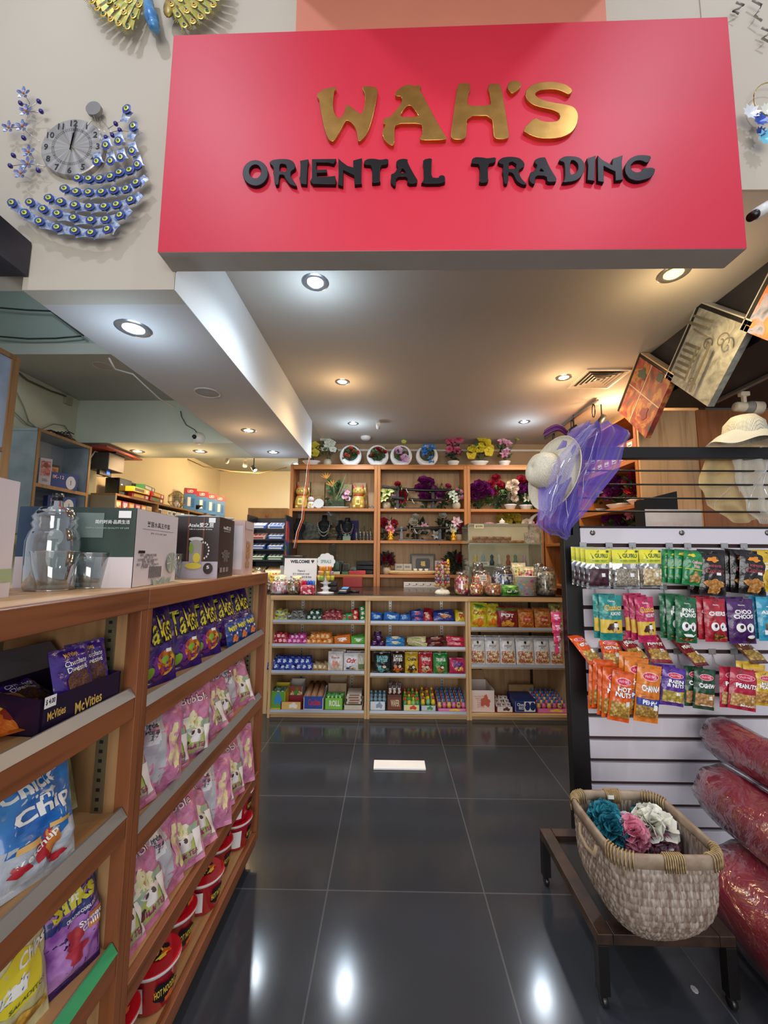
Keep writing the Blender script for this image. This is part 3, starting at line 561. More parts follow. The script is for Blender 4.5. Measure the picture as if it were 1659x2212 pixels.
for sx in (-1, 1):
    for row, (rr, n) in enumerate(((150, 9), (118, 7), (85, 5))):
        for i in range(n):
            a = radians(-88+sx*(24+i*(64/(n-1)))) ; x = 335+rr*cos(a); y = -45-rr*sin(a)*.78
            if y < -60: continue
            c = PY(x, y, 1.365-.004*(2-row)); d = (pc.x-c.x, pc.z-c.z); o_ = feather(pl(c), d, .1, .013)
            cV = Vector(pl(c)); dd = Vector((d[0], 0, d[1])).normalized(); nn_ = Vector((-dd.z, 0, dd.x))
            for q in range(9):
                an = radians(-80+20*q); e_ = -dd*cos(an)+nn_*sin(an); o_.tube([cV+e_*.01, cV+e_*.027], .0007, 3, 0)
            for j in range(len(o_.m)):
                if o_.m[j] == 3: o_.m[j] = 2
                elif o_.m[j] == 2: o_.m[j] = 1 if (k % 3) else 3
                elif o_.m[j] == 1: o_.m[j] = 1
            o_.obj('fan_feather', YG, t); k += 1
# ---- blue and white ornament at the edge, beyond the sign
c0 = PY(1650, 270, 1.36); t = thing('flower_wall_ornament', 'blue and white metal flower ornament on wall beyond the sign', 'wall ornament', (c0.x, 1.41, c0.z))
g = G(); n = 24; ctr = PY(1668, 215, 1.375)
g.tube([(ctr.x-c0.x+.07*cos(a*2*pi/n), ctr.y-1.41, ctr.z-c0.z+.075*sin(a*2*pi/n)) for a in range(n+1)], .002, 6); g.obj('gold_ring', mat('#cdb565', .3, .8), t, True)
for px, py, rr, c1 in ((1620, 245, .035, '#dfe3e8'), (1640, 262, .03, '#2f4fa8'), (1655, 240, .03, '#e8ead9'), (1652, 300, .035, '#6fc3dc'), (1640, 288, .022, '#24357c')):
    c = PY(px, py, 1.365); c = Vector((c.x-c0.x, c.y-1.41, c.z-c0.z)); g = G()
    for k in range(9):
        a = 2*pi*k/9; d = Vector((cos(a), 0, sin(a))); n_ = Vector((-sin(a), 0, cos(a)))
        g.add([c, c+d*rr*.6+n_*rr*.25+Vector((0, -.006, 0)), c+d*rr+Vector((0, -.01, 0)), c+d*rr*.6-n_*rr*.25+Vector((0, -.006, 0))], [(0, 1, 2, 3)])
    g.obj('metal_petals', mat(c1, .35, .2), t)
g = G()
for k, (a, b) in enumerate((((1590, 5), (1600, 30)), ((1625, 0), (1650, 45)), ((1645, 60), (1665, 90)))):
    q = [PY(a[0]+(b[0]-a[0])*s+14*sin(s*6), a[1]+(b[1]-a[1])*s, 1.38) for s in (0, .25, .5, .75, 1)]; g.tube(q, .004, 6)
tag(g.obj('wire_wall_ornament', mat('#a8a39c', .4, .5), smooth=True), 'curling grey wire ornament at the top corner beyond the sign', 'wall ornament')
# ================================================================= FURNITURE
OAK = lambda ax: mat('#c9a577', .5, kind='wood'+ax, h2='#b8925f'); OAKD = mat('#b39168', .6, kind='woodz', h2='#a27f57')
TEAK = lambda ax: mat('#8a5230', .42, kind='wood'+ax, h2='#6e3d20'); ORW = lambda ax: mat('#b9783f', .42, kind='wood'+ax, h2='#a06432')
RAIL = mat('#98a2b2', .35, .2); STRIP = mat('#b9b6ae', .35, .6); STRD = mat('#4a463c', .4, .6)
YK = 3.355
def zc(py, Y=YK): return PY(900, py, Y).z
def strip(g, x, y, z0, z1, ax='x', w=.012, mi=0):   # slotted shelf standard, slots as dark dashes
    if ax == 'x':
        g.box(x-w, x+w, y-.003, y, z0, z1, 0)
        z = z0+.01
        while z < z1-.01: g.box(x-w*.35, x+w*.35, y-.0036, y-.003, z, z+.012, 1); z += .025
    else:
        g.box(x-w, x+w, y-.003, y, z0, z1, 0); z = z0+.01
        while z < z1-.01: g.box(x-w*.3, x+w*.3, y-.0036, y-.003, z, z+.009, 1); z += .02
bays = [(-.98, -.178), (-.178, .641), (.641, 1.442)]
CL = [dict(z=[zc(1345), zc(1397), zc(1455)], n='pale oak counter unit nearest the snack shelves, three price-railed shelves of sweets'),
      dict(z=[zc(1346), zc(1401), zc(1459)], n='middle pale oak counter unit with biscuit packs on three shelves'),
      dict(z=[zc(1358), zc(1438)], n='pale oak counter unit beside the black rack post with white nut bags')]
for bi, ((x0, x1), d) in enumerate(zip(bays, CL)):
    t = thing('counter_unit', d['n'], 'shelf unit', ((x0+x1)/2, YK, 0)); w = (x1-x0)/2; dp = .42
    for s in (-1, 1): G().box(*sorted((s*(w-.001), s*(w-.021))), 0, dp, 0, .945).obj('side_panel', OAK('z'), t, bev=.001)
    G().box(-w+.021, w-.021, .0, dp, .03, .05).box(-w+.021, w-.021, .02, .04, 0, .03).obj('base', OAK('x'), t)
    G().box(-w+.021, w-.021, dp-.01, dp, .05, .93).obj('back_panel', OAKD, t)
    G().box(-w-.0005, w+.0005, -.012, dp, .93, .967).obj('front_rail', OAK('x'), t, bev=.002)
    for z in d['z']:
        o = G().box(-w+.022, w-.022, .004, dp-.012, z-.02, z).obj('shelf', OAK('x'), t)
        G().hexa([(-w+.024, -.006, z-.006), (w-.024, -.006, z-.006), (w-.024, .003, z-.006), (-w+.024, .003, z-.006), (-w+.024, -.002, z+.016), (w-.024, -.002, z+.016), (w-.024, .003, z+.016), (-w+.024, .003, z+.016)]).obj('price_rail', RAIL, o)
    if bi < 2: G().hexa([(-w+.024, -.006, .046), (w-.024, -.006, .046), (w-.024, .003, .046), (-w+.024, .003, .046), (-w+.024, -.002, .066), (w-.024, -.002, .066), (w-.024, .003, .066), (-w+.024, .003, .066)]).obj('price_rail', RAIL, t)
    for s in (-.55, .6):
        g = G(); strip(g, s*w, dp-.01, .06, .9); g.obj('slotted_strip', [STRIP if bi < 2 else mat('#3a3630', .4, .5), STRD], t)
tag(G().box(-.985, 1.445, YK-.006, 4.3, .967, .975).obj('countertop', mat('#221d1d', .25, kind='mix', h2='#2b2523', sc=.5, coat=.2)), 'dark brown laminate countertop over the three counter units', 'countertop')
t = thing('counter_return', 'narrow dark-topped counter end behind the snack shelf post', 'counter', (-1.07, 3.44, 0)); G().box(-.13, .083, 0, .85, 0, .966).obj('body', OAK('z'), t); G().box(-.14, .084, -.01, .86, .967, .975).obj('top', mat('#221d1d', .25, kind='mix', h2='#2b2523', sc=.5, coat=.2), t)
# ---- cabinets behind the counter
YB = 4.6; cab = [(-1.167, -.148), (-.146, .893), (.895, 1.757)]
zs_ = [PY(900, 1099, YB).z, PY(900, 1168, YB).z, PY(900, 1242, YB).z, .55]; ZT = PY(900, 1006, YB).z
CABT = ['orange wood display cabinet with sliding glass fronts behind the welcome sign', 'orange wood display cabinet holding the sword stands', 'orange wood display cabinet behind the glass showcase']
for ci, ((x0, x1), lb) in enumerate(zip(cab, CABT)):
    t = thing('display_cabinet', lb, 'cabinet', ((x0+x1)/2, YB, 0)); w = (x1-x0)/2; dp = .31
    for s in (-1, 1): G().box(*sorted((s*w, s*(w-.035))), 0, dp, 0, ZT-.001).obj('side_panel', ORW('z'), t, bev=.002)
    G().box(-w+.036, w-.036, dp-.012, dp, .1, ZT-.03).obj('back_panel', mat('#c9a67c', .6, kind='woodz', h2='#b8946a'), t)
    G().box(-w, w, 0, dp, ZT, ZT+.012).box(-w+.036, w-.036, 0, .02, ZT-.045, ZT-.001).obj('top', ORW('x'), t, bev=.002)
    for z in zs_: G().box(-w+.036, w-.036, .0, dp-.013, z-.032, z).obj('shelf', ORW('x'), t, bev=.002)
    if ci == 0:
        for z0, z1 in ((zs_[1], zs_[0]-.034), (zs_[2], zs_[1]-.034)):
            for k in (0, 1):
                xx0, xx1 = (-w+.04, .04) if k == 0 else (-.04, w-.04)
                G().box(xx0, xx1, .012+k*.01, .016+k*.01, z0+.004, z1-.004).obj('glass_door', glass('#e6eaea', .95), t)
# ---- cabinet along the right-hand wall
t = thing('corner_cabinet', 'orange wood flower cabinet along the side wall behind the wire rack', 'cabinet', (1.76, 2.82, 0))
za = PX(1385, 1085, 1.76).z; zb = PX(1362, 992, 1.76).z; zq = PX(1385, 1160, 1.76).z
Ln = 4.59-2.82
for y in (0, Ln*.5, Ln-.035): G().box(0, .4, y, y+.03, 0, 2.34).obj('side_panel', ORW('z'), t)
G().box(.4, .41, 0, Ln, 0, 2.34).obj('back_panel', mat('#c9a67c', .6, kind='woodz', h2='#b8946a'), t)
for z in (zb, za, zq, 1.0, .5): G().box(0, .4, .03, Ln*.5-.002, z-.03, z).box(0, .4, Ln*.5+.032, Ln-.036, z-.03, z).obj('shelf', ORW('y'), t, bev=.002)
G().box(-.0, .41, 0, Ln, 2.34, 2.352).obj('top', ORW('y'), t)
# ---- snack shelves by the entrance
XF = -.57
def snack_unit(y0, y1, zlev, lb, gl=None, nr=2):
    t = thing('snack_shelf', lb, 'shelf unit', (XF, y0, 0)); L_ = y1-y0; dp = .4
    TB = mat('#b58a5e', .5, kind='woodz', h2='#a37a50'); th = .018
    for y in (0, L_-th): G().box(-dp, -.03, y, y+th, .06, 1.18).obj('side_panel', TB, t)
    for y, w_ in ((0, .02), (L_-.022, .022)): G().box(-.032, 0, y, y+w_, .07, 1.175).obj('front_post', TEAK('z'), t, bev=.001)
    G().box(-dp-.01, -dp, 0, L_, .06, 1.18).obj('back_panel', mat('#8f7049', .7, kind='woodz', h2='#7e6140'), t)
    G().box(-dp-.01, -.024, 0, L_, 1.18, 1.217).obj('top', mat('#c49a6c', .45, kind='woody', h2='#b0855a'), t, bev=.001)
    G().box(-.024, .002, 0, L_, 1.170, 1.2175).obj('front_edge', TEAK('y'), t, bev=.002)
    for i, z in enumerate(zlev):
        o = G().box(-dp, -.022, th, L_-th, z-.018, z).obj('shelf', mat('#bf9464', .5, kind='woody', h2='#ab8052'), t)
        G().box(-.021, -.001, th+.005, L_-.024, z-.05, z-.004).obj('fascia', TEAK('y'), o, bev=.0015)
        if i < nr:
            m_ = mat('#3fa06a', .2, coat=.5) if (gl is not None and i == gl) else mat('#8b8b8a', .35, .4)
            G().hexa([(-.02, th, z-.004), (.001, th, z-.004), (.001, L_-.024, z-.004), (-.02, L_-.024, z-.004), (-.016, th, z+.015), (-.012, th, z+.015), (-.012, L_-.024, z+.015), (-.016, L_-.024, z+.015)]).obj('price_rail', m_, o)
    G().box(-dp, -.05, .0, L_, 0, .06).obj('plinth', mat('#2a1f18', .6), t)
    for yy, sgn in ((L_-th, -1), (th, 1)):
        for xx in (-.07, -.33):
            g = G(); 
            ya, yb = (yy-.004, yy) if sgn < 0 else (yy, yy+.004); g.box(xx-.012, xx+.012, ya, yb, .1, 1.16, 0); z = .12
            yc, yd = (ya-.0006, ya) if sgn < 0 else (yb, yb+.0006)
            while z < 1.15: g.box(xx-.004, xx+.004, yc, yd, z, z+.007, 1); z += .02
            g.obj('slotted_strip', [mat('#8d8468', .4, .6), mat('#191713', .6)], t)
    return t
BL = [.948, .672, .362, .112]; AL = [.985, .735, .468, .2]
snack_unit(.957, 1.885, BL, 'teak-edged snack shelf unit ending by the counter, full of purple, pink and red packs')
snack_unit(.03, .955, AL, 'teak-edged snack shelf unit nearest the camera with few packs and a green rail', gl=2, nr=3)
# ---- wire rack with slat panel
YR = 1.93
t = thing('slatwall_rack', 'black-framed rack with white slatted panel and wire rods on top', 'display rack', (.91, YR, 0))
BK = mat('#141213', .4, .2)
G().box(-.078, .0, .0, .05, .0, PY(1230, 1100, YR).z+.02).obj('post', BK, t, bev=.003)
zb0 = PY(1400, 990, YR).z; zb1 = PY(1400, 965, YR).z
G().box(-.078, 1.45, .0, .04, zb0, zb1).obj('top_bar', BK, t, bev=.003); G().box(-.078, -.03, .0, .05, 1.4, zb0).obj('post', BK, t, bev=.003)
for k, py in enumerate((1015, 1045, 1075, 1104)):
    z = PY(1400, py, YR).z; g = G(); g.tube([(-.05, .02, z), (1.45, .02, z)], .0045, 8); g.obj('rod', BK, t, True)
grv = [1178, 1223, 1268, 1312, 1358, 1405, 1451, 1498, 1545, 1594, 1642, 1691, 1739, 1787, 1836]
zg = [PY(1300, q, YR).z for q in grv]; ztop = PY(1300, 1141, YR).z; g = G()
PW = mat('#d9d3da', .45, kind='plain', sc=.2)
edges = [ztop]+sum([[z+.009, z-.009] for z in zg], [])+[.012]
for k in range(0, len(edges)-1, 2): g.box(.0, 1.45, -.004, .014, edges[k+1], edges[k], 0)
g.box(.0, 1.45, .0145, .022, .012, ztop, 1); g.obj('slat_panel', [PW, mat('#3c2320', .6)], t, bev=.001)
G().box(.0, 1.45, -.006, .03, ztop+.001, ztop+.01).obj('panel_cap', BK, t)
for px in (1279, 1471, 1656):
    p = PY(px, 1151, YR); g = G(); g.T = Matrix.Translation((p.x-.91, -.004, p.z)) @ Matrix.Rotation(pi/2, 4, 'X'); g.lathe([(.013, 0), (.012, .004), (.005, .007), (.001, .007)], 14); g.obj('screw', mat('#7d7b78', .3, .8), t, True)
def peg(px, py, L_=.12):
    p = PY(px, py, YR); g = G(); x = p.x-.91; z = p.z
    g.box(x-.018, x+.018, -.008, -.004, z-.012, z+.012); g.tube([(x, -.006, z-.004), (x, -L_, z-.004), (x, -L_-.008, z+.008)], .0025, 6); g.obj('peg_hook', mat('#b9b8b6', .3, .7), t)
    return p
# ---- low stand and basket
t = thing('low_stand', 'low dark metal-framed stand on small casters under the woven basket', 'stand', (.615, 1.31, 0))
TB2 = mat('#4a3528', .4, .3, 'mix', '#2e231d', 2); BK2 = mat('#120f0f', .45, .2); zt = .2; w_, d_ = .40, .46
G().box(0, .045, 0, d_, zt-.03, zt).obj('top_bar', TB2, t, bev=.002); G().box(w_-.045, w_, 0, d_, zt-.03, zt).obj('top_bar', TB2, t, bev=.002)
G().box(.046, w_-.046, 0, .045, zt-.03, zt).obj('top_bar', TB2, t, bev=.002); G().box(.046, w_-.046, d_-.045, d_, zt-.03, zt).obj('top_bar', TB2, t, bev=.002)
for x in (.0, w_-.03):
    for y in (.0, d_-.03):
        G().box(x, x+.03, y, y+.03, .035, zt-.031).obj('leg', BK2, t, bev=.001)
        g = G(); g.T = Matrix.Translation((x+.015, y+.015, .016)) @ Matrix.Rotation(pi/2, 4, 'Y'); g.lathe([(.001, -.008), (.014, -.008), (.016, -.004), (.016, .004), (.014, .008), (.001, .008)], 14); g.obj('caster', mat('#1b1a1c', .3), t, True)
G().box(.045, w_-.045, .045, d_-.045, zt-.028, zt-.02).obj('wire_tray', mat('#1a1615', .6), t)
bx, by, bz = .772, 1.345, .2; a_, b_, Hb = .152, .15, .295
t = thing('woven_basket', 'whitewashed woven wicker basket holding bath puffs on the low stand', 'basket', (bx, by, bz))
def sec(an, s, aa=a_, bb=b_, n=5.0):
    c, s_ = cos(an), sin(an); r = (abs(c)**n+abs(s_)**n)**(-1/n); return aa*s*r*c, bb*s*r*s_
def bprof(q):   # q 0 bottom .. 1 rim
    if q < .03: return .30+q*3
    return .30+.09+(.61)*(1-(1-min(1, (q-.03)/.62))**2.4)
NA, NV = 320, 120; strands = 58; rws = 13
def bpt(i, j, off=0):
    an = 2*pi*i/NA; q = j/NV; s = bprof(q); n = 2.6+2.4*q; x, y = sec(an, s, n=n); lnn = sqrt(x*x+y*y) or 1
    u = i*strands/NA; v = q*rws; st = (u+.5*(int(v) % 2)) % 1; fv = v % 1
    h = max(0, sin(pi*st))**.8*(.35+.65*sin(pi*min(1, fv*1.0))**.6)*(1-.3*fv)
    k = 1+(.0062*h+off)/lnn; return (x*k, y*k, q*(Hb-.03)+.002)
g = G(); g.add([bpt(i, j) for j in range(NV+1) for i in range(NA)], [(j*NA+i, j*NA+(i+1) % NA, (j+1)*NA+(i+1) % NA, (j+1)*NA+i) for j in range(NV) for i in range(NA)])
def wick_mat():
    m = bpy.data.materials.new('whitewashed_wicker'); m.use_nodes = True; nt = m.node_tree; N = nt.nodes; L = nt.links; b = N['Principled BSDF']
    ge = N.new('ShaderNodeNewGeometry'); tc = N.new('ShaderNodeTexCoord'); mp = N.new('ShaderNodeMapping'); mp.inputs['Scale'].default_value = (45, 45, 8); n = N.new('ShaderNodeTexNoise'); n.inputs['Scale'].default_value = 3; n.inputs['Detail'].default_value = 5
    L.new(tc.outputs['Object'], mp.inputs[0]); L.new(mp.outputs[0], n.inputs[0]); r = N.new('ShaderNodeValToRGB'); e = r.color_ramp.elements
    e[0].position = .35; e[0].color = lin('#6b574a'); e[1].position = .65; e[1].color = lin('#a89d92'); q = e.new(.5); q.color = lin('#887769'); L.new(n.outputs[0], r.inputs[0]); L.new(r.outputs[0], b.inputs['Base Color']); b.inputs['Roughness'].default_value = .7; return m
WK = wick_mat(); g.obj('woven_body', WK, t, True)
NI, NJ = 160, 40
def ipt(i, j):
    an = 2*pi*i/NI; q = .04+.96*j/NJ; x, y = sec(an, bprof(q), n=2.6+2.4*q); l_ = sqrt(x*x+y*y); k = 1-(.006+.003*abs(sin(i*.8+3.14*(j % 2))))/l_; return (x*k, y*k, q*(Hb-.03)+.004)
g = G(); g.add([ipt(i, j) for j in range(NJ+1) for i in range(NI)]+[(0, 0, .014)], [(j*NI+(i+1) % NI, j*NI+i, (j+1)*NI+i, (j+1)*NI+(i+1) % NI) for j in range(NJ) for i in range(NI)]+[((i+1) % NI, i, (NJ+1)*NI) for i in range(NI)][::1]); g.obj('lining', WK, t, True)
g = G(); nb = 120; prof_ = [(-.0, .0), (.006, .001), (.007, .03), (.004, .036), (-.003, .036), (-.007, .031), (-.007, .0)]
vs = []
for i in range(nb):
    an = 2*pi*i/nb; x, y = sec(an, 1, n=5.5); l_ = sqrt(x*x+y*y)
    for dr, dz in prof_: vs.append((x*(1+dr/l_), y*(1+dr/l_), Hb-.036+dz))
kk = len(prof_); g.add(vs, [(i*kk+j, ((i+1) % nb)*kk+j, ((i+1) % nb)*kk+(j+1) % kk, i*kk+(j+1) % kk) for i in range(nb) for j in range(kk)])
g.obj('rim', mat('#a3917c', .6, kind='mix', h2='#8a7460', sc=4), t, True)
for an0 in (45, 135, 225, 315, 270, 90):   # cane bindings over the rim
    g = G()
    for k in range(9):
        an = radians(an0+(k-4)*(2.6 if an0 % 90 else 2.2)); x, y = sec(an, 1, n=5.5); l_ = sqrt(x*x+y*y)
        g.tube([(x*(1+dr/l_), y*(1+dr/l_), Hb-.036+dz) for dr, dz in ((.011, -.003), (.0125, .014), (.0115, .03), (.007, .0385), (-.006, .0385), (-.0125, .03), (-.0125, .0))], .0021, 5)
    g.obj('cane_binding', mat('#b39a6c', .55, kind='mix', h2='#957b50', sc=10), t, True)
g = G().tube([(-a_-.003, -.05, Hb-.045), (-a_-.008, -.045, Hb-.075), (-a_-.008, .0, Hb-.085), (-a_-.008, .045, Hb-.075), (-a_-.003, .05, Hb-.045)], .006, 8); g.obj('handle', mat('#a58f70', .6), t, True)
G().box(-.02, .0, .135, .137, Hb-.02, Hb-.008).obj('price_tag', mat('#e8e6e0', .6), t)
def puff(label, c, r, h, seed, h2=None):
    rnd = random.Random(seed); g = G()
    for k in range(34):
        d = Vector((rnd.gauss(0, 1), rnd.gauss(0, 1), rnd.gauss(0, 1))).normalized(); a = d.orthogonal().normalized(); b = d.cross(a); ph = rnd.random()*6
        def fn(u, v):
            an = u*2*pi; rr = r*(.25+.55*v)*(1+.12*sin(an*5+ph)); return (a*cos(an)+b*sin(an))*rr+d*(r*(.45+.42*v+.10*sin(an*4+ph*2)))
        g.grid(fn, 18, 3, 0)
    t = g.obj('bath_puff', mat(h, .6, kind='mix', h2=h2 or h, sc=5), None, True, loc=c); return tag(t, label, 'bath puff', 'mesh bath puffs in the basket')
for lb, px, py, z, r, h, h2 in (('teal mesh bath puff against the basket side facing the aisle', 1295, 1772, .405, .046, '#23788a', '#2f8fa0'), ('second teal bath puff lying in front of the first', 1322, 1815, .40, .042, '#1f6f80', '#2f8fa0'),
    ('dark teal bath puff at the centre of the basket', 1398, 1790, .39, .052, '#14606a', '#1f7a84'), ('cream white bath puff, largest in the basket', 1448, 1815, .395, .058, '#e8e6d8', '#f2f1e6'),
    ('pink bath puff at the front of the basket', 1365, 1822, .40, .042, '#e08aa2', '#f0a6ba'), ('small white bath puff behind the pink one', 1358, 1808, .40, .034, '#e6dfe2', '#f5f2f4'), ('rose red bath puff beside the cream one', 1495, 1822, .385, .036, '#c4556e', '#d9798c'), ('mauve bath puff deep in the basket', 1420, 1850, .36, .05, '#b27a95', '#c694aa')):
    p = PZ(px, py, z); p.z += .03
    p.y = min(max(p.y, by-b_+r+.012), by+b_-r-.012); p.x = min(max(p.x, bx-a_+r+.01), bx+a_-r-.01); puff(lb, p, r, h, px, h2)
# ---- plastic-wrapped red rolls
def wrapped(label, path, r, seed):
    rnd = random.Random(seed); g = G(); n = 26; pts = []
    a, b = Vector(path[0]), Vector(path[1]); d = (b-a); Lh = d.length; d.normalize(); up = Vector((0, 0, 1)); s = d.cross(up).normalized(); u = s.cross(d)
    rad = [r*.55, r*.9, r, r, r, r*1.0, r*.95, r*.5]; rad_t = [0, .04, .12, .35, .6, .85, .96, 1.0]
    def ring(t, R, amp):
        out = []
        for k in range(n):
            an = 2*pi*k/n; q = R*(1+amp*sin(an*7+t*9+seed)+amp*.6*sin(an*13-t*23)); out.append(a+d*(Lh*t)+(s*cos(an)+u*sin(an))*q)
        return out
    t_ = thing('wrapped_cushion_roll', label, 'cushion', (0, 0, 0)); 
    for nm, k, amp, m_ in (('cushion', .96, .015, mat('#8c1231', .65, kind='mix', h2='#9c1a3a', sc=2)), ('plastic_wrap', 1.03, .05, glass('#faf2f4', .92, .14, .45))):
        g = G(); vs = []
        for q, R in zip(rad_t, rad): vs += ring(q, R*k, amp)
        g.add(vs, [(j*n+i, j*n+(i+1) % n, (j+1)*n+(i+1) % n, (j+1)*n+i) for j in range(len(rad_t)-1) for i in range(n)]+[tuple(range(n))[::-1], tuple(range((len(rad_t)-1)*n, len(rad_t)*n))])
        g.obj(nm, m_, t_, True)
wrapped('big crimson cushion roll in clear plastic on the floor beside the basket', [(1.205, .98, .15), (1.25, 1.6, .15)], .145, 1)
wrapped('crimson plastic-wrapped cushion roll between the floor roll and the slat panel', [(1.27, 1.12, .385), (1.31, 1.74, .385)], .1, 2)
wrapped('dark red plastic-wrapped roll topmost of the cushion pile', [(1.39, 1.36, .545), (1.41, 1.84, .545)], .08, 3)
# ---- things lying on the floor
q = [PZ(x, y, 0) for x, y in ((808, 1647), (917, 1647), (918, 1665), (808, 1663))]; xx = [v.x for v in q]; yy = [v.y for v in q]
tag(G().box(min(xx), max(xx), min(yy), max(yy), .001, .012).obj('floor_strip', mat('#f1f1ee', .5), bev=.002), 'white flat strip lying on the black floor tiles', 'strip')
p = PZ(1500, 2138, 0); tag(G().lathe([(.001, .002), (.009, .002), (.009, .0)], 9, 0, 1, 1.3).obj('paper_scrap', mat('#b9b7b4', .6), loc=p), 'small torn white paper scrap on floor near the stand', 'paper scrap')
# ================================================================= SNACK SHELVES: GOODS
def fo(h, r=.28, h2=None, b=0): return mat(h, r, kind='foil', h2=h2, bump=b, coat=.3)
WHT = mat('#f2f2ee', .5); BLKP = mat('#16131a', .4); YEL = mat('#f2de35', .4); GOLDP = mat('#d9b45a', .4)
def place(me, name, label, cat, base, w, rz=0, lean=0, group=None, roll=0):
    return inst(me, name, label, cat, base, (radians(-lean), radians(roll), radians(rz)), 1, group)
# purple chilli corn snack bags, upper shelf
PUR = fo('#3f2378', .25, '#2a1558')
tk = bag_mesh('crisp_bag', .155, .225, .05, [PUR, mat('#f0e02a', .35), mat('#d8581f', .4, kind='cells', h2='#f0b030', sc=.6), mat('#8fb93a', .4), BLKP, mat('#7a2d8f', .4, kind='mix', h2='#4a1f78', sc=3), WHT],
    [('blob', .15, .2, .8, .16, 5), ('ell', .35, .24, .42, .15, 2), ('ell', .3, .27, .16, .05, 3), ('text', 'Takis', .12, .63, 1.42, .34, 4, 6, .04, .1), ('text', 'Takis', .1, .645, 1.4, .33, 1, 6, .012, .1), ('rect', .3, .36, .55, .40, 6), ('ell', -.45, .16, .2, .07, 3)], 3, wr=.2)
tkb = bag_mesh('crisp_bag_back', .155, .225, .045, [PUR, mat('#b9b4c4', .4), BLKP, WHT], [('rect', -.5, .3, .5, .7, 1), ('text', 'NUTRITION FACTS', 0, .6, .8, .05, 2), ('rect', -.3, .12, .2, .22, 3)], 8, wr=.25)
for i, (px, lb) in enumerate(zip((362, 420, 464, 503, 538), ('nearest the wide teak post', 'second along the purple row', 'third along the purple row', 'fourth along, behind the blue mini packs', 'last before the far teak post'))):
    y = PX(px, 1400, -.61).y
    place(tk, 'crisp_bag', 'purple rolled chip bag with yellow lettering, '+lb, 'chips', (-.628-.004*i, y-.02, BL[0]), .155, 76-4*i, 12+2*i, 'purple chip bags on the top shelf')
for i in range(5):
    y = 1.06+i*.155
    place(tkb, 'crisp_bag', 'dark purple chip bag lying on its side, %s of the row behind' % ORD[i], 'chips', (-.78+.01*(i % 2), y, BL[0]+.04+.01*i), .15, 80+5*(i % 3), 30, 'purple chip bags lying behind', 6)
for i in range(4): place(tkb, 'crisp_bag', 'purple chip bag slumped under the shelf top, %s from the post' % ORD[i], 'chips', (-.70, 1.1+i*.17, BL[0]+.15), .15, 88, 76, 'purple chip bags slumped on the top', 4-3*i)
mb = bag_mesh('mini_crisp_bag', .07, .095, .028, [fo('#2b4f9a', .25, '#1c3672'), mat('#e8d835', .4), mat('#d87a3a', .4), WHT], [('text', 'MINI', 0, .7, 1.4, .2, 1, 0, .03), ('blob', 0, .3, .6, .16, 2), ('rect', .2, .45, .6, .55, 3)], 4, wr=.25)
for i, px in enumerate((505, 524, 542)):
    place(mb, 'mini_crisp_bag', 'small blue chip bag leaning on the price rail, %s from the near side' % ORD[i], 'chips', (-.600, PX(px, 1380, -.6).y, BL[0]), .07, 74, 12, 'mini blue chip bags')
# pink drink powder / candy bags, second and third shelves
PK = fo('#cf86a6', .3, '#b8688d')
pk = bag_mesh('sweet_bag', .138, .22, .055, [PK, mat('#dcd894', .45, kind='mix', h2='#f0e9e4', sc=4), mat('#8e2a52', .4), mat('#f3ede8', .4), mat('#4a3d3a', .5), mat('#b9c25a', .4, kind='mix', h2='#9fb7a8', sc=4), mat('#8d8f94', .35, .2)],
    [('rect', -.92, .08, .92, .5, 5), ('blob', -.2, .5, .7, .13, 1), ('text', 'Bubble', 0, .80, 1.5, .11, 2, 5, .03), ('text', 'Bubble', 0, .79, 1.45, .1, 3, 5, .005), ('blob', .1, .33, .5, .12, 3), ('ell', .1, .36, .1, .03, 4), ('ell', -.2, .36, .08, .03, 4), ('blob', -.5, .2, .3, .08, 4), ('text', 'MILK TEA', .1, .18, 1.1, .06, 2, 0, .02), ('rect', .55, .1, .9, .42, 3)], 6, wr=.32)
pk2 = bag_mesh('sweet_bag', .138, .22, .06, [PK, mat('#b9b6ba', .4), mat('#e3dfe0', .4), BLKP, mat('#dcd894', .45, kind='mix', h2='#c58aa0', sc=5)], [('rect', -.85, .1, .1, .9, 1), ('rect', -.7, .55, -.1, .85, 2), ('text', 'Ingredients\nwater sugar\nmilk tea', -.4, .7, .5, .2, 3), ('blob', .5, .45, .35, .3, 4)], 17, wr=.35)
rnd = random.Random(12)
for i in range(9):
    y = 1.03+i*.088
    place(pk if i % 3 != 1 else pk2, 'sweet_bag', 'pink and white sweet bag, %s along the front of the second shelf' % ORD[i], 'sweets', (-.612-rnd.random()*.015, y, BL[1]), .125, 68+rnd.uniform(-26, 16), 16+rnd.uniform(-8, 16), 'pink sweet bags on second shelf, front', rnd.uniform(-9, 9))
for i in range(8):
    place(pk2 if i % 3 else pk, 'sweet_bag', 'pink sweet bag leaning back, %s along the heap behind on second shelf' % ORD[i], 'sweets', (-.73-rnd.random()*.03, 1.04+i*.098, BL[1]+.005), .125, 76+rnd.uniform(-30, 20), 30+rnd.uniform(-8, 8), 'pink sweet bags on second shelf, behind', rnd.uniform(-8, 8))
for i in range(6):
    place(pk if i % 2 else pk2, 'sweet_bag', 'shaded pink sweet bag, %s along the rear of the second shelf' % ORD[i], 'sweets', (-.86, 1.09+i*.12, BL[1]+.002), .125, 85+rnd.uniform(-14, 14), 24, 'pink sweet bags on second shelf, rear', rnd.uniform(-6, 6))
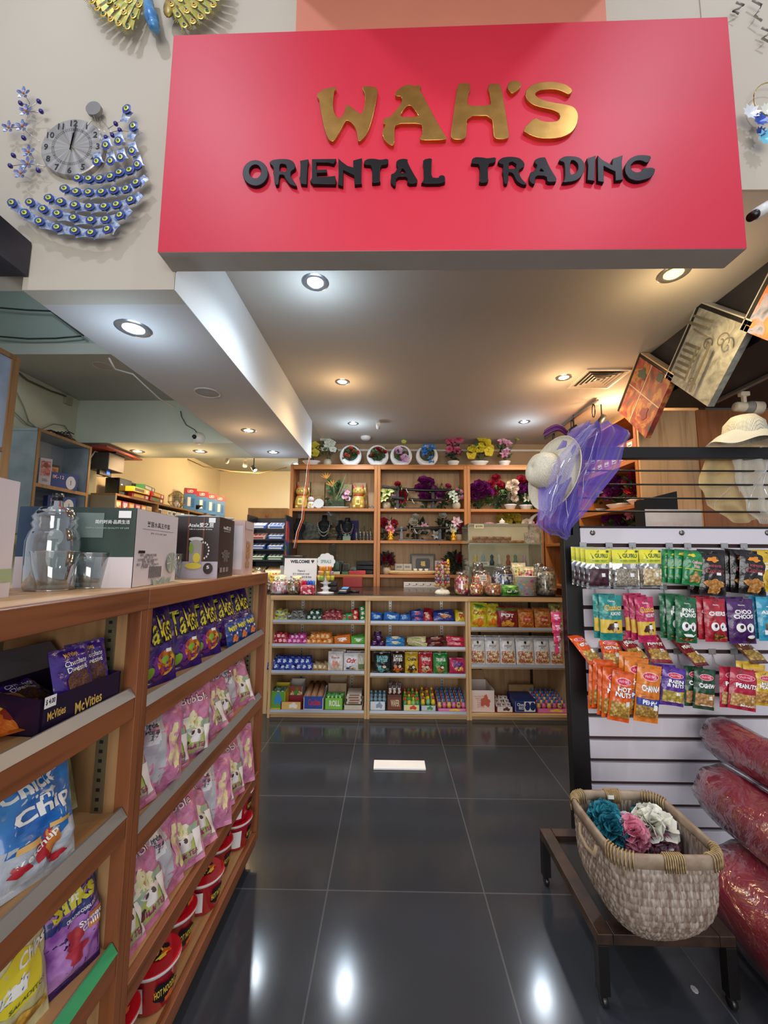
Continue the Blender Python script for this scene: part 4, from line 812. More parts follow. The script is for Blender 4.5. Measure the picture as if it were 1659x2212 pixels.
for i in range(9):
    y = 1.02+i*.09
    place(pk if i % 3 != 2 else pk2, 'sweet_bag', 'pink sweet bag, %s along the front of the third shelf above the red tubs' % ORD[i], 'sweets', (-.598-rnd.random()*.015, y, BL[2]), .125, 64+rnd.uniform(-26, 18), 24+rnd.uniform(-10, 16), 'pink sweet bags on third shelf, front', rnd.uniform(-5, 5))
for i in range(8):
    place(pk, 'sweet_bag', 'pink sweet bag tipped back, %s along the second row of the third shelf' % ORD[i], 'sweets', (-.735, 1.04+i*.1, BL[2]+.004), .125, 72+rnd.uniform(-18, 18), 34+rnd.uniform(-8, 8), 'pink sweet bags on third shelf, behind', rnd.uniform(-8, 8))
for i in range(8):
    for z_, nm_ in ((BL[1], 'second'), (BL[2], 'third')):
        place(pk if (i+(nm_ == 'third')) % 2 else pk2, 'sweet_bag', 'pink sweet bag lying on top of the %s shelf heap, %s along' % (nm_, ORD[i]), 'sweets', (-.655-rnd.random()*.03, 1.05+i*.1, z_+.12+rnd.random()*.02), .125, 70+rnd.uniform(-30, 20), 58+rnd.uniform(-10, 12), 'pink sweet bags on top of the %s shelf heap' % nm_, rnd.uniform(-8, 8))
# red instant noodle tubs
RT = mat('#b3122a', .25, kind='plain', coat=.5); RTD = mat('#7d1020', .25, coat=.5)
def tub_parts():
    g = G(); g.lathe([(.001, 0), (.046, 0), (.05, .004), (.064, .094), (.067, .098), (.0665, .104), (.063, .104)], 36, [0, 0, 1, 2, 2, 0])
    def S(u, k, l): a = u*1.6; r = .05+.014*k+l+.0004; return (r*sin(a), -r*cos(a), .004+.09*k)
    prints(g, S, [('blob', 0, .5, .42, .34, 3), ('text', 'HOT NOODLE', 0, .52, .62, .22, 4, 4, .02), ('blob', .15, .25, .2, .12, 5), ('rect', -.98, .12, -.6, .85, 6)], 1.2)
    body = g.mesh('tub_body', [RTD, RT, mat('#d6d2d2', .3), BLKP, mat('#f1d34a', .4), mat('#de6a22', .4), WHT], True)
    g = G(); g.lathe([(.001, .1045), (.062, .1045), (.0655, .1055), (.066, .103)], 36)
    S = lambda u, k, l: (u*.06, (k-.5)*.12, .1048+l)
    prints(g, S, [('blob', .05, .5, .6, .26, 1), ('blob', -.2, .62, .3, .14, 3), ('blob', .35, .35, .25, .1, 3), ('text', 'HOT', .05, .5, .8, .2, 2, 8, .04, .2), ('blob', .1, .3, .3, .06, 2)], 1)
    lid = g.mesh('tub_lid', [mat('#cf1c2b', .2, coat=.6), BLKP, mat('#f3e04a', .4), mat('#e0651f', .4)], True)
    return body, lid
tb, tl_ = tub_parts()
def tub(x, y, z, lb, rz=60):
    o = thing('noodle_tub', lb, 'instant noodles', (x, y, z), radians(rz), 'red noodle tubs on the bottom shelf'); inst(tb, 'bowl', None, None, (0, 0, 0), parent=o); inst(tl_, 'lid', None, None, (0, 0, 0), parent=o)
for i, y in enumerate((1.06, 1.205, 1.35, 1.495, 1.64, 1.785)):
    for k in (0, 1):
        if i in (1, 3) and k == 1: continue
        tub(-.66 if i % 2 == 0 else -.635, y, BL[3]+.1065*k, 'red instant noodle tub, %s of its stack, %s stack from the wide post' % (('bottom', 'top')[k] if i not in (1, 3) else 'alone', ORD[i]), 52+i*9)
for i, y in enumerate((1.13, 1.28, 1.43, 1.58, 1.73)):
    for k in (0, 1): tub(-.80, y, BL[3]+.1065*k, 'shaded red noodle tub in the rear row, %s layer, %s from the post' % (('lower', 'upper')[k], ORD[i]), 70)
# ---- near bay
DG = fo('#43248a', .2, '#311a6e'); dg = bag_mesh('biscuit_pack', .085, .1, .022, [DG, mat('#e8b25c', .4), WHT, mat('#5d3a2c', .6, kind='cells', h2='#7a4e39', sc=3), mat('#c4372f', .4)],
    [('ell', .1, .3, .62, .26, 3), ('text', 'Chocolate\nDigestive', .1, .62, 1.25, .26, 2, 3, .01), ('text', 'McVities', -.1, .86, .8, .09, 1, 4, .02), ('ell', -.6, .12, .3, .07, 4)], 9, wr=.3)
t = thing('display_carton', 'open dark purple biscuit carton with torn flap on the near upper shelf', 'carton', (-.66, .815, AL[0]), radians(86))
bm = box_mesh('carton', .185, .13, .075, [mat('#1f1030', .4, kind='plain'), WHT, GOLDP], [('text', 'McVities', .1, .32, .7, .28, 2, 3, .02), ('text', 'McVities', -.68, .4, .4, .2, 2, 3, .02), ('rect', -.97, .6, -.72, .86, 1), ('text', '$ 4.00', -.845, .73, .2, .14, 0)], [('text', '24 packs x 22g (0.78oz)', 0, .75, 1.7, .08, 1)], open_top=True, flap=.2)
inst(bm, 'body', None, None, (0, 0, 0), parent=t)
G().hexa([(-.0925, .062, .07), (.0925, .062, .07), (.0925, .065, .07), (-.0925, .065, .07), (-.088, .10, .125), (.09, .105, .12), (.09, .108, .12), (-.088, .103, .125)]).obj('flap', mat('#5d5a5e', .6), t)
for i, (yy, rz, s) in enumerate(((.80, 84, 'in front, nearer the camera'), (.855, 76, 'behind the carton front, nearer the post'))):
    place(dg, 'biscuit_pack', 'purple chocolate digestive pack standing in the carton, '+s, 'biscuits', (-.605-.012*i, yy, AL[0]+.035), .085, rz, 16)
for i in range(3): place(dg, 'biscuit_pack', 'shaded purple biscuit pack lying deep in the carton, %s one' % ORD[i], 'biscuits', (-.66-.03*i, .78+.03*i, AL[0]+.02), .085, 80, 60)
ob = bag_mesh('orange_snack_bag', .15, .2, .05, [fo('#e07a22', .3, '#c2551a'), mat('#f2c04a', .4), mat('#8a2a18', .4)], [('blob', 0, .5, .7, .3, 1), ('text', 'CHEESE', 0, .6, 1.2, .15, 2, 0, .03), ('blob', .3, .2, .4, .1, 2)], 5, wr=.3)
o = place(ob, 'orange_snack_bag', 'orange snack bag lying flat at the edge of the near upper shelf', 'chips', (-.64, .70, AL[0]+.012), .15, 60, 78)
gr = bag_mesh('cracker_bag', .15, .21, .07, [fo('#b7b07a', .5, '#8f8a55'), mat('#4a2f1c', .5), mat('#1d5a34', .5), mat('#cdb184', .5, kind='mix', h2='#b08f5c', sc=6), WHT, mat('#9aa34a', .5)],
    [('poly', [(-.9, .1), (.9, .1), (.9, .55), (-.9, .38)], 2), ('text', 'Grain', -.05, .84, 1.6, .2, 1, 4, .035), ('text', 'Whole Grain', .05, .66, 1.2, .07, 1, 4, .01), ('poly', [(-.7, .3), (-.2, .42), (0, .3), (-.5, .18)], 3), ('poly', [(-.1, .3), (.4, .45), (.6, .28), (.1, .14)], 3), ('poly', [(.3, .38), (.8, .48), (.85, .3), (.5, .22)], 3), ('poly', [(-.4, .28), (.1, .34), (.2, .16), (-.2, .1)], 3), ('rect', .1, .52, .4, .62, 4)], 12, wr=.25)
p = PZ(115, 1778, AL[1]); place(gr, 'cracker_bag', 'olive and green whole grain cracker bag leaning in the near second shelf', 'crackers', (-.72, .87, AL[1]+.002), .15, 60, 10, roll=-8)
ck = bag_mesh('chip_bag', .145, .19, .055, [fo('#c9ced6', .2, '#aab2bd'), mat('#1f5fae', .3, kind='mix', h2='#2b86cf', sc=2, coat=.4), WHT, mat('#c8742f', .5, kind='mix', h2='#e0a24e', sc=5), mat('#b01f2c', .4), mat('#1b2b55', .4), mat('#e0b26a', .5)],
    [('rect', -.97, .4, .97, .9, 1), ('blob', 0, .42, .95, .12, 1), ('text', 'Chick', -.12, .83, 1.3, .15, 2, 6, .03), ('text', "'n", .05, .70, .3, .07, 2, 6, .02), ('text', 'Chip', .12, .59, 1.4, .16, 2, 6, .035), ('blob', .1, .27, .3, .14, 4), ('blob', .25, .3, .22, .11, 3), ('rect', -.6, .33, .0, .38, 6), ('rect', .2, .4, .7, .44, 6), ('text', 'Ketchup', -.1, .29, 1.0, .08, 2, 25, .02), ('blob', -.5, .2, .25, .05, 4), ('blob', .4, .14, .3, .04, 4)], 21, wr=.25)
place(ck, 'chip_bag', 'blue and white chicken flavour chip bag behind the near second rail', 'chips', (-.61, .745, AL[1]), .16, 76, 16, roll=2)
place(gr, 'cracker_bag', 'dim cracker bag in the shadow behind the blue chip bag', 'crackers', (-.85, .80, AL[1]+.002), .15, 90, 18)
sl = bag_mesh('stick_snack_bag', .13, .2, .055, [fo('#3a1a5e', .25, '#26103f'), mat('#27306f', .3, coat=.3), mat('#c58fd0', .35, kind='mix', h2='#7a3a92', sc=3), mat('#a3182c', .35), WHT, mat('#d9cf3a', .35), mat('#c77a3d', .5), mat('#b03040', .4)],
    [('rect', -.95, .07, .95, .92, 2), ('rect', -.96, .55, .96, .93, 1), ('ell', -.3, .86, .42, .065, 4), ('ell', -.3, .86, .39, .058, 3), ('text', 'Holiday', -.3, .86, .6, .06, 4, 5, .01), ('text', 'Sliks', .0, .72, 1.4, .16, 5, 6, .04), ('rect', -.1, .7, .2, .76, 4), ('text', 'CRUNCHY CORN STICKS', .2, .58, 1.0, .03, 4, 6), ('blob', -.1, .4, .35, .1, 7), ('blob', 0, .27, .4, .09, 7), ('rect', .35, .48, .9, .52, 6), ('rect', .4, .38, .85, .43, 6), ('text', 'Sweet\nChilli', .45, .45, .7, .1, 4, 6, .02)], 31, wr=.25)
place(sl, 'stick_snack_bag', 'purple corn stick bag with yellow lettering beside the green rail', 'chips', (-.62, .862, AL[2]), .135, 74, 14, roll=3)
place(sl, 'stick_snack_bag', 'dark purple snack bag standing in shade behind the corn stick bag', 'chips', (-.72, .85, AL[2]), .135, 84, 14)
pt = bag_mesh('plantain_bag', .155, .21, .05, [fo('#d5cfa0', .3, '#bfb67c'), mat('#2d5a9e', .35), mat('#ead93a', .35), WHT, mat('#5d6a2e', .5), mat('#c58f2e', .5, kind='cells', h2='#e0b34a', sc=.8), BLKP],
    [('rect', -.95, .75, .95, .93, 3), ('text', 'Soldanza', .05, .78, 1.7, .14, 4, 5, .03, .3), ('poly', [(-.97, .3), (.97, .5), (.97, .72), (-.97, .46)], 1), ('ell', .15, .5, .6, .2, 2), ('text', 'Plantain', -.25, .47, 1.2, .12, 1, 6, .05, .2), ('text', 'Plantain', -.25, .475, 1.2, .12, 3, 6, .03, .2), ('text', 'Chips', .5, .62, .8, .1, 3, 6, .03, .2), ('rect', -.05, .42, .25, .5, 3), ('text', 'SALADITOS', .3, .36, .8, .035, 4, 6), ('blob', .1, .16, .7, .12, 5)], 41, wr=.2)
place(pt, 'plantain_bag', 'yellow and blue plantain chip bag behind the green rail', 'chips', (-.635, .745, AL[2]), .16, 82, 10)
place(pt, 'plantain_bag', 'pale plantain chip bag half hidden behind its yellow neighbour', 'chips', (-.73, .70, AL[2]), .16, 84, 12)
# ================================================================= GOODS ON TOP OF THE SNACK SHELF
TZ = 1.2172
def carton(label, corner, rz, w, d, h, body, front, side, mats, top=(), name='gift_box'):
    """corner = the nearest bottom corner (front face to its -X side, side face beyond it)"""
    me = box_mesh(name, w, d, h, mats, front, side, top); a = radians(rz); c = Vector((-w/2, d/2, 0)); c.rotate(Euler((0, 0, a)))
    return inst(me, name, label, 'box', (corner[0]+c.x, corner[1]+c.y, corner[2]), (0, 0, a))
DKG = mat('#26362f', .4, kind='mix', h2='#33463f', sc=1.5); PNK = mat('#d9cfcf', .55)
carton('dark green glassware gift box with white side panel and leaf print', (-.632, .985, TZ), 6, .27, .245, .197, None,
    [('rect', -1, 0, 1, .38, 1), ('rect', -1, .38, -.1, .99, 6), ('rect', -.05, .62, .45, .93, 7), ('text', '简约时尚·品质生活', .6, .82, .6, .05, 2, 0, .01), ('text', 'SIMPLE FASHION QUALITY OF LIFE', .52, .74, .75, .022, 8), ('rect', .7, .87, .92, .96, 2), ('ell', -.35, .62, .14, .1, 2), ('rect', -.42, .36, -.3, .6, 8)],
    [('rect', -.995, .005, .995, .995, 1), ('text', '莱茵水具五件套', 0, .82, 1.1, .075, 3, 0, .005), ('rect', -.75, .745, .75, .75, 4), ('text', '简 约 · 生 活 | 品 质 · 精 美', 0, .7, .75, .025, 4), ('rect', -.85, .43, -.58, .465, 3), ('text', '品名：玻璃水具五件套\n货号：JY-116\n执行标准：GB/T 26696-2011\n材质：钠钙玻璃\n规格：壶1500ml*1、杯250ml*4\n使用温度：0C-60C', -.42, .33, .95, .19, 4), ('rect', -.35, .1, .2, .25, 3)]
     + [('rect', -.33+.06*k, .1, -.31+.06*k, .25, 1) for k in range(9)] + [('ell', .68, .3, .27, .15, 5), ('poly', [(-.2, .0), (-.25, .1), (.1, .03), (.3, .11), (.4, .02), (.7, .1), (.6, .0)], 5)] + [('poly', [(.68, .3), (.68+.28*cos(a_), .3+.16*sin(a_)), (.68+.28*cos(a_+.12), .3+.16*sin(a_+.12))], 1) for a_ in (.3, .9, 1.6, 2.4, 3.2, 4.0, 4.9, 5.6)],
    [DKG, PNK, WHT, BLKP, mat('#6d6668', .5), mat('#8d9a85', .6, kind='mix', h2='#aab5a2', sc=8), mat('#1e2f3c', .4, kind='mix', h2='#25405e', sc=2), mat('#71807a', .5), mat('#9fb0aa', .5)])
carton('brown jug gift box printed with a lemon water jug', (-.600, 1.40, TZ), 6, .19, .185, .215, None,
    [('rect', -1, .0, 1, .27, 1), ('rect', -.72, .27, -.66, .99, 2), ('rect', -.12, .27, -.06, .99, 2), ('rect', .42, .27, .48, .99, 2), ('text', 'Atele爱之居', .35, .86, .9, .08, 3, 0, .015), ('text', 'Life is a journey of love', .35, .79, .8, .025, 3), ('rect', .62, .9, .86, .98, 3),
     ('rect', -.02, .2, .42, .56, 4), ('ell', .2, .63, .26, .035, 5), ('ell', .2, .56, .22, .06, 4), ('ell', .25, .33, .13, .08, 6), ('ell', .05, .48, .08, .08, 7), ('ell', .15, .2, .3, .05, 6)] + [('ell', .48+.2*cos(a_*.42-1.3), .45+.13*sin(a_*.42-1.3), .028, .018, 5) for a_ in range(8)] + [('ell', .68, .16, .17, .09, 0), ('text', '5', .68, .18, .1, .05, 3)],
    [('text', 'Atele爱之居', -.05, .84, 1.0, .07, 3, 0, .015), ('text', 'Life is a journey of love', -.05, .78, .8, .022, 3), ('text', '温馨提示\n首次使用请先清洗\n避免急冷急热\n请勿使用钢丝球\n轻拿轻放\n远离儿童', -.1, .36, 1.1, .2, 8), ('rect', -.8, .09, -.5, .17, 8), ('rect', -.42, .09, -.12, .17, 8), ('rect', -.04, .09, .26, .17, 8)],
    [mat('#30211f', .4), mat('#b9aeb6', .5), mat('#6e3b30', .5), WHT, mat('#a59a92', .3), mat('#d9d3cc', .3), mat('#d9c24a', .4), mat('#7fa03a', .4), mat('#8d8583', .5)])
carton('pale pink drinkware box standing last on the snack shelf', (-.603, 1.655, TZ), 4, .13, .14, .225, None, [('rect', -.9, .1, .9, .9, 1)], [('rect', -.9, .85, .9, .98, 2), ('rect', -.55, .3, .3, .6, 3), ('blob', -.2, .2, .5, .1, 4), ('rect', -.6, .62, .2, .66, 2)], [mat('#d3b6ad', .5, kind='mix', h2='#c9a79d', sc=2), PNK, mat('#cdbdb9', .5), mat('#c48a55', .5, kind='cells', h2='#e0b080', sc=.8), mat('#b98d6a', .5)])
carton('white carton with lime green side at the near end of the shelf top', (-.690, .50, TZ), 8, .2, .27, .222, None, [('rect', -1, 0, 1, 1, 4)], [('rect', -.995, .13, .995, .24, 1), ('text', 'Designed to bring warmth\nand comfort to your home\nporcelain\nhandmade dinnerware\ngift box with tray\ncontents: one teapot\nfour cups', .25, .66, .8, .28, 2), ('text', 'N.W: 5000g\nG.W: 5600g\nSIZE: 30cm', .35, .44, .55, .1, 2), ('text', 'Item No. 007', .4, .35, .4, .02, 3)] + [('rect', .3+.03*k, .25, .312+.03*k, .33, 2) for k in range(11)] + [('text', 'MADE IN CHINA', .45, .03, .5, .025, 2), ('rect', .3, .06, .42, .1, 2), ('rect', .48, .06, .6, .1, 2), ('rect', .66, .06, .76, .1, 2)], [PNK, mat('#a3b585', .5), mat('#57505a', .5), mat('#9a9298', .5), mat('#b9cf96', .5)])
GL = glass('#e9f1ef', .74)
def tumbler(label, c, r0, r1, h, ribs=0, cat='glass', name='drinking_glass'):
    t = thing(name, label, cat, (c[0], c[1], TZ)); g = G(); seg = 48
    pr = [(.001, .002), (r0*.96, .0015), (r0, .006), (r0*1.02, .012), (r1, h), (r1-.0018, h+.0012), (r1-.003, h), (r0*.98-.002, .014), (.001, .012)]
    v = []; 
    for r, z in pr:
        for i in range(seg):
            a = 2*pi*i/seg; q = r*(1+(.012 if i % 2 else -.008)*(1 if ribs and .02 < z < h*.85 else 0)); v.append((q*cos(a), q*sin(a), z))
    g.add(v, [(j*seg+i, j*seg+(i+1) % seg, (j+1)*seg+(i+1) % seg, (j+1)*seg+i) for j in range(len(pr)-1) for i in range(seg)])
    g.obj('bowl', GL, t, True)
    g = G(); g.lathe([(r1, h), (r1+.0006, h+.001), (r1-.001, h+.002), (r1-.0028, h)], 40).lathe([(r0*.97, .0), (r0*1.0, .002), (r0*.97, .004), (r0*.9, .003)], 40); g.obj('rim_and_foot', glass('#ffffff', .45), t, True)
    return t
def at_top(px, py): return PZ(px, py, TZ)
c = at_top(112, 1276); tumbler('clear flared glass nearest the camera in front of the ribbed jug', (c.x, c.y), .031, .046, .087)
c = at_top(203, 1270); tumbler('clear flared glass before the dark green box', (c.x-.01, c.y), .030, .043, .084)
c = at_top(368, 1250); tumbler('ribbed glass tumbler between the two gift boxes', (c.x, c.y+.0), .030, .038, .083, 1)
tumbler('small glass standing behind the flared glasses', (-.745, .985), .024, .028, .075)
c = (-.775, .915, TZ); t = thing('glass_jug', 'ribbed clear glass water jug with lid behind the nearest glass', 'jug', c)
g = G(); pr = [(.001, .002), (.046, .002), (.048, .01), (.05, .08), (.05, .11), (.046, .13), (.040, .14), (.044, .15), (.040, .158), (.044, .166), (.038, .175), (.036, .18)]; seg = 56; v = []
for r, z in pr:
    for i in range(seg): a = 2*pi*i/seg; q = r*(1+(.018 if i % 2 else -.01)*(z < .125)); v.append((q*cos(a), q*sin(a), z))
g.add(v, [(j*seg+i, j*seg+(i+1) % seg, (j+1)*seg+(i+1) % seg, (j+1)*seg+i) for j in range(len(pr)-1) for i in range(seg)]); g.obj('body', GL, t, True)
G().lathe([(.001, .205), (.012, .204), (.013, .192), (.030, .188), (.034, .18), (.034, .176), (.001, .176)], 26).obj('lid', glass('#eef2f1', .55), t, True)
G().lathe([(.001, .222), (.0105, .222), (.0105, .206), (.001, .206)], 20).obj('lid_knob', mat('#191a1c', .3), t, True)
c = (-.79, 1.28, TZ); t = thing('glass_jug', 'clear glass jug with round handle between the gift boxes', 'jug', c)
G().lathe([(.001, .002), (.04, .002), (.042, .01), (.042, .13), (.034, .15), (.034, .165), (.037, .17)], 36).obj('body', GL, t, True)
G().tube([(.038, 0, .145), (.062, 0, .15), (.08, 0, .13), (.086, 0, .1), (.08, 0, .07), (.06, 0, .05), (.04, 0, .05)], .0045, 10).obj('handle', glass('#ffffff', .5), t, True)
for i, (x, y, r) in enumerate(((-.735, 1.43, .035), (-.672, 1.485, .05), (-.632, 1.535, .03))):
    tag(G().lathe([(.001, 0), (r*.7, 0), (r, .006), (r*.98, .007), (r*.7, .003), (.001, .003)], 30).obj('saucer', mat('#e7e8e2', .3), smooth=True, loc=(x, y, TZ+.2158)), 'white saucer lying on top of the brown jug box, %s from the shop front' % ORD[i], 'saucer', 'saucers on the brown box')
# ================================================================= SIDE ROOM BEHIND THE SNACK SHELVES
x0 = -2.0; t = thing('hanging_cabinet', 'wood-framed cabinet with blue grey panel at the picture edge above the shelf', 'cabinet', (x0, 1.2, 1.2))
G().box(-.3, -.005, 0, .83, 0, 1.12).obj('panel', mat('#7f8fa5', .35, kind='mix', h2='#93a3b8', sc=1), t)
TE2 = mat('#8e6a43', .5, kind='woodz', h2='#75532f')
for a, b, c_, d in ((.79, .83, 0, 1.14), (0, .04, 0, 1.14)): G().box(-.31, .004, a, b, c_, d).obj('frame', TE2, t)
G().box(-.31, .006, -.002, .832, 1.12, 1.145).obj('frame', TE2, t); G().box(-.31, .004, .04, .79, .62, .64).obj('frame', TE2, t)
XG = -2.62; ya = PX(82, 930, XG).y; yb = PX(195, 985, XG).y; za_ = PX(82, 930, XG).z; sy = yb-ya
t = thing('wall_shelf_box', 'pale blue shelf cabinet on the side wall holding blue boxes', 'cabinet', (XG, ya, 1.45)); BG = mat('#8f9fab', .6, kind='mix', h2='#a5b2bb', sc=1); hh = za_-1.45
G().box(-.22, 0, 0, .018, 0, hh).obj('side_panel', BG, t); G().box(-.22, 0, sy-.018, sy, 0, hh).obj('side_panel', BG, t)
G().box(-.22, 0, -.005, sy+.005, hh, hh+.02).obj('top', BG, t); G().box(-.232, -.22, 0, sy, 0, hh).obj('back_panel', mat('#95a4b0', .6), t)
zsh = PX(85, 1045, XG).z-1.45
G().box(-.22, 0, .018, sy-.018, zsh-.02, zsh).obj('shelf', mat('#7b8791', .6), t)
g = G().box(.001, .008, -.002, .02, 0, hh+.02).box(.001, .008, sy-.02, sy+.002, 0, hh+.02).box(.001, .008, .02, sy-.02, hh-.002, hh+.02).box(.001, .008, .02, sy-.02, zsh-.025, zsh+.002); g.obj('face_frame', TE2, t)
BX = mat('#1f4a9c', .35, kind='plain'); ik = box_mesh('clock_box', .19, .08, .13, [BX, mat('#f0f2f5', .4), mat('#e05a35', .4)], [('text', 'IK-12', -.4, .72, .8, .2, 2, 0, .03), ('text', 'IK-12', -.41, .73, .8, .2, 1, 0, .0), ('ell', .5, .45, .36, .42, 1), ('rect', .48, .3, .53, .6, 0)], [('text', 'IK-12', 0, .5, 1.4, .3, 1, 0, .03)])
yc = (ya+yb)/2
inst(ik, 'clock_box', 'blue boxed clock on the upper shelf of the pale cabinet', 'box', (XG-.06, yc+.06, 1.45+zsh), (0, 0, radians(62)))
inst(ik, 'clock_box', 'blue boxed clock below the pale cabinet shelf', 'box', (XG-.06, yc+.06, 1.45+zsh-.19), (0, 0, radians(62)))
G_ = G().box(-.1, .0, .08, .38, 1.30, 1.449); tag(G_.obj('wall_ledge', BG, loc=(XG-.05, ya, 0)), 'pale ledge under the blue boxed clocks', 'shelf')
dl = box_mesh('doll_box', .075, .06, .21, [mat('#cfc9d2', .3), mat('#d9a9a0', .4, kind='mix', h2='#b8484a', sc=6), mat('#8a5a4a', .4), WHT], [('rect', -.8, .35, .8, .9, 1), ('ell', 0, .75, .4, .1, 2), ('text', 'DOLL', 0, .2, .9, .1, 2)], [('rect', -.8, .3, .8, .9, 3)])
inst(dl, 'doll_box', 'tall white windowed gift box in the pale cabinet', 'box', (XG-.05, ya+.14, 1.45+zsh), (0, 0, radians(60)))
g2 = box_mesh('doll_box', .1, .05, .12, [mat('#3a2a28', .4), mat('#c9a05a', .3, .4, 'mix', '#7a4a3a', 6), WHT], [('rect', -.8, .1, .8, .9, 1), ('rect', .1, .1, .7, .35, 2)])
inst(g2, 'doll_box', 'brown and gold box standing behind the blue clock box', 'box', (XG-.15, yc+.05, 1.45+zsh+.0), (0, 0, radians(70)), (1, 1, 1.7))
g = G(); pts = [PX(x, y, XG-.1) for x, y in ((52, 1022), (50, 985), (55, 950), (70, 935), (110, 930), (160, 950), (185, 975), (195, 1000))]; g.tube([pts[0]]+pts, .008, 6)
tag(g.obj('power_cable', mat('#15161a', .4), smooth=True), 'thick black cable looping over the pale blue cabinet', 'cable')
g = G().box(0, .12, .0, .05, 0, .025).box(.13, .16, .01, .04, 0, .018)
for k in range(5): g.tube([(.02+.03*k, .02, .03), (.05+.03*k, .0, .04), (.07+.03*k, .03, .028)], .004, 5)
tag(g.obj('power_strip', mat('#19191c', .4), loc=(XG-.12, ya+.22, za_+.021)), 'tangle of black power adapters on top of the pale cabinet', 'power strip')
# gadgets on the side wall
p = PX(217, 1020, -2.72)
tag(G().box(0, .03, 0, .16, 0, .07).obj('network_switch', mat('#1e2127', .35), loc=(p.x, p.y-.05, p.z-.03), bev=.004), 'black network box with a blue light hanging from cords', 'network box')
G().box(.0301, .032, .09, .13, .02, .05).obj('light', mat('#3d73e8', .3, emit=1.5), bpy.data.objects['network_switch'])
g = G(); q = [PX(x, y, -2.72) for x, y in ((195, 990), (205, 975), (215, 978), (222, 990), (230, 1010), (226, 1030), (210, 1028))]; g.tube(q, .006, 5); tag(g.obj('white_cable', mat('#d7d9dc', .5), smooth=True), 'coiled white cable above the network box', 'cable')
p = PX(235, 990, -2.6); t = thing('wall_speaker', 'dark speaker box on a red shelf high on the side wall', 'speaker', (-2.6, p.y, p.z))
G().box(-.2, 0, 0, .22, -.1, .06).obj('cabinet', mat('#3c3a3b', .5), t, bev=.006); G().box(-.26, .06, -.12, .4, .075, .09).obj('shelf', mat('#8f3a35', .5), t); G().box(-.1, .03, .05, .3, .061, .0745).obj('player', mat('#1b1a1c', .4), t)
# long wall shelf with boxes
XL = -2.6; y0 = PX(250, 1065, XL).y; y1 = 6.5; zt_ = PX(250, 1065, XL).z+.0
t = thing('wall_shelf', 'long wood-edged shelf unit along the side wall with small boxes', 'shelf unit', (XL, y0, 0)); LL = y1-y0
G().box(-.24, 0, 0, LL, zt_-.02, zt_).obj('top', TE2, t); G().box(-.24, 0, 0, .02, 1.0, zt_-.021).obj('side_panel', mat('#8a8378', .6), t); G().box(-.24, -.23, .02, LL, 1.0, zt_-.021).obj('back_panel', mat('#6b5a48', .7), t)
for k in range(1, 4): G().box(-.229, 0, LL*k/4, LL*k/4+.02, 1.0, zt_-.021).obj('divider', TE2, t)
zl = zt_-.13; G().box(-.229, -.001, .021, LL, zl-.018, zl).obj('shelf', TE2, t)
sb = [box_mesh('small_box', .085, .08, .07, [mat(h, .45), mat(h2, .4), WHT], [('rect', -.7, .3, .7, .8, 1), ('rect', -.5, .1, .2, .3, 2)]) for h, h2 in (('#cf7a2d', '#f2e3c0'), ('#b04a80', '#f0d0e0'), ('#e6e6e6', '#8a9ab0'), ('#e9e9ea', '#4a4a52'), ('#c9ccd2', '#e0b04a'), ('#d0442f', '#f3e9d8'))]
k = 0; y = y0+.07
while y < y1-.1:
    ok = all(abs(y-(y0+LL*j/4+.01)) > .06 for j in range(1, 4))
    if ok: inst(sb[k % 2 * 1 if k < 5 else 2+(k*7) % 3], 'small_box', 'small boxed item in the long wall shelf, %s from its near end' % (ORD[k] if k < 20 else str(k+1)+'th'), 'box', (XL-.055, y, zl), (0, 0, pi/2), group='small boxes in the wall shelf')
    y += .1; k += 1
p = PX(262, 1050, XL-.05); t = thing('router', 'glossy black box-shaped router on the long wall shelf', 'router', (XL-.1, p.y, zt_))
G().box(-.08, .06, -.05, .15, 0, .17).obj('case', mat('#0b0c0e', .08, coat=.8), t, bev=.01); G().box(-.06, .05, .16, .29, 0, .16).obj('second_case', mat('#101114', .12, coat=.6), t, bev=.008); G().box(.061, .0625, -.02, .0, .1, .11).obj('light', mat('#cfe4ff', .3, emit=1), t)
fb = [box_mesh('toy_carton', .3, .2, .05, [mat(h, .4), mat(h2, .4), WHT], [('rect', -.8, .2, .3, .8, 1), ('rect', .5, .2, .8, .8, 2)], [('rect', -.6, .3, .6, .7, 1)]) for h, h2 in (('#b3262b', '#e0c23a'), ('#2f7a4a', '#e8e8e8'), ('#a32a2d', '#35824f'), ('#d8b52e', '#3a2d20'))]
yy = PX(290, 1060, XL).y
for i, (k, dy, dz, dx) in enumerate(((0, 0, 0, 0), (3, -.05, .05, .03), (2, .28, 0, 0), (0, .28, .051, .01), (1, .12, .103, 0), (2, .3, .155, 0))):
    if i == 5: continue
    inst(fb[k], 'toy_carton', 'flat red, green or yellow carton, %s of the pile on the long shelf' % ORD[i], 'box', (XL-.1+dx, yy+.12+dy, zt_+dz+(.002 if i else 0)), (0, 0, pi/2+.05*i), group=None)
yy = PX(395, 1090, XL).y; t = thing('wire_lamp', 'gold wire cage lantern on the long wall shelf', 'lantern', (XL-.08, yy, zt_)); g = G()
for k in range(8):
    a = 2*pi*k/8; g.tube([(.03*cos(a), .03*sin(a), 0), (.1*cos(a), .1*sin(a), .07), (.1*cos(a), .1*sin(a), .15), (.03*cos(a), .03*sin(a), .21)], .004, 5)
for z, r in ((.07, .1), (.15, .1), (.21, .03), (.0, .03)): g.tube([(r*cos(2*pi*i/8), r*sin(2*pi*i/8), z+.001) for i in range(9)], .004, 5)
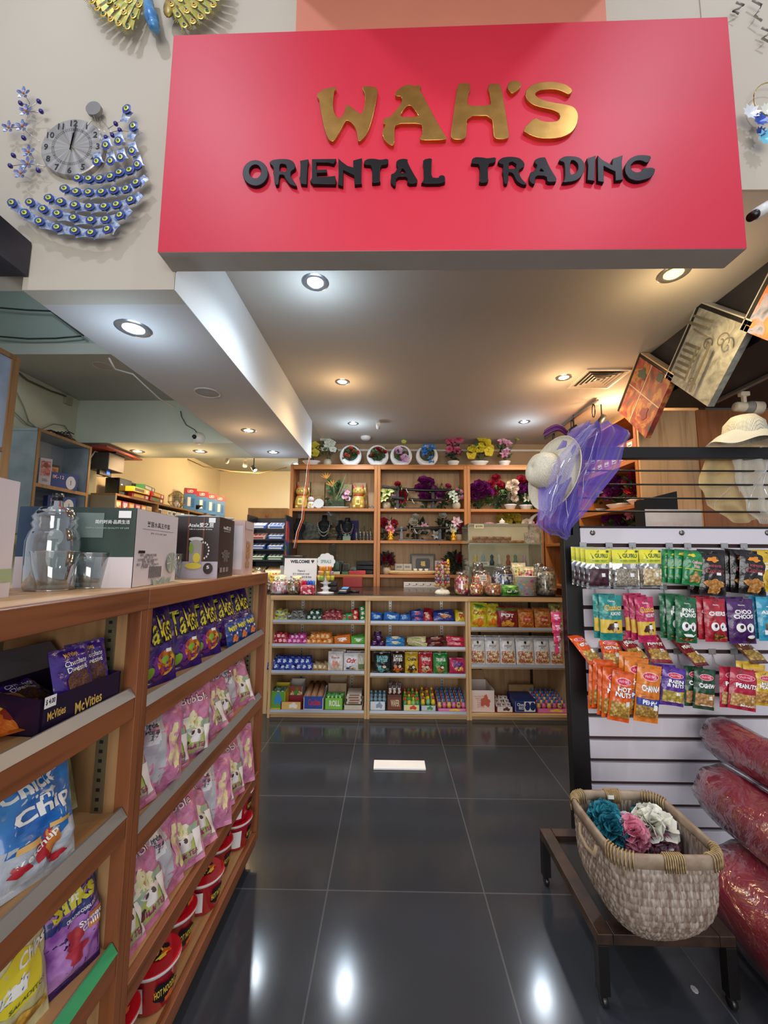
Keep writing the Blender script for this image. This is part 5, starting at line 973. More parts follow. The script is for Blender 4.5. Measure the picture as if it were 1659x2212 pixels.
g.obj('wire_cage', mat('#b09a6a', .35, .7), t, True); G().lathe([(.001, .0), (.035, 0), (.04, .05), (.02, .09), (.001, .095)], 14).obj('candle_cup', mat('#dfe0dc', .3), t, True)
rb = box_mesh('lamp_box', .15, .15, .3, [mat('#4f88c4', .4), mat('#b9383f', .4), WHT, mat('#2f6aa8', .4)], [('rect', -1, .75, 1, 1, 1), ('text', 'LED', 0, .87, .9, .12, 2, 0, .03), ('rect', -.4, .2, .1, .6, 2), ('rect', .3, .15, .7, .55, 3)], [('rect', -1, .75, 1, 1, 1), ('text', 'LED', 0, .87, .9, .12, 2, 0, .03), ('rect', -.4, .2, .1, .6, 2)])
for i, px in enumerate((415, 436, 452, 466)):
    inst(rb, 'lamp_box', 'tall red and blue lamp box, %s along the long wall shelf' % ORD[i], 'box', (XL-.09+.03*i, 4.55+.36*i if False else PX(px, 1100, XL-.05).y, zt_+.001), (0, 0, radians(30)), group='red and blue lamp boxes')
p = PX(425, 1105, XL+.2); t = G().lathe([(.001, 0), (.06, 0), (.11, .13), (.13, .13), (.13, .15), (.1, .148), (.055, .01), (.001, .01)], 24).obj('flower_pot', mat('#23201f', .4), smooth=True, loc=(-2.36, 4.35, 0)); 
t.location = (-2.70, PX(425, 1105, -2.7).y, zt_+.001); t.scale = (.7, .7, .7); tag(t, 'black flared plastic pot before the red and blue lamp boxes', 'pot')
# cardboard boxes and the sundries rack at the far end
cb = mat('#b28d5e', .7, kind='mix', h2='#a37f52', sc=1.5)
p = PY(582, 1073, 5.3); bmx = box_mesh('cardboard_box', .50, .3, .28, [cb, mat('#a3442f', .6)], [('text', '礼', 0, .58, .3, .38, 1, 0, .02), ('text', 'GOOD LUCK', 0, .22, .3, .08, 1)])
for i, z in enumerate((0, .29, .58, .87, 1.16)):
    pass
t = thing('storage_counter', 'plain wood storage cabinet carrying the stamped cardboard box', 'cabinet', (p.x-.05, 5.45, 0)); G().box(-.32, .32, -.2, .3, 0, 1.52).obj('body', mat('#a58a66', .6, kind='woodz'), t); G().box(-.33, .33, -.21, .31, 1.521, 1.55).obj('top', mat('#8f7550', .5, kind='woodx'), t)
inst(bmx, 'cardboard_box', 'brown cardboard box stamped with a red character on the wood cabinet', 'box', (p.x, 5.4, 1.552), sc=(1.05, 1, 1.3))
tag(G().box(-.2, .2, -.15, .15, 0, .22).obj('carton', mat('#9c8d72', .6), loc=(-2.25, 5.85, 1.552), bev=.003), 'grey brown carton standing left of the stamped cardboard box', 'box')
t2 = thing('storage_counter', 'low wood cabinet beneath the grey brown carton', 'cabinet', (-2.3, 5.9, 0)); G().box(-.22, .25, -.2, .3, 0, 1.55).obj('body', mat('#a58a66', .6, kind='woodz'), t2)
# sundries wire rack (x 535-615)
t = thing('sundries_rack', 'black tiered rack of blue and white sundries beyond the counter end', 'display rack', (-1.33, 4.3, 0)); w2 = .2
for x in (-.205, .205): G().box(x-.008, x+.008, -.01, .30, 0, 1.73).obj('side_frame', mat('#1b1a22', .4), t)
G().box(-.20, .20, .28, .29, .6, 1.72).obj('back_panel', mat('#23222a', .5), t)
G().box(.215, .222, -.02, .1, .95, 1.66).obj('side_banner', mat('#3a3a7a', .4, kind='candy', h2='#2b6a3a,#7a2f8a,#b33a3a,#233a8a', sc=.25), t)
tz = [1.60, 1.485, 1.375, 1.26, 1.12, .98]
for z in tz:
    G().hexa([(-.196, -.0, z-.03), (.196, -.0, z-.03), (.196, .14, z+.02), (-.196, .14, z+.02), (-.196, -.0, z-.015), (.196, -.0, z-.015), (.196, .14, z+.035), (-.196, .14, z+.035)]).obj('tray', mat('#17161a', .4), t)
sd = [box_mesh('sundries_box', .17, .12, .03, [mat(h, .4), mat(h2, .4), WHT], [('rect', -.8, .2, .8, .8, 1)], (), [('rect', -.9, .1, .9, .9, 1), ('rect', -.6, .3, -.45, .9, 0), ('rect', -.1, .3, .05, .9, 0), ('rect', .4, .3, .55, .9, 0)]) for h, h2 in (('#3a6fc4', '#e8eef6'), ('#d9dde4', '#3a6fc4'), ('#c9c2c4', '#a34a4a'), ('#2a56a8', '#c9d4ea'), ('#2f6a52', '#d6e0da'), ('#b39a72', '#a5895e'))]
for j, z in enumerate(tz):
    for i, x in enumerate((-.1, .1)):
        inst(sd[(0, 1, 2, 3, 3, 0, 4, 4, 5, 5, 5, 5)[j*2+i]], 'sundries_box', '%s tray box on the black tiered rack, %s tier down' % (('first', 'second')[i], ORD[j]), 'box', (-1.33+x, 4.355, z+.003), (radians(20), 0, 0), group='tray boxes on the sundries rack')
# cables on walls and ceiling
def cable(label, pts, r=.006, h='#4a4d4c', nm='ceiling_cable'):
    g = G(); g.tube(pts, r, 5); return tag(g.obj(nm, mat(h, .5), smooth=True), label, 'cable')
cable('grey cable running down the beam edge to the side area', [PZ(236, 774, 2.31)+Vector((-.0, 0, 0)), PZ(248, 797, 2.30), PZ(287, 808, 2.30), PX(310, 830, -1.415), PX(345, 862, -1.415), PX(380, 882, -1.415)], .005, '#b5b3ae')
cable('thin dark cable down to the dome camera', [PY(390, 888, 3.48), PY(392, 900, 3.48), PY(402, 918, 3.48), PY(420, 928, 3.48), PY(426, 936, 3.48)], .004, '#55585a')
cable('dark cable along the top of the side wall', [PX(40, 805, -2.84), PX(60, 822, -2.84), PX(110, 845, -2.84), PX(148, 858, -2.84)], .008, '#5c5a4c')
cable('green grey cable sagging on the side wall', [PX(30, 835, -2.84), PX(52, 880, -2.84), PX(62, 910, -2.84), PX(85, 930, -2.84)], .005, '#8d8f80')
cable('grey cable looping above the pale blue cabinet', [PX(26, 885, -2.84), PX(60, 918, -2.84), PX(90, 927, -2.84), PX(115, 916, -2.84), PX(140, 920, -2.84), PX(156, 945, -2.84)], .005, '#8d8f80')
cable('black cable strung across the dark ceiling recess', [PY(0, 665, 2.6), PY(60, 670, 2.6), PY(110, 672, 2.6), PY(180, 725, 2.6)], .006, '#20262a')
cable('second black cable across the dark ceiling recess', [PY(0, 727, 2.62), PY(60, 732, 2.62), PY(120, 731, 2.62), PY(175, 726, 2.62)], .006, '#20262a')
cable('thin cable drooping along the far room ceiling', [PY(405, 992, 5.5), PY(440, 1008, 5.5), PY(500, 1018, 5.5), PY(560, 1022, 5.5), PY(620, 1010, 5.5)], .008, '#a08a60')
p = PX(146, 862, -2.82); tag(G().box(0, .03, 0, .07, -.035, .035).obj('junction_box', mat('#a9a78f', .6), loc=(-2.86, p.y, p.z)), 'small beige junction box in the side wall corner', 'junction box')
# ================================================================= BAGS ON THE SLAT RACK
def rk(cx, cy, Y): return PY(1220+cx*.2646, 1120+cy*.2646, Y)
HL = mat('#c92040', .35); YEL2 = mat('#f0dc3c', .4)
def nutm(a, b, s=1): return mat(a, .45, kind='cells', h2=b, sc=s)
def rackbag(key, items, mats, x0, x1, y0, y1, label, group, Y=1.80, behind=(), roll=0, t=.028, seed=5, yaw=0, peg_=True):
    a = rk((x0+x1)/2, y1, Y); b = rk((x0+x1)/2, y0, Y); w = (rk(x1, y0, Y)-rk(x0, y0, Y)).length; h = b.z-a.z
    me = bag_mesh(key, w, h, t, mats, items, seed, wr=.22)
    place(me, key, label, 'snack bag', (a.x, Y, a.z), w, yaw, 0, group, roll)
    for i, (dx, dy, dz, ww) in enumerate(behind):
        place(me, key, label.split(',')[0]+', %s behind the frontmost' % ORD[i], 'snack bag', (a.x+dx*.45, Y+dy*.8, a.z+dz), w, ww, 0, group, roll*.5)
    if peg_:
        L_ = YR-Y+.012; p = Vector(((a.x), 0, b.z-.012)); g = G(); x = p.x-.91; z = p.z
        zz = min(zg, key=lambda q: abs(q-(z+.02))); g.box(x-.016, x+.016, -.008, -.0045, zz-.012, zz+.014); g.tube([(x, -.006, zz), (x, -.02, z+.001), (x, -L_, z), (x, -L_-.006, z+.008)], .002, 6)
        g.obj('peg_hook', mat('#b9b8b6', .3, .7), RK)
    return me
RK = bpy.data.objects['slatwall_rack']
def guru(nm, nut): return [('rect', -1, .63, 1, .985, 1), ('rect', -1, .66, 1, .74, 3), ('text', 'GURU', .28, .83, 1.15, .11, 2, 0, .03), ('poly', [(-.85, .76), (-.62, .9), (-.4, .76)], 2), ('rect', -.85, .655, .9, .66, 2), ('text', nm, .1, .70, 1.3, .03, 2), ('rect', -.86, .07, .86, .5, 4), ('rect', .15, .3, .5, .39, 5), ('ell', .85, .94, .12, .03, 2)]
def gum(n1, n2, s=1): return [glass('#f2f2f2', .62, .12), mat('#e8e03a', .4), mat('#2e5a2a', .4), mat('#c3cc36', .4), nutm(n1, n2, s), WHT]
def behind3(d=-.035, n=2): return [(d*(i+1), .03*(i+1), .004*(i+1), 0) for i in range(n)]
rackbag('seed_bag', guru('DRIED FRUIT', 0), gum('#3a1a2a', '#5a2a3a', 1.3), 180, 372, 250, 572, 'clear bag of dark dried fruit with yellow header card, frontmost', 'dried fruit bags on the rack', behind=behind3(-.022, 3), t=.03)
rackbag('seed_bag', guru('SUNFLOWER', 0), gum('#8f8678', '#c2b8a4', 1.8), 400, 612, 250, 572, 'clear bag of striped seeds with yellow header card, frontmost', 'seed bags on the rack', behind=behind3(-.03, 1), t=.03)
rackbag('seed_bag', guru('CASHEW', 0), gum('#d8bd8c', '#f0deb2', .8), 622, 800, 250, 568, 'clear bag of pale cashews with yellow header card, frontmost', 'cashew header bags on the rack', behind=behind3(-.02, 1), t=.035)
cg = [('text', 'Cashew\nNuts', .2, .62, 1.1, .22, 2, 0, .03), ('text', 'Cashew\nNuts', .22, .625, 1.05, .21, 3, 0, .0), ('blob', .1, .22, .7, .18, 1), ('blob', -.3, .86, .5, .05, 4), ('rect', -.9, .45, .9, .47, 4)]
rackbag('cashew_packet', cg, [fo('#1f8a4a', .25, '#14703a'), nutm('#c99a52', '#e6c488', .8), WHT, mat('#d2404a', .4), mat('#e6cf3a', .4)], 955, 1115, 262, 545, 'green cashew packet, frontmost', 'green cashew packets on the rack', behind=[(-.04, .03, .005, 8), (-.085, .045, .003, 4), (-.115, .06, .006, -5)], roll=8)
kb = [('text', 'Cashew', .05, .55, 1.6, .14, 3, 0, .045), ('text', 'Cashew', .05, .55, 1.6, .14, 2, 0, .01), ('text', 'HONEY ROASTED', .05, .66, 1.0, .05, 3, 0, .02), ('blob', -.1, .8, .55, .07, 4), ('blob', 0, .22, .85, .2, 1), ('rect', .1, .46, .5, .52, 5)]
kbm = [fo('#1c1512', .2, '#120d0c'), nutm('#c98235', '#eab364', .8), mat('#1c1512', .4), mat('#d85a6a', .4), mat('#e8912e', .4), WHT]
rackbag('honey_cashew_packet', kb, kbm, 1100, 1310, 262, 632, 'black honey cashew packet beside the green ones, frontmost', 'black cashew packets, first peg', behind=[(.055, .04, .006, -6), (-.03, .05, .0, 5)], roll=4)
rackbag('honey_cashew_packet', kb, kbm, 1420, 1640, 262, 625, 'black honey cashew packet beside the yellow one, frontmost', 'black cashew packets, second peg', behind=[(-.03, .035, .004, 5), (-.055, .055, .006, 8)], roll=7)
rackbag('yellow_nut_packet', [('text', 'Cocktail\nPeanuts', 0, .6, 1.5, .2, 2, 0, .02), ('blob', 0, .25, .8, .18, 1)], [fo('#d9b52e', .25, '#c09a20'), nutm('#c98a35', '#e8c070', .9), WHT], 1600, 1800, 262, 600, 'yellow nut packet at the picture edge, frontmost', 'yellow nut packets on the top row', behind=behind3(-.02, 1))
cl_ = [('rect', -.97, .17, .97, .46, 1), ('text', 'Classics', .1, .73, 1.6, .13, 2, 3, .03), ('text', 'Charles', 0, .87, .6, .04, 5), ('blob', .1, .3, .6, .13, 3), ('ell', .25, .24, .2, .06, 4), ('rect', .1, .3, .5, .39, 5)]
def classic(nm, h, h2): return cl_+[('text', nm, .3, .6, 1.0, .08, 5, 0, .02)], [fo(h, .3, h2), mat('#dcb53a', .4), mat('#e0b24a', .4), mat('#4a2a22', .35), mat('#d9b98a', .5), WHT]
i_, m_ = classic('ALMOND', '#1f8d86', '#13756f'); rackbag('chocolate_nut_packet', i_, m_, 290, 472, 625, 995, 'teal chocolate almond packet, frontmost', 'teal almond packets on the rack', behind=behind3(-.03, 1), roll=1)
i_, m_ = classic('HAZELNUT', '#c4285f', '#a81c4c'); rackbag('chocolate_nut_packet', i_, m_, 602, 752, 640, 1012, 'crimson chocolate hazelnut packet, frontmost', 'crimson hazelnut packets on the rack', behind=[(-.035, .03, .006, 4), (-.065, .05, .012, 0)], roll=-2)
def face(nm, extra=()): return [('text', nm, .05, .66, 1.5, .2 if '\n' in nm else .1, 1, 0, .045), ('text', 'Charles', 0, .86, .5, .03, 1), ('ell', -.25, .36, .34, .1, 1), ('ell', .5, .36, .34, .1, 1), ('ell', -.2, .38, .14, .045, 2), ('ell', .42, .34, .14, .045, 2)]+list(extra)
pp_ = face('PING\nPONG', [('poly', [(-.5, .2), (.8, .2), (.5, .14), (-.2, .14)], 1), ('blob', 0, .08, .8, .05, 3), ('rect', -.1, .33, .2, .41, 4)])
pm = lambda h, h2: [fo(h, .3, h2), mat('#f4f2f0', .4), mat('#3a1a1c', .4), mat('#5a3024', .4, kind='cells', h2='#c98a3a', sc=1), WHT]
rackbag('chocolate_ball_packet', pp_, pm('#1d6b40', '#124f2e'), 908, 1078, 640, 1015, 'green chocolate ball packet with cartoonish eyes, frontmost', 'green ball packets on the rack', behind=[(-.045, .035, .006, 6), (-.075, .055, .01, -3)], roll=3)
rackbag('chocolate_ball_packet', face('CHEERS', [('blob', .2, .12, .8, .1, 3), ('rect', .3, .27, .95, .34, 4)]), pm('#b81f33', '#8f1526'), 1150, 1325, 655, 1008, 'red assorted chocolate packet with a staring eye, frontmost', 'red chocolate packets on the rack', behind=[(-.035, .03, .006, 8), (-.055, .05, .01, 10)], roll=1)
rackbag('chocolate_ball_packet', face('CHOO\nCHOOS', [('ell', .55, .12, .35, .09, 2), ('ell', .55, .16, .3, .04, 1)]), pm('#4f1f66', '#371348'), 1348, 1562, 655, 1022, 'purple chocolate packet with big eyes, frontmost', 'purple chocolate packets on the rack', behind=[(-.035, .03, .006, 6)])
rackbag('trail_mix_packet', [('text', 'Trail\nAlmonds', 0, .7, 1.6, .18, 1, 0, .03), ('blob', 0, .35, .7, .15, 3), ('rect', -.7, .15, .2, .25, 1)], [fo('#3aa0bd', .3, '#2383a3'), WHT, WHT, nutm('#8a5a2a', '#c9984a', .7)], 1590, 1790, 640, 1000, 'sky blue trail mix packet at the picture edge, frontmost', 'blue trail mix packets on the rack', behind=behind3(-.02, 1))
def hol(nm, bottom=(), h='#e0611f', h2='#c44c14', tcol='#ffffff', n1='#b98d35', n2='#dcb866', s=.9):
    return ([('ell', 0, .80, .72, .075, 1), ('ell', 0, .80, .66, .062, 2), ('text', 'Holiday', 0, .80, .95, .07, 1, 3, .01), ('text', nm, .05, .6, 1.5, .2 if '\n' in nm else .11, 5, 0, .06), ('text', nm, .05, .6, 1.5, .2 if '\n' in nm else .11, 4, 0, .035), ('rect', -.93, .09, .93, .4, 3)]+list(bottom),
            [fo(h, .28, h2), mat('#f0c9d4', .4), mat('#cf2346', .35), nutm(n1, n2, s), mat(tcol, .4), mat('#2a1a1a', .4), WHT, mat('#2a3f9a', .4), YEL2])
i_, m_ = hol('HOT\nNUTS', [('rect', .3, .33, .75, .43, 6)]); rackbag('nut_packet', i_, m_, 345, 520, 1240, 1655, 'orange hot nuts packet, frontmost', 'hot nuts packets on the rack', Y=1.76, behind=[(-.03, .028, .006, 6), (-.055, .05, .01, 10), (-.075, .075, .03, 4), (-.10, .1, .02, 14)], roll=10, t=.035)
i_, m_ = hol('CHANNA', [('poly', [(-.95, .34), (-.95, .42), (0, .47), (.95, .42), (.95, .34), (0, .24)], 7), ('rect', -.94, .3, .94, .42, 7), ('text', 'PEPPER', .1, .36, 1.3, .075, 4, 0, .03), ('rect', .3, .24, .75, .33, 6)], '#df8124', '#c96a18', n1='#a8802f', n2='#d0ab5c'); rackbag('nut_packet', i_, m_, 560, 755, 1190, 1662, 'light orange pepper channa packet, frontmost', 'channa packets on the rack', Y=1.76, behind=[(-.05, .03, .02, 0), (-.075, .06, .04, 4)], roll=8, t=.035)
i_, m_ = hol('RAISIN\n& NUTS', [('rect', .1, .3, .5, .38, 6), ('text', 'Pasas y Mani', .1, .12, 1.2, .04, 4)], '#5a2f9a', '#43217a', n1='#c9b23a', n2='#e0d07a', s=.7); rackbag('nut_packet', i_, m_, 775, 965, 1215, 1525, 'violet raisin and nut packet, frontmost', 'violet raisin packets on the rack', Y=1.79, behind=[(-.03, .03, .006, 4), (-.01, .05, -.012, 0)], roll=9)
i_, m_ = hol('CASHEW', [('rect', .2, .27, .6, .36, 6), ('text', 'Maranones', .1, .12, 1.2, .04, 4)], '#1c4a2e', '#12331f', n1='#c08a4a', n2='#dfb77c', s=.8); rackbag('nut_packet', i_, m_, 1045, 1215, 1225, 1558, 'dark green cashew packet with pink oval, frontmost', 'dark green cashew packets on the rack', Y=1.79, behind=[(-.045, .03, .004, 6)], roll=7)
i_, m_ = hol('PEANUTS', [('text', 'Mani', .2, .12, .9, .06, 4, 0, .02)], '#b8233f', '#94182f', n1='#cf9a4a', n2='#e8c088', s=.9); rackbag('nut_packet', i_, m_, 1330, 1555, 1225, 1562, 'crimson peanut packet, frontmost', 'crimson peanut packets on the rack', Y=1.79, behind=[(-.045, .03, .0, 8)], roll=9)
i_, m_ = hol('HONEY\nPEANUTS', (), '#d8b030', '#bb9420', n1='#c98a3a', n2='#e3b56a'); rackbag('nut_packet', i_, m_, 1540, 1730, 1245, 1530, 'yellow honey peanut packet at the picture edge, frontmost', 'yellow peanut packets, lower row', Y=1.79, behind=[(-.04, .03, .02, 3), (-.07, .05, .03, 0)], roll=6)
# packets lying across the pegs
for k, (key, h, h2, cx, cy, rz, lb) in enumerate((('nut_packet', '#d9541f', '#b83f12', 260, 1120, 25, 'orange hot nuts packet lying tilted across the pegs'), ('nut_packet', '#d9541f', '#b83f12', 420, 1150, -15, 'second orange packet lying across the pegs, lower end up'),
        ('nut_packet', '#8f1c2c', '#6e1220', 630, 1105, 12, 'dark red peanut packet lying on pegs above the violet packets'), ('nut_packet', '#8f1c2c', '#6e1220', 800, 1115, -8, 'dark red packet lying beside another on the pegs'),
        ('nut_packet', '#7a1a26', '#5a101b', 1130, 1140, 20, 'maroon packet lying above the dark green cashew packets'), ('nut_packet', '#6a4030', '#4f2c20', 1600, 1120, 8, 'brown packet lying flat on the pegs by the picture edge'))):
    i_, m_ = hol('PEANUT' if k > 1 else 'HOT NUT', [('rect', .2, .3, .6, .42, 6)], h, h2, s=.9); me = bag_mesh(key, .085, .15, .025, m_, i_, 7+k, wr=.25)
    p = rk(cx, cy+75, 1.82); place(me, key, lb, 'snack bag', (p.x, p.y, p.z+.005), .08, rz, 48, 'packets lying on the pegs')
# ================================================================= HATS
def hat(label, loc, rot, r=.125, h='#ece3cf', h2='#dacfb4', brim=.06, veil=None):
    t = thing('sun_hat', label, 'hat', loc, rot=rot); m = mat(h, .75, kind='weave', h2=h2, sc=9)
    pr = [(.001, r*.82), (r*.35, r*.80), (r*.6, r*.70), (r*.74, r*.45), (r*.8, r*.1), (r*.82, 0), (r*1.0, -.012), (r*1.2, -.028), (r*1.45, -.035), (r*1.62, -.025), (r*1.64, -.02)]
    def wob(v): 
        return v
    g = G(); g.lathe(pr, 48); g.obj('crown_and_brim', m, t, True, solid=.003)
    G().lathe([(r*.80, .02), (r*.815, .018), (r*.825, .0), (r*.83, -.004), (r*.81, -.006)], 48).obj('band', mat('#b9a274', .6), t, True)
    return t
p = PY(1185, 1020, 1.82)
hat('cream woven sun hat hanging sideways on the rack corner', p, (radians(8), radians(-78), radians(8)), .108)
def drape(label, cols, ctr, W_, H_, Y, seed, mt, folds=5, sparkle=None, tp=None):
    rnd = random.Random(seed); t = thing('organza_scarf', label, 'scarf', ctr); n, m2 = 46, 40
    for L_ in range(len(cols)):
        ph = rnd.random()*6; g = G(); out = cols[L_][0]
        def fn(u, v):   # outline given as left/right polylines in metres relative to ctr
            k = v*(len(out)-1); i = min(int(k), len(out)-2); f = k-i; a, b = out[i], out[i+1]
            z = a[0]*(1-f)+b[0]*f; xl = a[1]*(1-f)+b[1]*f; xr = a[2]*(1-f)+b[2]*f
            x = xl+(xr-xl)*u; y = -.03*sin(pi*u)-.05*L_+.014*sin(u*folds*2*pi+ph+v*3)+.006*sin(v*14+u*9+ph); 
            return (x+.004*sin(v*20+ph), y, z+.01*sin(u*pi*3+ph)*(v > .9 or v < .1))
        g.grid(fn, n, m2); g.obj('sheer_layer', cols[L_][1], t, True)
        if sparkle:
            g = G()
            for s_ in range(3):
                a = (rnd.random()*.6+.2, rnd.random()*.3+.05); b = (min(.95, a[0]+rnd.uniform(-.5, .5)), min(.95, a[1]+.3+rnd.random()*.3))
                if b[0] < .05: b = (.08, b[1])
                pts = []
                for q in range(9):
                    c = fn(a[0]+(b[0]-a[0])*q/8, a[1]+(b[1]-a[1])*q/8); pts.append((c[0], c[1]-.002, c[2]))
                g.tube(pts, .0012, 4)
            g.obj('silver_thread', sparkle, t)
    return t
def rel(c, rows, Y): return [(PY(l, y, Y).z-c.z, PY(l, y, Y).x-c.x, PY(r, y, Y).x-c.x) for y, l, r in rows]
Yd = 1.80; c = PY(1225, 1000, Yd)
SIV = mat('#f0eef8', .2, .6)
drape('purple organza scarf with silver threads draped over the rack corner', [
    (rel(c, [(918, 1255, 1330), (935, 1230, 1368), (970, 1205, 1352), (1010, 1180, 1340), (1040, 1168, 1318), (1080, 1163, 1285), (1110, 1158, 1262), (1135, 1160, 1240), (1155, 1185, 1222), (1162, 1215, 1220)], Yd), sheer('#6a52c4', .62)),
    (rel(c, [(915, 1265, 1290), (950, 1240, 1300), (1000, 1215, 1290), (1050, 1190, 1270), (1100, 1172, 1252), (1140, 1180, 1238), (1158, 1210, 1225)], Yd-.05), sheer('#5a45b0', .55)),
    (rel(c, [(925, 1262, 1285), (980, 1208, 1250), (1040, 1180, 1225), (1090, 1168, 1200), (1120, 1165, 1190)], Yd-.1), sheer('#8d86d0', .4))], c, 1, 1, Yd, 4, None, 4, SIV)
c2 = PY(1200, 940, 1.88); g = G(); g.grid(lambda u, v: (-.055+.11*u, -.02*sin(pi*u)-.01*sin(v*9), -.01+.03*v+.025*sin(pi*u)), 14, 6)
tag(g.obj('folded_hat', mat('#6b2a6a', .5, kind='mix', h2='#53204f', sc=4), loc=c2, smooth=True, solid=.004), 'plum purple folded hat behind the straw hat', 'hat')
c = PY(1620, 935, 1.78)
t = thing('veiled_hat', 'ivory sheer wide-brimmed hat resting on the rack bar', 'hat', (c.x+.11, 1.93, PY(1620, 963, 1.93).z-.0))
def vh(u, v):
    a = 2*pi*u; r = .03+.15*v; return (r*cos(a), r*sin(a)*.75, .075*(1-v**2.2)+.012*sin(a*5+v*4)*v+.0)
g = G(); g.grid(vh, 64, 16); g.obj('brim', sheer('#dfe0d2', .72), t, True)
G().lathe([(.001, .15), (.05, .145), (.08, .11), (.09, .05), (.09, .03)], 28).obj('crown', mat('#d9d8c8', .6, kind='weave', h2='#c9c7b3', sc=8), t, True)
drape('ivory and yellow sheer scarf hanging at the rack end', [(rel(c, [(960, 1545, 1700), (1000, 1530, 1700), (1050, 1518, 1700), (1090, 1540, 1700), (1125, 1590, 1700)], 1.98), sheer('#e2cf93', .5)), (rel(c, [(970, 1580, 1700), (1030, 1590, 1700), (1100, 1610, 1700), (1128, 1640, 1700)], 1.96), sheer('#d8d9cf', .5))], Vector((c.x, 2.02, c.z)), 1, 1, 1, 9, None, 3, SIV)
# framed things behind the rods
p = PY(1455, 1135, 2.5); t = thing('picture_stack', 'black-framed white board leaning behind the wire rods', 'picture', (p.x, 2.5, p.z-.2)); w = (PY(1522, 1100, 2.5)-PY(1398, 1100, 2.5)).x
G().box(-w/2, w/2, 0, .02, 0, .30).obj('board', mat('#cfcfd4', .6, kind='mix', h2='#c5c2c8', sc=2), t); G().box(-w/2-.025, -w/2, -.01, .03, 0, .36).obj('frame', BK, t)
G().hexa([(-w/2-.02, .03, 0), (w/2-.12, .03, 0), (w/2-.12, .06, 0), (-w/2-.02, .06, 0), (-w/2-.02, .03, .355), (w/2-.12, .03, .42), (w/2-.12, .06, .42), (-w/2-.02, .06, .355)]).obj('rear_frame', BK, t)
G().box(-w*.35, w*.3, -.001, 0, .08, .22).obj('faded_print', mat('#cdbcc0', .6, kind='mix', h2='#cfcbd2', sc=6), t)
tt = thing('rear_shelf', 'plain wood ledge behind the rack carrying the framed board', 'shelf', (p.x, 2.5, 0)); G().box(-.2, .3, -.12, .15, p.z-.225, p.z-.2).obj('board', OAK('x'), tt); G().box(-.2, -.17, -.12, .15, 0, p.z-.226).obj('leg', OAK('z'), tt); G().box(.27, .3, -.12, .15, 0, p.z-.226).obj('leg', OAK('z'), tt)
# ================================================================= PAINTINGS ON THE BLACK BULKHEAD
def art_mat(kind):
    m = bpy.data.materials.new('painted_canvas_'+kind); m.use_nodes = True; nt = m.node_tree; N = nt.nodes; L = nt.links; b = N['Principled BSDF']; b.inputs['Roughness'].default_value = .6
    tc = N.new('ShaderNodeTexCoord'); n = N.new('ShaderNodeTexNoise'); n.inputs['Scale'].default_value = 9 if kind != 'grey' else 14; n.inputs['Detail'].default_value = 8; n.inputs['Distortion'].default_value = 1.5
    L.new(tc.outputs['Object'], n.inputs[0]); r = N.new('ShaderNodeValToRGB'); e = r.color_ramp.elements
    cols = {'red': [(.3, '#3f4a3a'), (.42, '#8a2f2c'), (.52, '#a04e36'), (.6, '#b8843e'), (.72, '#8a2c38')], 'grey': [(.3, '#6c6d66'), (.5, '#8e8e85'), (.7, '#a3a39a')], 'mix': [(.3, '#4a4f66'), (.45, '#8a8ea8'), (.55, '#c06a3a'), (.7, '#d08a4a')]}[kind]
    e[0].position = cols[0][0]; e[0].color = lin(cols[0][1]); e[1].position = cols[-1][0]; e[1].color = lin(cols[-1][1])
    for p_, c_ in cols[1:-1]: q = e.new(p_); q.color = lin(c_)
    L.new(n.outputs[0], r.inputs[0]); L.new(r.outputs[0], b.inputs['Base Color']); return m
def diamond(label, cy, cz, kind, items=(), mats=(), s=.405, frame='#c9c7bf'):
    t = thing('canvas_painting', label, 'painting', (1.72, cy, cz), rot=(radians(45), 0, 0)); hs = s/2
    g = G().box(0, .035, -hs, hs, -hs, hs); prints(g, lambda u, k, l: (-l, -u*hs, (k-.5)*s), items, 1); g.obj('canvas', [art_mat(kind)]+list(mats), t)
    # metal-edged frame rails along the two upper sides
    for a, b, c_, d in ((-hs-.0, hs+.002, hs+.003, hs+.022), (hs+.003, hs+.022, -hs, hs+.022)):
        G().box(.0, .05, a, b, c_, d).obj('frame_rail', BK, t)
        if a < 0: G().box(-.003, .05, a, b, d, d+.006).obj('frame_edge', mat(frame, .35, .5), t)
        else: G().box(-.003, .05, b, b+.006, c_, d+.006).obj('frame_edge', mat(frame, .35, .5), t)
    return t
INKG = mat('#5a564a', .6)
# grey column sketch: u runs from the far side to the near side, w upward, both along the canvas edges
col = []
for k in range(6): col.append(('poly', [(-.9, .10+.085*k), (-.25, .12+.085*k), (-.25, .155+.085*k), (-.9, .135+.085*k)], 1))
def spiral(cx, cy, r, turns, w=.014): 
    out = []; n = int(22*turns)
    for i in range(n):
        a0 = 2*pi*turns*i/n; a1 = 2*pi*turns*(i+1.15)/n; r0 = r*(1-i/n*.85); r1 = r*(1-(i+1)/n*.85)
        P = lambda a, rr: (cx+2*rr*cos(a), cy+rr*sin(a)); out.append(('poly', [P(a0, r0), P(a1, r1), P(a1, r1-w), P(a0, r0-w)], 1))
    return out
col += spiral(-.05, .66, .09, 1.7)+spiral(.1, .16, .075, 1.6)+spiral(.55, .78, .12, 1.4, .02)
col += [('poly', [(-.2, .6), (-.12, .62), (.0, .16), (-.08, .14)], 1), ('poly', [(-.05, .58), (-.02, .58), (.08, .2), (.05, .2)], 1), ('poly', [(.2, .7), (.3, .7), (.4, .08), (.3, .06)], 1), ('poly', [(-.95, .8), (-.1, .83), (-.1, .86), (-.95, .84)], 1), ('poly', [(-.85, .9), (.0, .92), (.0, .945), (-.85, .93)], 1), ('poly', [(-.6, .76), (.1, .74), (.1, .765), (-.6, .785)], 1)]
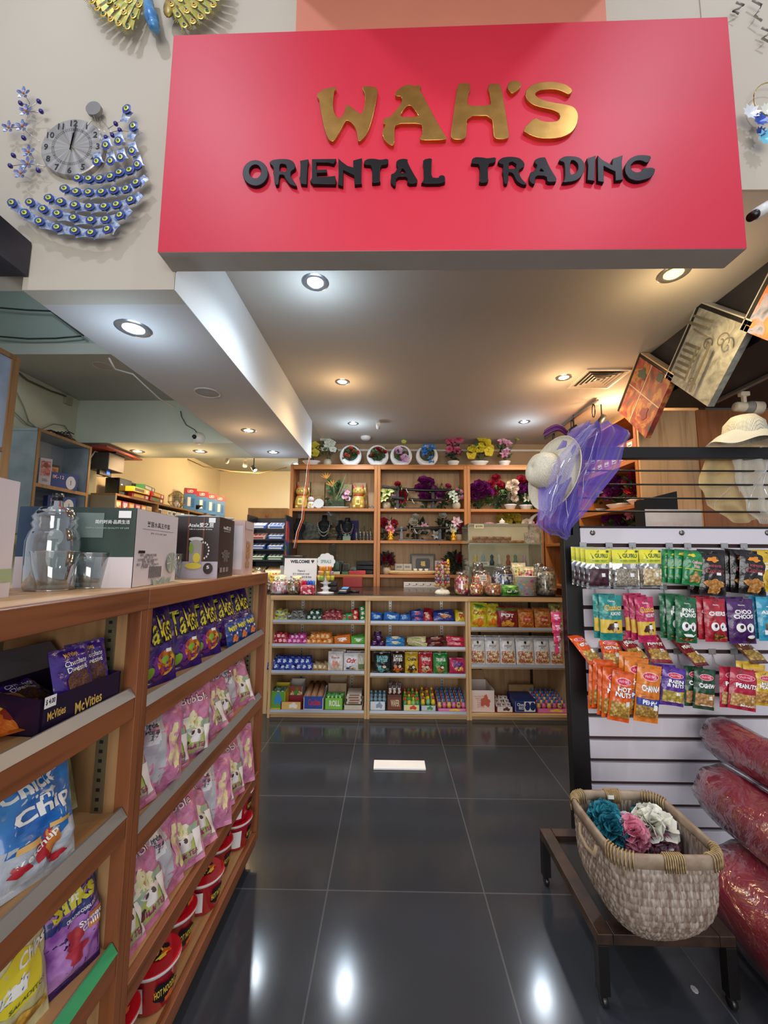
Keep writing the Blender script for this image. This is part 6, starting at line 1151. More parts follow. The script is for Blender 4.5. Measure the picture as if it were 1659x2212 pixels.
# rotate the drawing a quarter turn so the column lies along the slanting canvas
def rotq(it): return ('poly', [((1-w)*2-1, (u+1)/2) for u, w in it[1]], it[2])
diamond('grey canvas painting of a scrolled column hung on the black bulkhead', 2.122, 2.40, 'grey', col, [INKG])
diamond('red and orange abstract canvas painting hung nearest the air vent', 2.655, 2.385, 'red', [('rect', -.2, .0, -.16, 1, 1), ('rect', -1, .52, 1, .54, 2), ('blob', -.5, .8, .3, .1, 3), ('blob', .4, .3, .25, .12, 4), ('poly', [(.3, .85), (.6, .85), (.6, .98), (.3, .98)], 3)], [mat('#dcc7a0', .6), mat('#c9b090', .6), mat('#4f5a4a', .6), mat('#7a2430', .6)], frame='#e8c9a0')
diamond('orange and lavender canvas painting cut by the picture edge', 1.585, 2.40, 'mix')
p = PX(1650, 640, 1.70); g = G(); rnd = random.Random(2)
for k in range(3): g.ball((0, .02*k, -.02*k), .03, 0, 8, 6, (.5, 1, .8))
# ================================================================= FLOWERS
FM = {}
def blossom_mesh(kind, h, h2):
    k = (kind, h, h2)
    if k in FM: return FM[k]
    rnd = random.Random(len(FM)); g = G()
    def petal(an, tilt, L_, w, cup=.3, curl=.2, z0=0, pointy=.5):
        ca, sa = cos(an), sin(an)
        def fn(u, v):
            x = (u-.5)*2; ww = w*sin(pi*min(1, v*.92+.08))**pointy; r = L_*v; zz = sin(tilt)*r-curl*L_*v*v+cup*w*x*x; rr = cos(tilt)*r+.02
            px, py = rr, x*ww; return (px*ca-py*sa, px*sa+py*ca, zz+z0)
        g.grid(fn, 4, 4, 0 if rnd.random() < .6 else 1)
    if kind == 'rose':
        for ring, (n, tl, L_, w) in enumerate(((3, 1.35, .42, .28), (5, 1.15, .6, .4), (6, .8, .85, .5), (7, .4, 1.0, .52))):
            for i in range(n): petal(2*pi*i/n+ring*.5, tl, L_, w, .5, .1, .1*(3-ring)*.3)
    elif kind == 'lily':
        for i in range(6): petal(2*pi*i/6, .75 if i % 2 else .6, 1.15, .26, .5, .5, 0, .8)
        for i in range(5): a = 2*pi*i/5; g.tube([(0, 0, 0), (.15*cos(a), .15*sin(a), .55)], .02, 4, 2)
    elif kind == 'mum':
        for j in range(5):
            n = 8+3*j
            for i in range(n): petal(2*pi*i/n+j*.4, 1.4-.33*j, .65+.08*j, .1, .6, 0, .0, .7)
    elif kind == 'orchid':
        for i in range(5): petal(2*pi*i/5+.3, .25, .9, .45, .2, .15)
        g.ball((0, 0, .12), .14, 2, 6, 4)
    me = g.mesh(kind+'_blossom', [mat(h, .55, kind='mix', h2=h2, sc=1), mat(h2, .55), mat('#d9c23a', .5)], True); FM[k] = me; return me
def foliage(seed, n, rx, rz_, zc_, leaf=.05, w=.3, ry=None):
    rnd = random.Random(seed); g = G(); ry = ry or rx
    for k in range(n):
        d = Vector((rnd.uniform(-1, 1), rnd.uniform(-1, 1), rnd.uniform(-.6, 1)))
        if d.length < .2: d.x += .4
        d.normalize(); q = rnd.random()**.5; c = Vector((d.x*rx*q, d.y*ry*q, zc_+d.z*rz_*q)); ax = (d+Vector((rnd.uniform(-.6, .6), rnd.uniform(-.6, .6), rnd.uniform(-.3, .6)))).normalized()
        s = ax.cross(Vector((rnd.uniform(-1, 1), rnd.uniform(-1, 1), .3))).normalized(); u = ax.cross(s); L_ = leaf*rnd.uniform(.7, 1.3)
        g.add([c, c+ax*L_*.45+s*L_*w, c+ax*L_-u*L_*.12, c+ax*L_*.45-s*L_*w, c+ax*L_*.5+u*L_*.06], [(0, 1, 4), (1, 2, 4), (2, 3, 4), (3, 0, 4)], k % 2)
        if k % 4 == 0: g.tube([(0, 0, .01), (c.x*.5, c.y*.5, c.z*.6), tuple(c)], .0018, 3, 1)
    return g
LEAF = [mat('#3d5e33', .5, kind='mix', h2='#55753f', sc=3), mat('#2c4a2a', .55)]
DLEAF = [mat('#2b3a2c', .55), mat('#1f2e24', .6)]
def plant(name, label, loc, rx, h, bl, pot=None, group=None, seed=0, leaves=34, leaf=.05, lm=None, cat='artificial flowers', zb_=0):
    """bl: list of (kind, colour, colour2, x, z, radius) relative to the pot base, all facing the room"""
    t = thing(name, label, cat, loc, group=group); ph = 0
    if pot == 'bowl': ph = .06; G().lathe([(.001, 0), (.04, 0), (.045, .005), (.068, .05), (.072, .06), (.068, .058), (.04, .01), (.001, .01)], 26).obj('bowl', mat('#e9e9e6', .25), t, True)
    elif pot == 'boat': ph = .055; G().lathe([(.001, 0), (.045, 0), (.06, .01), (.1, .05), (.11, .06), (.1, .055), (.05, .012), (.001, .012)], 26, 0, 1.0, .6).obj('bowl', mat('#e9e9e6', .25), t, True)
    elif pot == 'vase': ph = .08; G().lathe([(.001, 0), (.035, 0), (.045, .02), (.05, .05), (.04, .08), (.035, .08), (.04, .05), (.001, .01)], 22).obj('vase', mat('#b9ad96', .4), t, True)
    elif pot == 'ring':
        R, r2, off = .128, .09, .027; n = 44; g = G(); vs = []
        for i in range(n):
            a = 2*pi*i/n
            for (rr, oo, y) in ((R, 0, -.03), (R+.004, 0, 0), (R, 0, .03), (r2, off, .03), (r2, off, -.03)): vs.append((rr*cos(a), y, R-.006+oo+rr*sin(a) if rr*sin(a) > -(R-.012) or rr != R else .0))
        g.add(vs, [(i*5+j, ((i+1) % n)*5+j, ((i+1) % n)*5+(j+1) % 5, i*5+(j+1) % 5) for i in range(n) for j in range(5)]); g.obj('ring_pot', mat('#e6e8ea', .2, coat=.3), t, True)
        g = G(); g.prism([(r2*cos(a), R-.006+off+r2*sin(a)) for a in [pi+i*pi/12 for i in range(13)] if r2*sin(a) < -.03], -.025, .025, 'y'); g.obj('filling', mat('#2f4428', .7), t)
        ph = .05
    if leaves: foliage(seed, int(leaves*1.4), rx, (h-ph)*.45, ph+(h-ph)*.42, leaf*1.25, w=.36, ry=rx*.55).obj('foliage', lm or LEAF, t)
    rnd = random.Random(seed+50)
    for kind, c1, c2_, x, z, r in bl:
        me = blossom_mesh(kind, c1, c2_); d = Vector((x*3+rnd.uniform(-.3, .3), -1, (z-h*.5)*3+rnd.uniform(-.1, .5))).normalized(); y = -rx*.35+rnd.uniform(-.02, .02)
        o = inst(me, 'blossom', None, None, (x, y, z), d.to_track_quat('Z', 'Y').to_euler(), r*1.3, parent=t)
        g = G().tube([(0, 0, ph*.6), (x*.5, y*.3, z*.6), (x, y+.01, z-.01)], .002, 4); g.obj('stem', LEAF[1], t)
    return t
ROSE = '#b3203a'; 
def bx_(cx): return 600+cx*.3858
def by_(cy): return 920+cy*.3858
def onshelf(cx, z, dy=.12): p = PY(bx_(cx), 1200, YB+dy); return (p.x, YB+dy, z+.001)
ZT2 = ZT+.0125
for i, (cx, k, c1, c2_, nm, n) in enumerate(((400, 'rose', '#f07a5c', '#d9553f', 'coral red rosebuds', 5), (555, 'rose', '#c4303f', '#9f1f30', 'crimson rosebuds', 5), (690, 'orchid', '#a53a9c', '#d9b0dc', 'purple and white orchids', 3), (838, 'lily', '#2a6ac4', '#3f86d9', 'bright blue blooms', 4))):
    rnd = random.Random(i); x, y, z = onshelf(cx, ZT2, .1)
    if k == 'rose': bl = [(k, c1, c2_, .09*cos(a), .15+.035*sin(a*1.7), .022) for a in (0.2, 1.2, 2.1, 3.0)]+[(k, c1, c2_, 0, .21, .022), (k, c1, c2_, -.03, .12, .02)]
    elif k == 'orchid': bl = [(k, c1, c2_, -.03, .19, .048), (k, c1, c2_, .045, .09, .055), (k, c2_, c1, .02, .05, .03), ('orchid', '#cfd86a', '#b8c84a', .03, .29, .03)]
    else: bl = [(k, c1, c2_, 0, .2, .07), (k, c1, c2_, .055, .22, .05), (k, c1, c2_, .045, .08, .05), (k, c1, c2_, -.02, .17, .05)]
    plant('ring_planter', 'white ring planter holding %s on the cabinet top' % nm, (x, y, z), .08, .24, bl, 'ring', seed=i, leaves=46 if k == 'rose' else 14, leaf=.045)
P_ = lambda cx, dy=.1: onshelf(cx, ZT2, dy)
plant('potted_flower', 'white artificial flowers in a white basket pot by the beam end', P_(268), .07, .34, [('orchid', '#e9ece6', '#d5dcd0', x, z, .045) for x, z in ((-.05, .33), (0, .3), (.05, .27), (-.03, .22), (.06, .2), (.0, .25))], 'vase', seed=11, leaves=16)
plant('potted_flower', 'yellow blooms half hidden behind the long beam end', P_(175), .08, .3, [('orchid', '#d6c93a', '#c2b02e', x, z, .05) for x, z in ((.04, .25), (.0, .2), (.05, .15))], 'boat', seed=12, leaves=24)
plant('potted_flower', 'two-tiered pink chrysanthemums in a white bowl on the cabinet', P_(990), .07, .34, [('mum', '#d94f7d', '#e884a4', x, z, r) for x, z, r in ((-.04, .31, .05), (.06, .33, .06), (-.05, .2, .04), (.04, .19, .05), (.0, .25, .035))], 'bowl', seed=13, leaves=50, leaf=.045, lm=DLEAF)
plant('potted_flower', 'yellow orchids spilling from a white boat bowl on the cabinet', P_(1140), .1, .34, [('orchid', '#dcc92a', '#c9b41f', x, z, .055) for x, z in ((.02, .32), (.09, .3), (.12, .23), (.04, .25), (-.09, .2), (-.1, .14), (.1, .17), (.0, .2))], 'boat', seed=14, leaves=28)
plant('potted_flower', 'pink striped lilies in a small white bowl near the hats', P_(1283), .06, .32, [('lily', '#e9c9d8', '#d987ac', x, z, r) for x, z, r in ((-.02, .3, .06), (.04, .27, .05), (.0, .15, .055), (.02, .19, .04))]+[('lily', '#a9c25a', '#8fae45', .14, .32, .03)], 'bowl', seed=15, leaves=16)
# ---- shelf with lucky cats
Z1, Z2, Z3 = [z+.001 for z in zs_[:3]]
def S1(cx, z, dy=.1): return onshelf(cx, z-.001, dy)
CBX = mat('#a28a64', .7, kind='mix', h2='#93794f', sc=2)
for i, (cx, w, zz, h) in enumerate(((140, .16, 0, .17), (220, .17, 0, .17), (300, .16, 0, .17), (380, .15, 0, .15), (460, .17, 0, .16), (140, .16, .171, .17), (220, .17, .171, .17), (300, .16, .171, .16), (378, .15, .151, .16), (455, .16, .161, .17))):
    x, y, z = S1(cx, Z1, .22); tag(G().box(-w/2+.002, w/2-.002, -.06, .06, 0, h).obj('carton', CBX, loc=(x, y, z+zz), bev=.002), 'plain brown carton behind the lucky cats, %s layer, %s from the beam side' % ('bottom' if i < 5 else 'top', ORD[i % 5]), 'box', 'brown cartons behind the cats')
def lucky_cat(label, loc, s, gold='#d9b860', arm=True):
    t = thing('lucky_cat', label, 'figurine', loc); m = mat(gold, .3, .25 if gold != '#e9e9e6' else 0, coat=.4); R_ = mat('#b8202c', .4); B_ = mat('#15120f', .3)
    G().lathe([(.001, 0), (.045*s, 0), (.058*s, .02*s), (.06*s, .06*s), (.05*s, .1*s), (.035*s, .125*s), (.001, .13*s)], 22).ball((-.03*s, -.045*s, .015*s), .02*s, 0, 10, 6).ball((.03*s, -.045*s, .015*s), .02*s, 0, 10, 6).obj('body', m, t, True)
    G().ball((0, -.005*s, .155*s), .048*s, 0, 16, 12, (1.08, .92, .9)).obj('head', m, t, True)
    for sx in (-1, 1): G().lathe([(.017*s, 0), (.001, .034*s)], 10, 0, 1, .5, (sx*.032*s, 0, .187*s)).obj('ear', R_, t, True)
    g = G(); g.lathe([(.040*s, .112*s), (.046*s, .114*s), (.044*s, .122*s), (.038*s, .12*s)], 20); g.obj('collar', R_, t, True)
    g = G()
    for sx in (-1, 1): g.ball((sx*.018*s, -.043*s, .162*s), .006*s, 0, 8, 5, (1, .5, 1.2))
    g.ball((0, -.048*s, .150*s), .004*s, 0, 6, 4); g.obj('eyes_and_nose', B_, t, True)
    g = G(); g.tube([(.045*s, -.01*s, .1*s), (.066*s, -.015*s, .13*s), (.064*s, -.015*s, .185*s)], [.014*s, .013*s, .015*s], 10) if arm else g.tube([(.04*s, -.03*s, .09*s), (.03*s, -.05*s, .06*s)], .013*s, 8); g.obj('raised_arm' if arm else 'arm', m, t, True)
    g = G(); g.box(-.02*s, .02*s, -.068*s, -.06*s, .03*s, .085*s); g.obj('coin_plaque', mat('#e8cf6a', .3, .4), t, bev=.002)
    v, f, asp = textdata('福', .01); G().add([(x*.028*s, -.0687*s, .058*s+y*.03*s) for x, y in v], f).obj('lettering', B_, t)
    return t
lucky_cat('gold lucky cat figurine at the beam side of the shelf', S1(125, Z1, .08), 1.35); lucky_cat('gold lucky cat figurine with raised paw beside the brown cartons', S1(447, Z1, .08), 1.35)
lucky_cat('small white and gold cat figurine next to a shell dish', S1(178, Z1, .05), .72, '#e9e9e6', False)
x, y, z = S1(222, Z1, .06); g = G(); g.T = Matrix.Rotation(radians(78), 4, 'X'); g.lathe([(.001, .012), (.02, .004), (.03, .012), (.045, .003), (.055, .01), (.062, .0), (.055, -.008), (.001, -.008)], 30); tag(g.obj('shell_dish', mat('#d9dad6', .3), smooth=True, loc=(x, y, z+.062)), 'white coiled shell dish standing beside the small cat', 'dish')
x, y, z = S1(320, Z1, .09); t = plant('bird_of_paradise', 'orange bird of paradise arrangement on a long oval dish', (x-.02, y, z), .08, .4, [], None, seed=21, leaves=20, leaf=.06)
G().lathe([(.001, 0), (.08, 0), (.15, .02), (.155, .026), (.08, .01), (.001, .01)], 30, 0, 1.15, .35).obj('oval_dish', mat('#d8d4c8', .3), t, True)
G().box(-.09, .12, -.03, .03, .022, .1).obj('moss_block', mat('#2c3526', .8, kind='mix', h2='#3d4a2c', sc=6), t)
OR_ = mat('#e59a1f', .4); 
for (bx0, bz0, sx) in ((-.09, .36, 1), (-.02, .27, 1)):
    g = G()
    for k in range(5): a = radians(150-22*k); g.add([(bx0, -.01, bz0), (bx0+.05*cos(a)-.008, -.015, bz0+.04*sin(a)), (bx0+.1*cos(a), -.02, bz0+.085*sin(a)), (bx0+.05*cos(a)+.008, -.015, bz0+.045*sin(a))], [(0, 1, 2, 3)])
    g.obj('bird_blossom', OR_, t); G().tube([(0, 0, .05), (bx0*.5, 0, .2), (bx0, -.01, bz0)], .003, 5).obj('stem', LEAF[0], t)
g = G()
for a, L_ in ((70, .36), (55, .3), (100, .22)): g.add([(0.02, 0, .1), (.02+L_*.5*cos(radians(a))-.012, -.01, .1+L_*.5*sin(radians(a))), (.02+L_*cos(radians(a)), -.02, .1+L_*sin(radians(a))), (.02+L_*.5*cos(radians(a))+.012, -.01, .1+L_*.5*sin(radians(a)))], [(0, 1, 2, 3)])
g.obj('blade_leaves', mat('#5a7a4a', .5), t)
plant('orchid_spray', 'pale pink orchid spray leaning behind the oval dish', S1(368, Z1, .13), .05, .24, [('orchid', '#e6c3cf', '#cf8fae', x, z, .035) for x, z in ((-.02, .22), (.03, .2), (.0, .15), (.04, .13))], None, seed=22, leaves=10)
x, y, z = S1(525, Z1, .08); g = G()
for k, (dx, hh) in enumerate(((-.03, .035), (.0, .05), (.03, .04))): g.lathe([(.001, 0), (.014, 0), (.014, hh*.6), (.001, hh)], 6, 0, 1, 1, (dx, 0, 0))
tag(g.obj('crystal_trio', glass('#f4f8fa', .5), loc=(x, y, z)), 'three little glass crystals at the shelf end', 'crystal ornament')
# ---- swords
def sword_stand(label, loc, w=.5, h=.26, n=2, base=True):
    t = thing('sword_stand', label, 'sword stand', loc); B = mat('#161417', .3, coat=.3)
    G().box(-w*.42, w*.42, -.04, .05, 0, .018).obj('base', B, t, bev=.003)
    for sx in (-1, 1):
        G().box(sx*w*.36-.018, sx*w*.36+.018, -.015, .015, .018, h).obj('upright', B, t, bev=.002)
        for k in range(n): zz = .07+k*(h-.1)/max(1, n-1) if n > 1 else h*.6; G().box(sx*w*.36-.009, sx*w*.36+.009, -.05, -.015, zz, zz+.015).box(sx*w*.36-.009, sx*w*.36+.009, -.055, -.045, zz, zz+.035).obj('cradle', B, t)
    return t
def sword(label, a, b, sag=.02, cord=True):
    a = Vector(a); b = Vector(b); t = thing('sheathed_sword', label, 'sword', a); d = b-a; n = 18; B = mat('#151316', .2, coat=.5)
    pts = [d*(i/n)+Vector((0, 0, -sag*4*(i/n)*(1-i/n))) for i in range(n+1)]
    k = int(n*.3)
    G().tube(pts[k:], [.016]*(n-k)+[.013], 8).obj('scabbard', B, t, True); G().tube(pts[:k], .018, 8).obj('handle', mat('#1e1a1c', .7, kind='weave', h2='#4a4548', sc=14), t, True)
    c = pts[k]; g = G(); g.T = Matrix.Translation(c) @ d.to_track_quat('Z', 'Y').to_matrix().to_4x4(); g.lathe([(.001, -.003), (.034, -.004), (.034, .004), (.001, .003)], 16); g.obj('guard', mat('#b9a878', .3, .7), t)
    G().tube([c+Vector((.05, -.014, 0)), c+Vector((.06, -.02, -.03)), c+Vector((.075, -.02, -.05))], .004, 5).obj('cord', mat('#d9d6cc', .6), t)
ps = S1(770, Z1, .1); sword_stand('black two-tier stand carrying both sheathed swords', ps, .58, .27, 2)
a = PY(bx_(587), by_(340), YB+.04); b = PY(bx_(975), by_(358), YB+.04); sword('long black sheathed sword on the upper cradle', a, b)
a = PY(bx_(640), by_(400), YB+.04); b = PY(bx_(955), by_(412), YB+.04); sword('shorter black sheathed sword on the lower cradle', a, b)
MG = ('#8a1f7a', '#6d145f'); RD = ('#b8223c', '#8f152a'); PKL = ('#e07a9c', '#efc3d0'); CR = ('#eadfcb', '#e0c9b4')
plant('artificial_bouquet', 'pale yellow-green lily bouquet at the end of the sword shelf', S1(608, Z1, .07), .06, .26, [('lily', '#d9dc9c', '#c3cc7a', x, z, r) for x, z, r in ((0, .2, .075), (-.03, .12, .05))], 'vase', seed=31, leaves=22)
plant('artificial_bouquet', 'pink and red lily bouquet below the lower sword', S1(680, Z1, .17), .08, .34, [('lily', *PKL, -.05, .13, .06), ('lily', *RD, .03, .12, .06), ('rose', *RD, .04, .19, .05), ('rose', *RD, -.02, .3, .035)], None, seed=32, leaves=44)
plant('artificial_bouquet', 'deep magenta rose bouquet behind the swords', S1(830, Z1, .2), .1, .38, [('rose', *MG, x, z, r) for x, z, r in ((-.03, .34, .06), (.04, .33, .055), (0, .27, .06), (-.08, .26, .05), (.08, .25, .05), (.05, .15, .05), (-.03, .17, .05))], None, seed=33, leaves=30)
plant('artificial_bouquet', 'leafy pink rose sprays rising behind the swords', S1(915, Z1, .2), .09, .36, [('rose', '#c43a68', '#a02850', .08, .28, .035), ('rose', *MG, .0, .18, .05), ('lily', *PKL, -.02, .13, .05)], None, seed=34, leaves=40)
plant('artificial_bouquet', 'mint white and pink posy in a vase at the sword shelf end', S1(1005, Z1, .07), .07, .25, [('lily', '#c9dccb', '#dfeadd', -.05, .17, .05), ('lily', '#c9dccb', '#dfeadd', -.02, .12, .045), ('rose', *PKL, .04, .2, .03), ('rose', '#d9568a', '#e88aac', .01, .22, .025), ('rose', *PKL, .05, .14, .03)], 'vase', seed=35, leaves=26)
plant('artificial_bouquet', 'big purple peony bouquet on the upper shelf behind the showcase', S1(1135, Z1, .12), .12, .33, [('rose', *MG, x, z, .058) for x, z in ((-.09, .24), (-.02, .28), (.05, .27), (-.06, .17), (.02, .18), (.09, .2), (.0, .23))], None, seed=36, leaves=60)
plant('artificial_bouquet', 'red rose bouquet between the peonies and cream roses', S1(1225, Z1, .16), .1, .4, [('rose', '#c42a48', '#a01c36', x, z, .045) for x, z in ((.01, .38), (-.05, .31), (.05, .3), (.09, .27), (-.08, .25), (-.03, .22))], None, seed=37, leaves=60)
plant('artificial_bouquet', 'cream roses in a white bowl on the upper shelf', S1(1310, Z1, .07), .08, .33, [('rose', *CR, x, z, .04) for x, z in ((0, .29), (.05, .31), (-.03, .24), (.02, .2), (.05, .24), (.04, .13))], 'bowl', seed=38, leaves=30)
plant('artificial_bouquet', 'purple and crimson rose bouquet behind the purple scarf', S1(1400, Z1, .12), .12, .36, [('rose', *MG, -.05, .3, .055), ('rose', *MG, .0, .24, .05), ('rose', '#a8285a', '#8a1a46', .08, .27, .05), ('rose', *MG, .08, .2, .05), ('rose', *RD, .1, .14, .045)], 'bowl', seed=39, leaves=60)
plant('artificial_bouquet', 'crimson and purple bouquet at the corner of the cabinets', (1.60, YB+.12, Z1), .12, .4, [('rose', *RD, -.05, .35, .05), ('rose', *RD, .03, .33, .05), ('rose', *MG, .05, .25, .05), ('rose', *MG, -.06, .24, .05), ('lily', '#ece9dd', '#d8e0c4', .0, .15, .05)], 'bowl', seed=40, leaves=60)
# second shelf
plant('artificial_bouquet', 'red and pink lilies beside the small gold figure', S1(625, Z2, .1), .08, .28, [('rose', *RD, -.06, .21, .05), ('lily', *PKL, .0, .18, .06), ('rose', *RD, .05, .2, .04), ('lily', '#d9486a', '#e88aa0', .02, .12, .05)], None, seed=41, leaves=36, lm=DLEAF)
for cx, nb in ((632, 'below the red lilies'), (985, 'below the white lilies')):
    x, y, z = S1(cx, Z2, .03); t = G().lathe([(.001, 0), (.028, 0), (.03, .02), (.02, .035), (.024, .05), (.026, .065), (.015, .078), (.02, .09), (.017, .105), (.001, .112)], 18).ball((-.02, -.01, .045), .012, 0, 6, 5).ball((.02, -.01, .045), .012, 0, 6, 5).obj('gold_figurine', mat('#e0a92a', .25, .5), smooth=True, loc=(x, y, z)); tag(t, 'tiny seated gold figurine '+nb, 'figurine')
sword_stand('low black sword stand on the middle shelf before white roses', S1(800, Z2, .08), .62, .17, 1)
a = PY(bx_(655), by_(585), YB+.06); b = PY(bx_(965), by_(572), YB+.06); sword('black sheathed sword resting on the low stand', a, b, -.012)
plant('artificial_bouquet', 'white rose bouquet behind the low sword stand', S1(780, Z2, .2), .1, .3, [('rose', '#e6e2d6', '#d3cfc0', x, z, r) for x, z, r in ((-.04, .22, .05), (.0, .13, .055), (-.02, .28, .04), (.1, .12, .04))]+[('lily', '#c99ac0', '#e0c3da', .08, .17, .05)], None, seed=42, leaves=46, lm=DLEAF)
plant('artificial_bouquet', 'white blooms with dark leaves behind the stand end', S1(925, Z2, .2), .09, .33, [('rose', '#e9e6dc', '#d5d2c4', -.01, .3, .045), ('lily', '#ccd2c0', '#b9c2ac', .06, .16, .05), ('lily', '#d9d6d0', '#c2bfb8', -.08, .08, .05)], None, seed=43, leaves=60, lm=DLEAF)
plant('artificial_bouquet', 'white lily and crimson rose posy next to the cabinet post', S1(1015, Z2, .1), .08, .27, [('lily', '#e9dfe4', '#d9a8c0', -.03, .22, .06), ('lily', '#ecebe2', '#dcdcc8', -.06, .15, .05), ('rose', '#b01f4a', '#8c1438', .03, .15, .06)], 'vase', seed=44, leaves=24)
plant('artificial_bouquet', 'yellow orchid leaves arching above the glass showcase', S1(1290, Z2, .2), .16, .36, [('orchid', '#b9a42a', '#9a8a24', x, z, .06) for x, z in ((-.08, .27), (.0, .31), (.08, .29), (.12, .24), (-.02, .23))], None, seed=45, leaves=26, lm=[mat('#6a6a2a', .5), mat('#4a4f24', .5)])
rp = plant('ring_planter', 'big white ring planter with pink flowers beside the showcase', S1(1485, Z2, .1), .08, .24, [('rose', *PKL, .0, .16, .03), ('rose', '#c43a68', '#a02850', .04, .14, .025)], 'ring', seed=46, leaves=30, lm=DLEAF)
rp.scale = (1.35, 1.2, 1.35)
plant('artificial_bouquet', 'white and pink flowers low in the corner shelf', (1.64, YB+.1, Z2), .1, .28, [('rose', '#ece2d6', '#e0cfbc', -.05, .2, .05), ('lily', '#d94f7d', '#e884a4', .04, .18, .06)], None, seed=47, leaves=30)
# glass-fronted shelf with jewellery
def bust(label, cx, h, w, beads=None, z=None, dy=.12):
    x, y, zz = S1(cx, z or Z2, dy); t = thing('jewellery_bust', label, 'jewellery stand', (x, y, zz)); B = mat('#17151a', .7)
    G().lathe([(.001, 0), (w*.5, 0), (w*.45, .02), (w*.28, h*.3), (w*.62, h*.55), (w*.58, h*.7), (w*.25, h*.8), (w*.22, h), (.001, h)], 22, 0, 1, .55).obj('bust', B, t, True)
    if beads:
        for q in range(2):
            g = G()
            for i in range(22): a = pi*i/21; g.ball((w*.55*cos(a), -w*.34-.005-.01*q, h*.68-sin(a)*h*(.38+.14*q)), .0062, 0, 6, 4)
            g.obj('bead_string', mat(beads, .3), t, True)
bust('black bust wearing long white bead strings behind glass', 258, .3, .13, '#e9e6d6'); bust('narrow black jewellery bust at the centre of glass shelf', 350, .24, .1); bust('black bust with fine necklace beside the purple panel', 388, .27, .13, '#c9a0b8'); bust('dark bust at the beam end of the glass shelf', 110, .26, .14)
x, y, z = S1(390, Z2, .27); tag(G().box(-.13, .13, 0, .008, 0, .25).obj('purple_panel', mat('#3b2a8f', .5), loc=(x, y, z)), 'purple backing panel standing behind the jewellery busts', 'panel')
for i, cx in enumerate((440, 462, 482, 502, 520)):
    x, y, z = S1(cx, Z2, .08+.04*(i % 2)); tag(G().lathe([(.001, 0), (.018, 0), (.02, .01), (.008, .03), (.016, .05), (.018, .08), (.007, .1), (.007, .125+.02*(i % 3)), (.001, .13+.02*(i % 3))], 14).obj('crystal_figurine', glass('#e9f2f4', .5), smooth=True, loc=(x, y, z)), 'little clear crystal figurine, %s along the glass shelf' % ORD[i], 'figurine', 'crystal figurines behind glass')
x, y, z = S1(385, Z2, .05); g = G(); g.box(-.045, .045, -.02, .02, 0, .05, 0).ball((-.02, 0, .06), .018, 0, 8, 5).ball((.02, 0, .058), .015, 0, 8, 5); tag(g.obj('jade_carving', mat('#b9c9b4', .3), loc=(x, y, z), bev=.003), 'pale jade carving before the busts', 'ornament')
x, y, z = S1(168, Z2, .2); g = G(); g.add([(-.1, 0, .2), (.13, 0, .12), (.13, .02, .16), (-.02, .02, .23), (-.1, .02, .0), (.15, .0, .03)], [(0, 1, 2, 3), (0, 4, 5, 1)]); tag(g.obj('folding_fan', mat('#8d8a84', .5, kind='mix', h2='#5a4a3c', sc=4), loc=(x, y, z), solid=.004), 'pale painted fan spread behind glass beside the dark bust', 'fan')
# third shelf
for i, (cx, h, w_, hh) in enumerate(((335, '#b9c9a8', .12, .03), (375, '#2f6a40', .1, .03), (425, '#a81f2a', .1, .04), (470, '#b5202c', .1, .045))):
    x, y, z = S1(cx, Z3, .05); tag(G().box(-w_/2, w_/2, -.04, .04, 0, hh).obj('trinket_box', mat(h, .35), loc=(x, y, z), bev=.003), '%s flat trinket box on the lowest glass shelf' % ('pale green', 'dark green', 'first red', 'second red')[i], 'box')
for i, (cx, r, h) in enumerate(((310, .085, '#a3b5a6'), (425, .045, '#b9b9b4'))):
    x, y, z = S1(cx, Z3, .2); g = G(); g.T = Matrix.Rotation(pi/2, 4, 'X'); g.lathe([(.001, .0), (r*.8, .004), (r, 0), (r, -.01), (.001, -.01)], 30); tag(g.obj('display_plate', mat(h, .2, kind='mix', h2='#7a8a7c', sc=3), smooth=True, loc=(x, y, z+r)), '%s round plate standing on the lowest glass shelf' % ('large green', 'small pale')[i], 'plate')
for i, (cx, w_, hh) in enumerate(((345, .1, .15), (378, .11, .12))):
    x, y, z = S1(cx, Z3, .22); t = thing('photo_frame', 'small silver photo frame, %s on the lowest glass shelf' % ('taller one', 'wider one')[i], 'photo frame', (x, y, z)); G().box(-w_/2, w_/2, 0, .01, 0, hh).obj('frame', mat('#8f8d88', .3, .5), t, bev=.002); G().box(-w_/2+.012, w_/2-.012, -.001, 0, .012, hh-.012).obj('picture', mat('#5f5a58', .4, kind='mix', h2='#8a7a70', sc=5), t)
for i, cx in enumerate((310, 330, 400, 418)):
    x, y, z = S1(cx, Z3, .1+.02*(i % 2)); tag(G().lathe([(.001, 0), (.018, 0), (.022, .02), (.016, .04), (.001, .048)], 14).obj('glass_globe', glass('#e6ecec', .5), smooth=True, loc=(x, y, z)), 'tiny glass globe, %s on the lowest glass shelf' % ORD[i], 'ornament', 'glass globes')
for i, (zz) in enumerate((0, .05, .1)):
    x, y, z = S1(490, Z3, .2); tag(G().box(-.1, .1, -.05, .05, 0, .045).obj('jewel_case', mat('#1d1518', .35), loc=(x, y, z+zz+.001*i), bev=.004), 'black jewel case in a pile of three, %s' % ('bottom', 'middle', 'top')[i], 'case', 'black jewel cases')
plant('artificial_bouquet', 'dark rose plant at the post of the lowest shelf', S1(610, Z3, .12), .07, .27, [('rose', '#7a1c3a', '#5a122a', .02, .19, .045), ('rose', '#7a1c3a', '#5a122a', .05, .14, .04), ('rose', '#8a2a4a', '#5a122a', -.03, .17, .035)], 'vase', seed=51, leaves=34, lm=DLEAF)
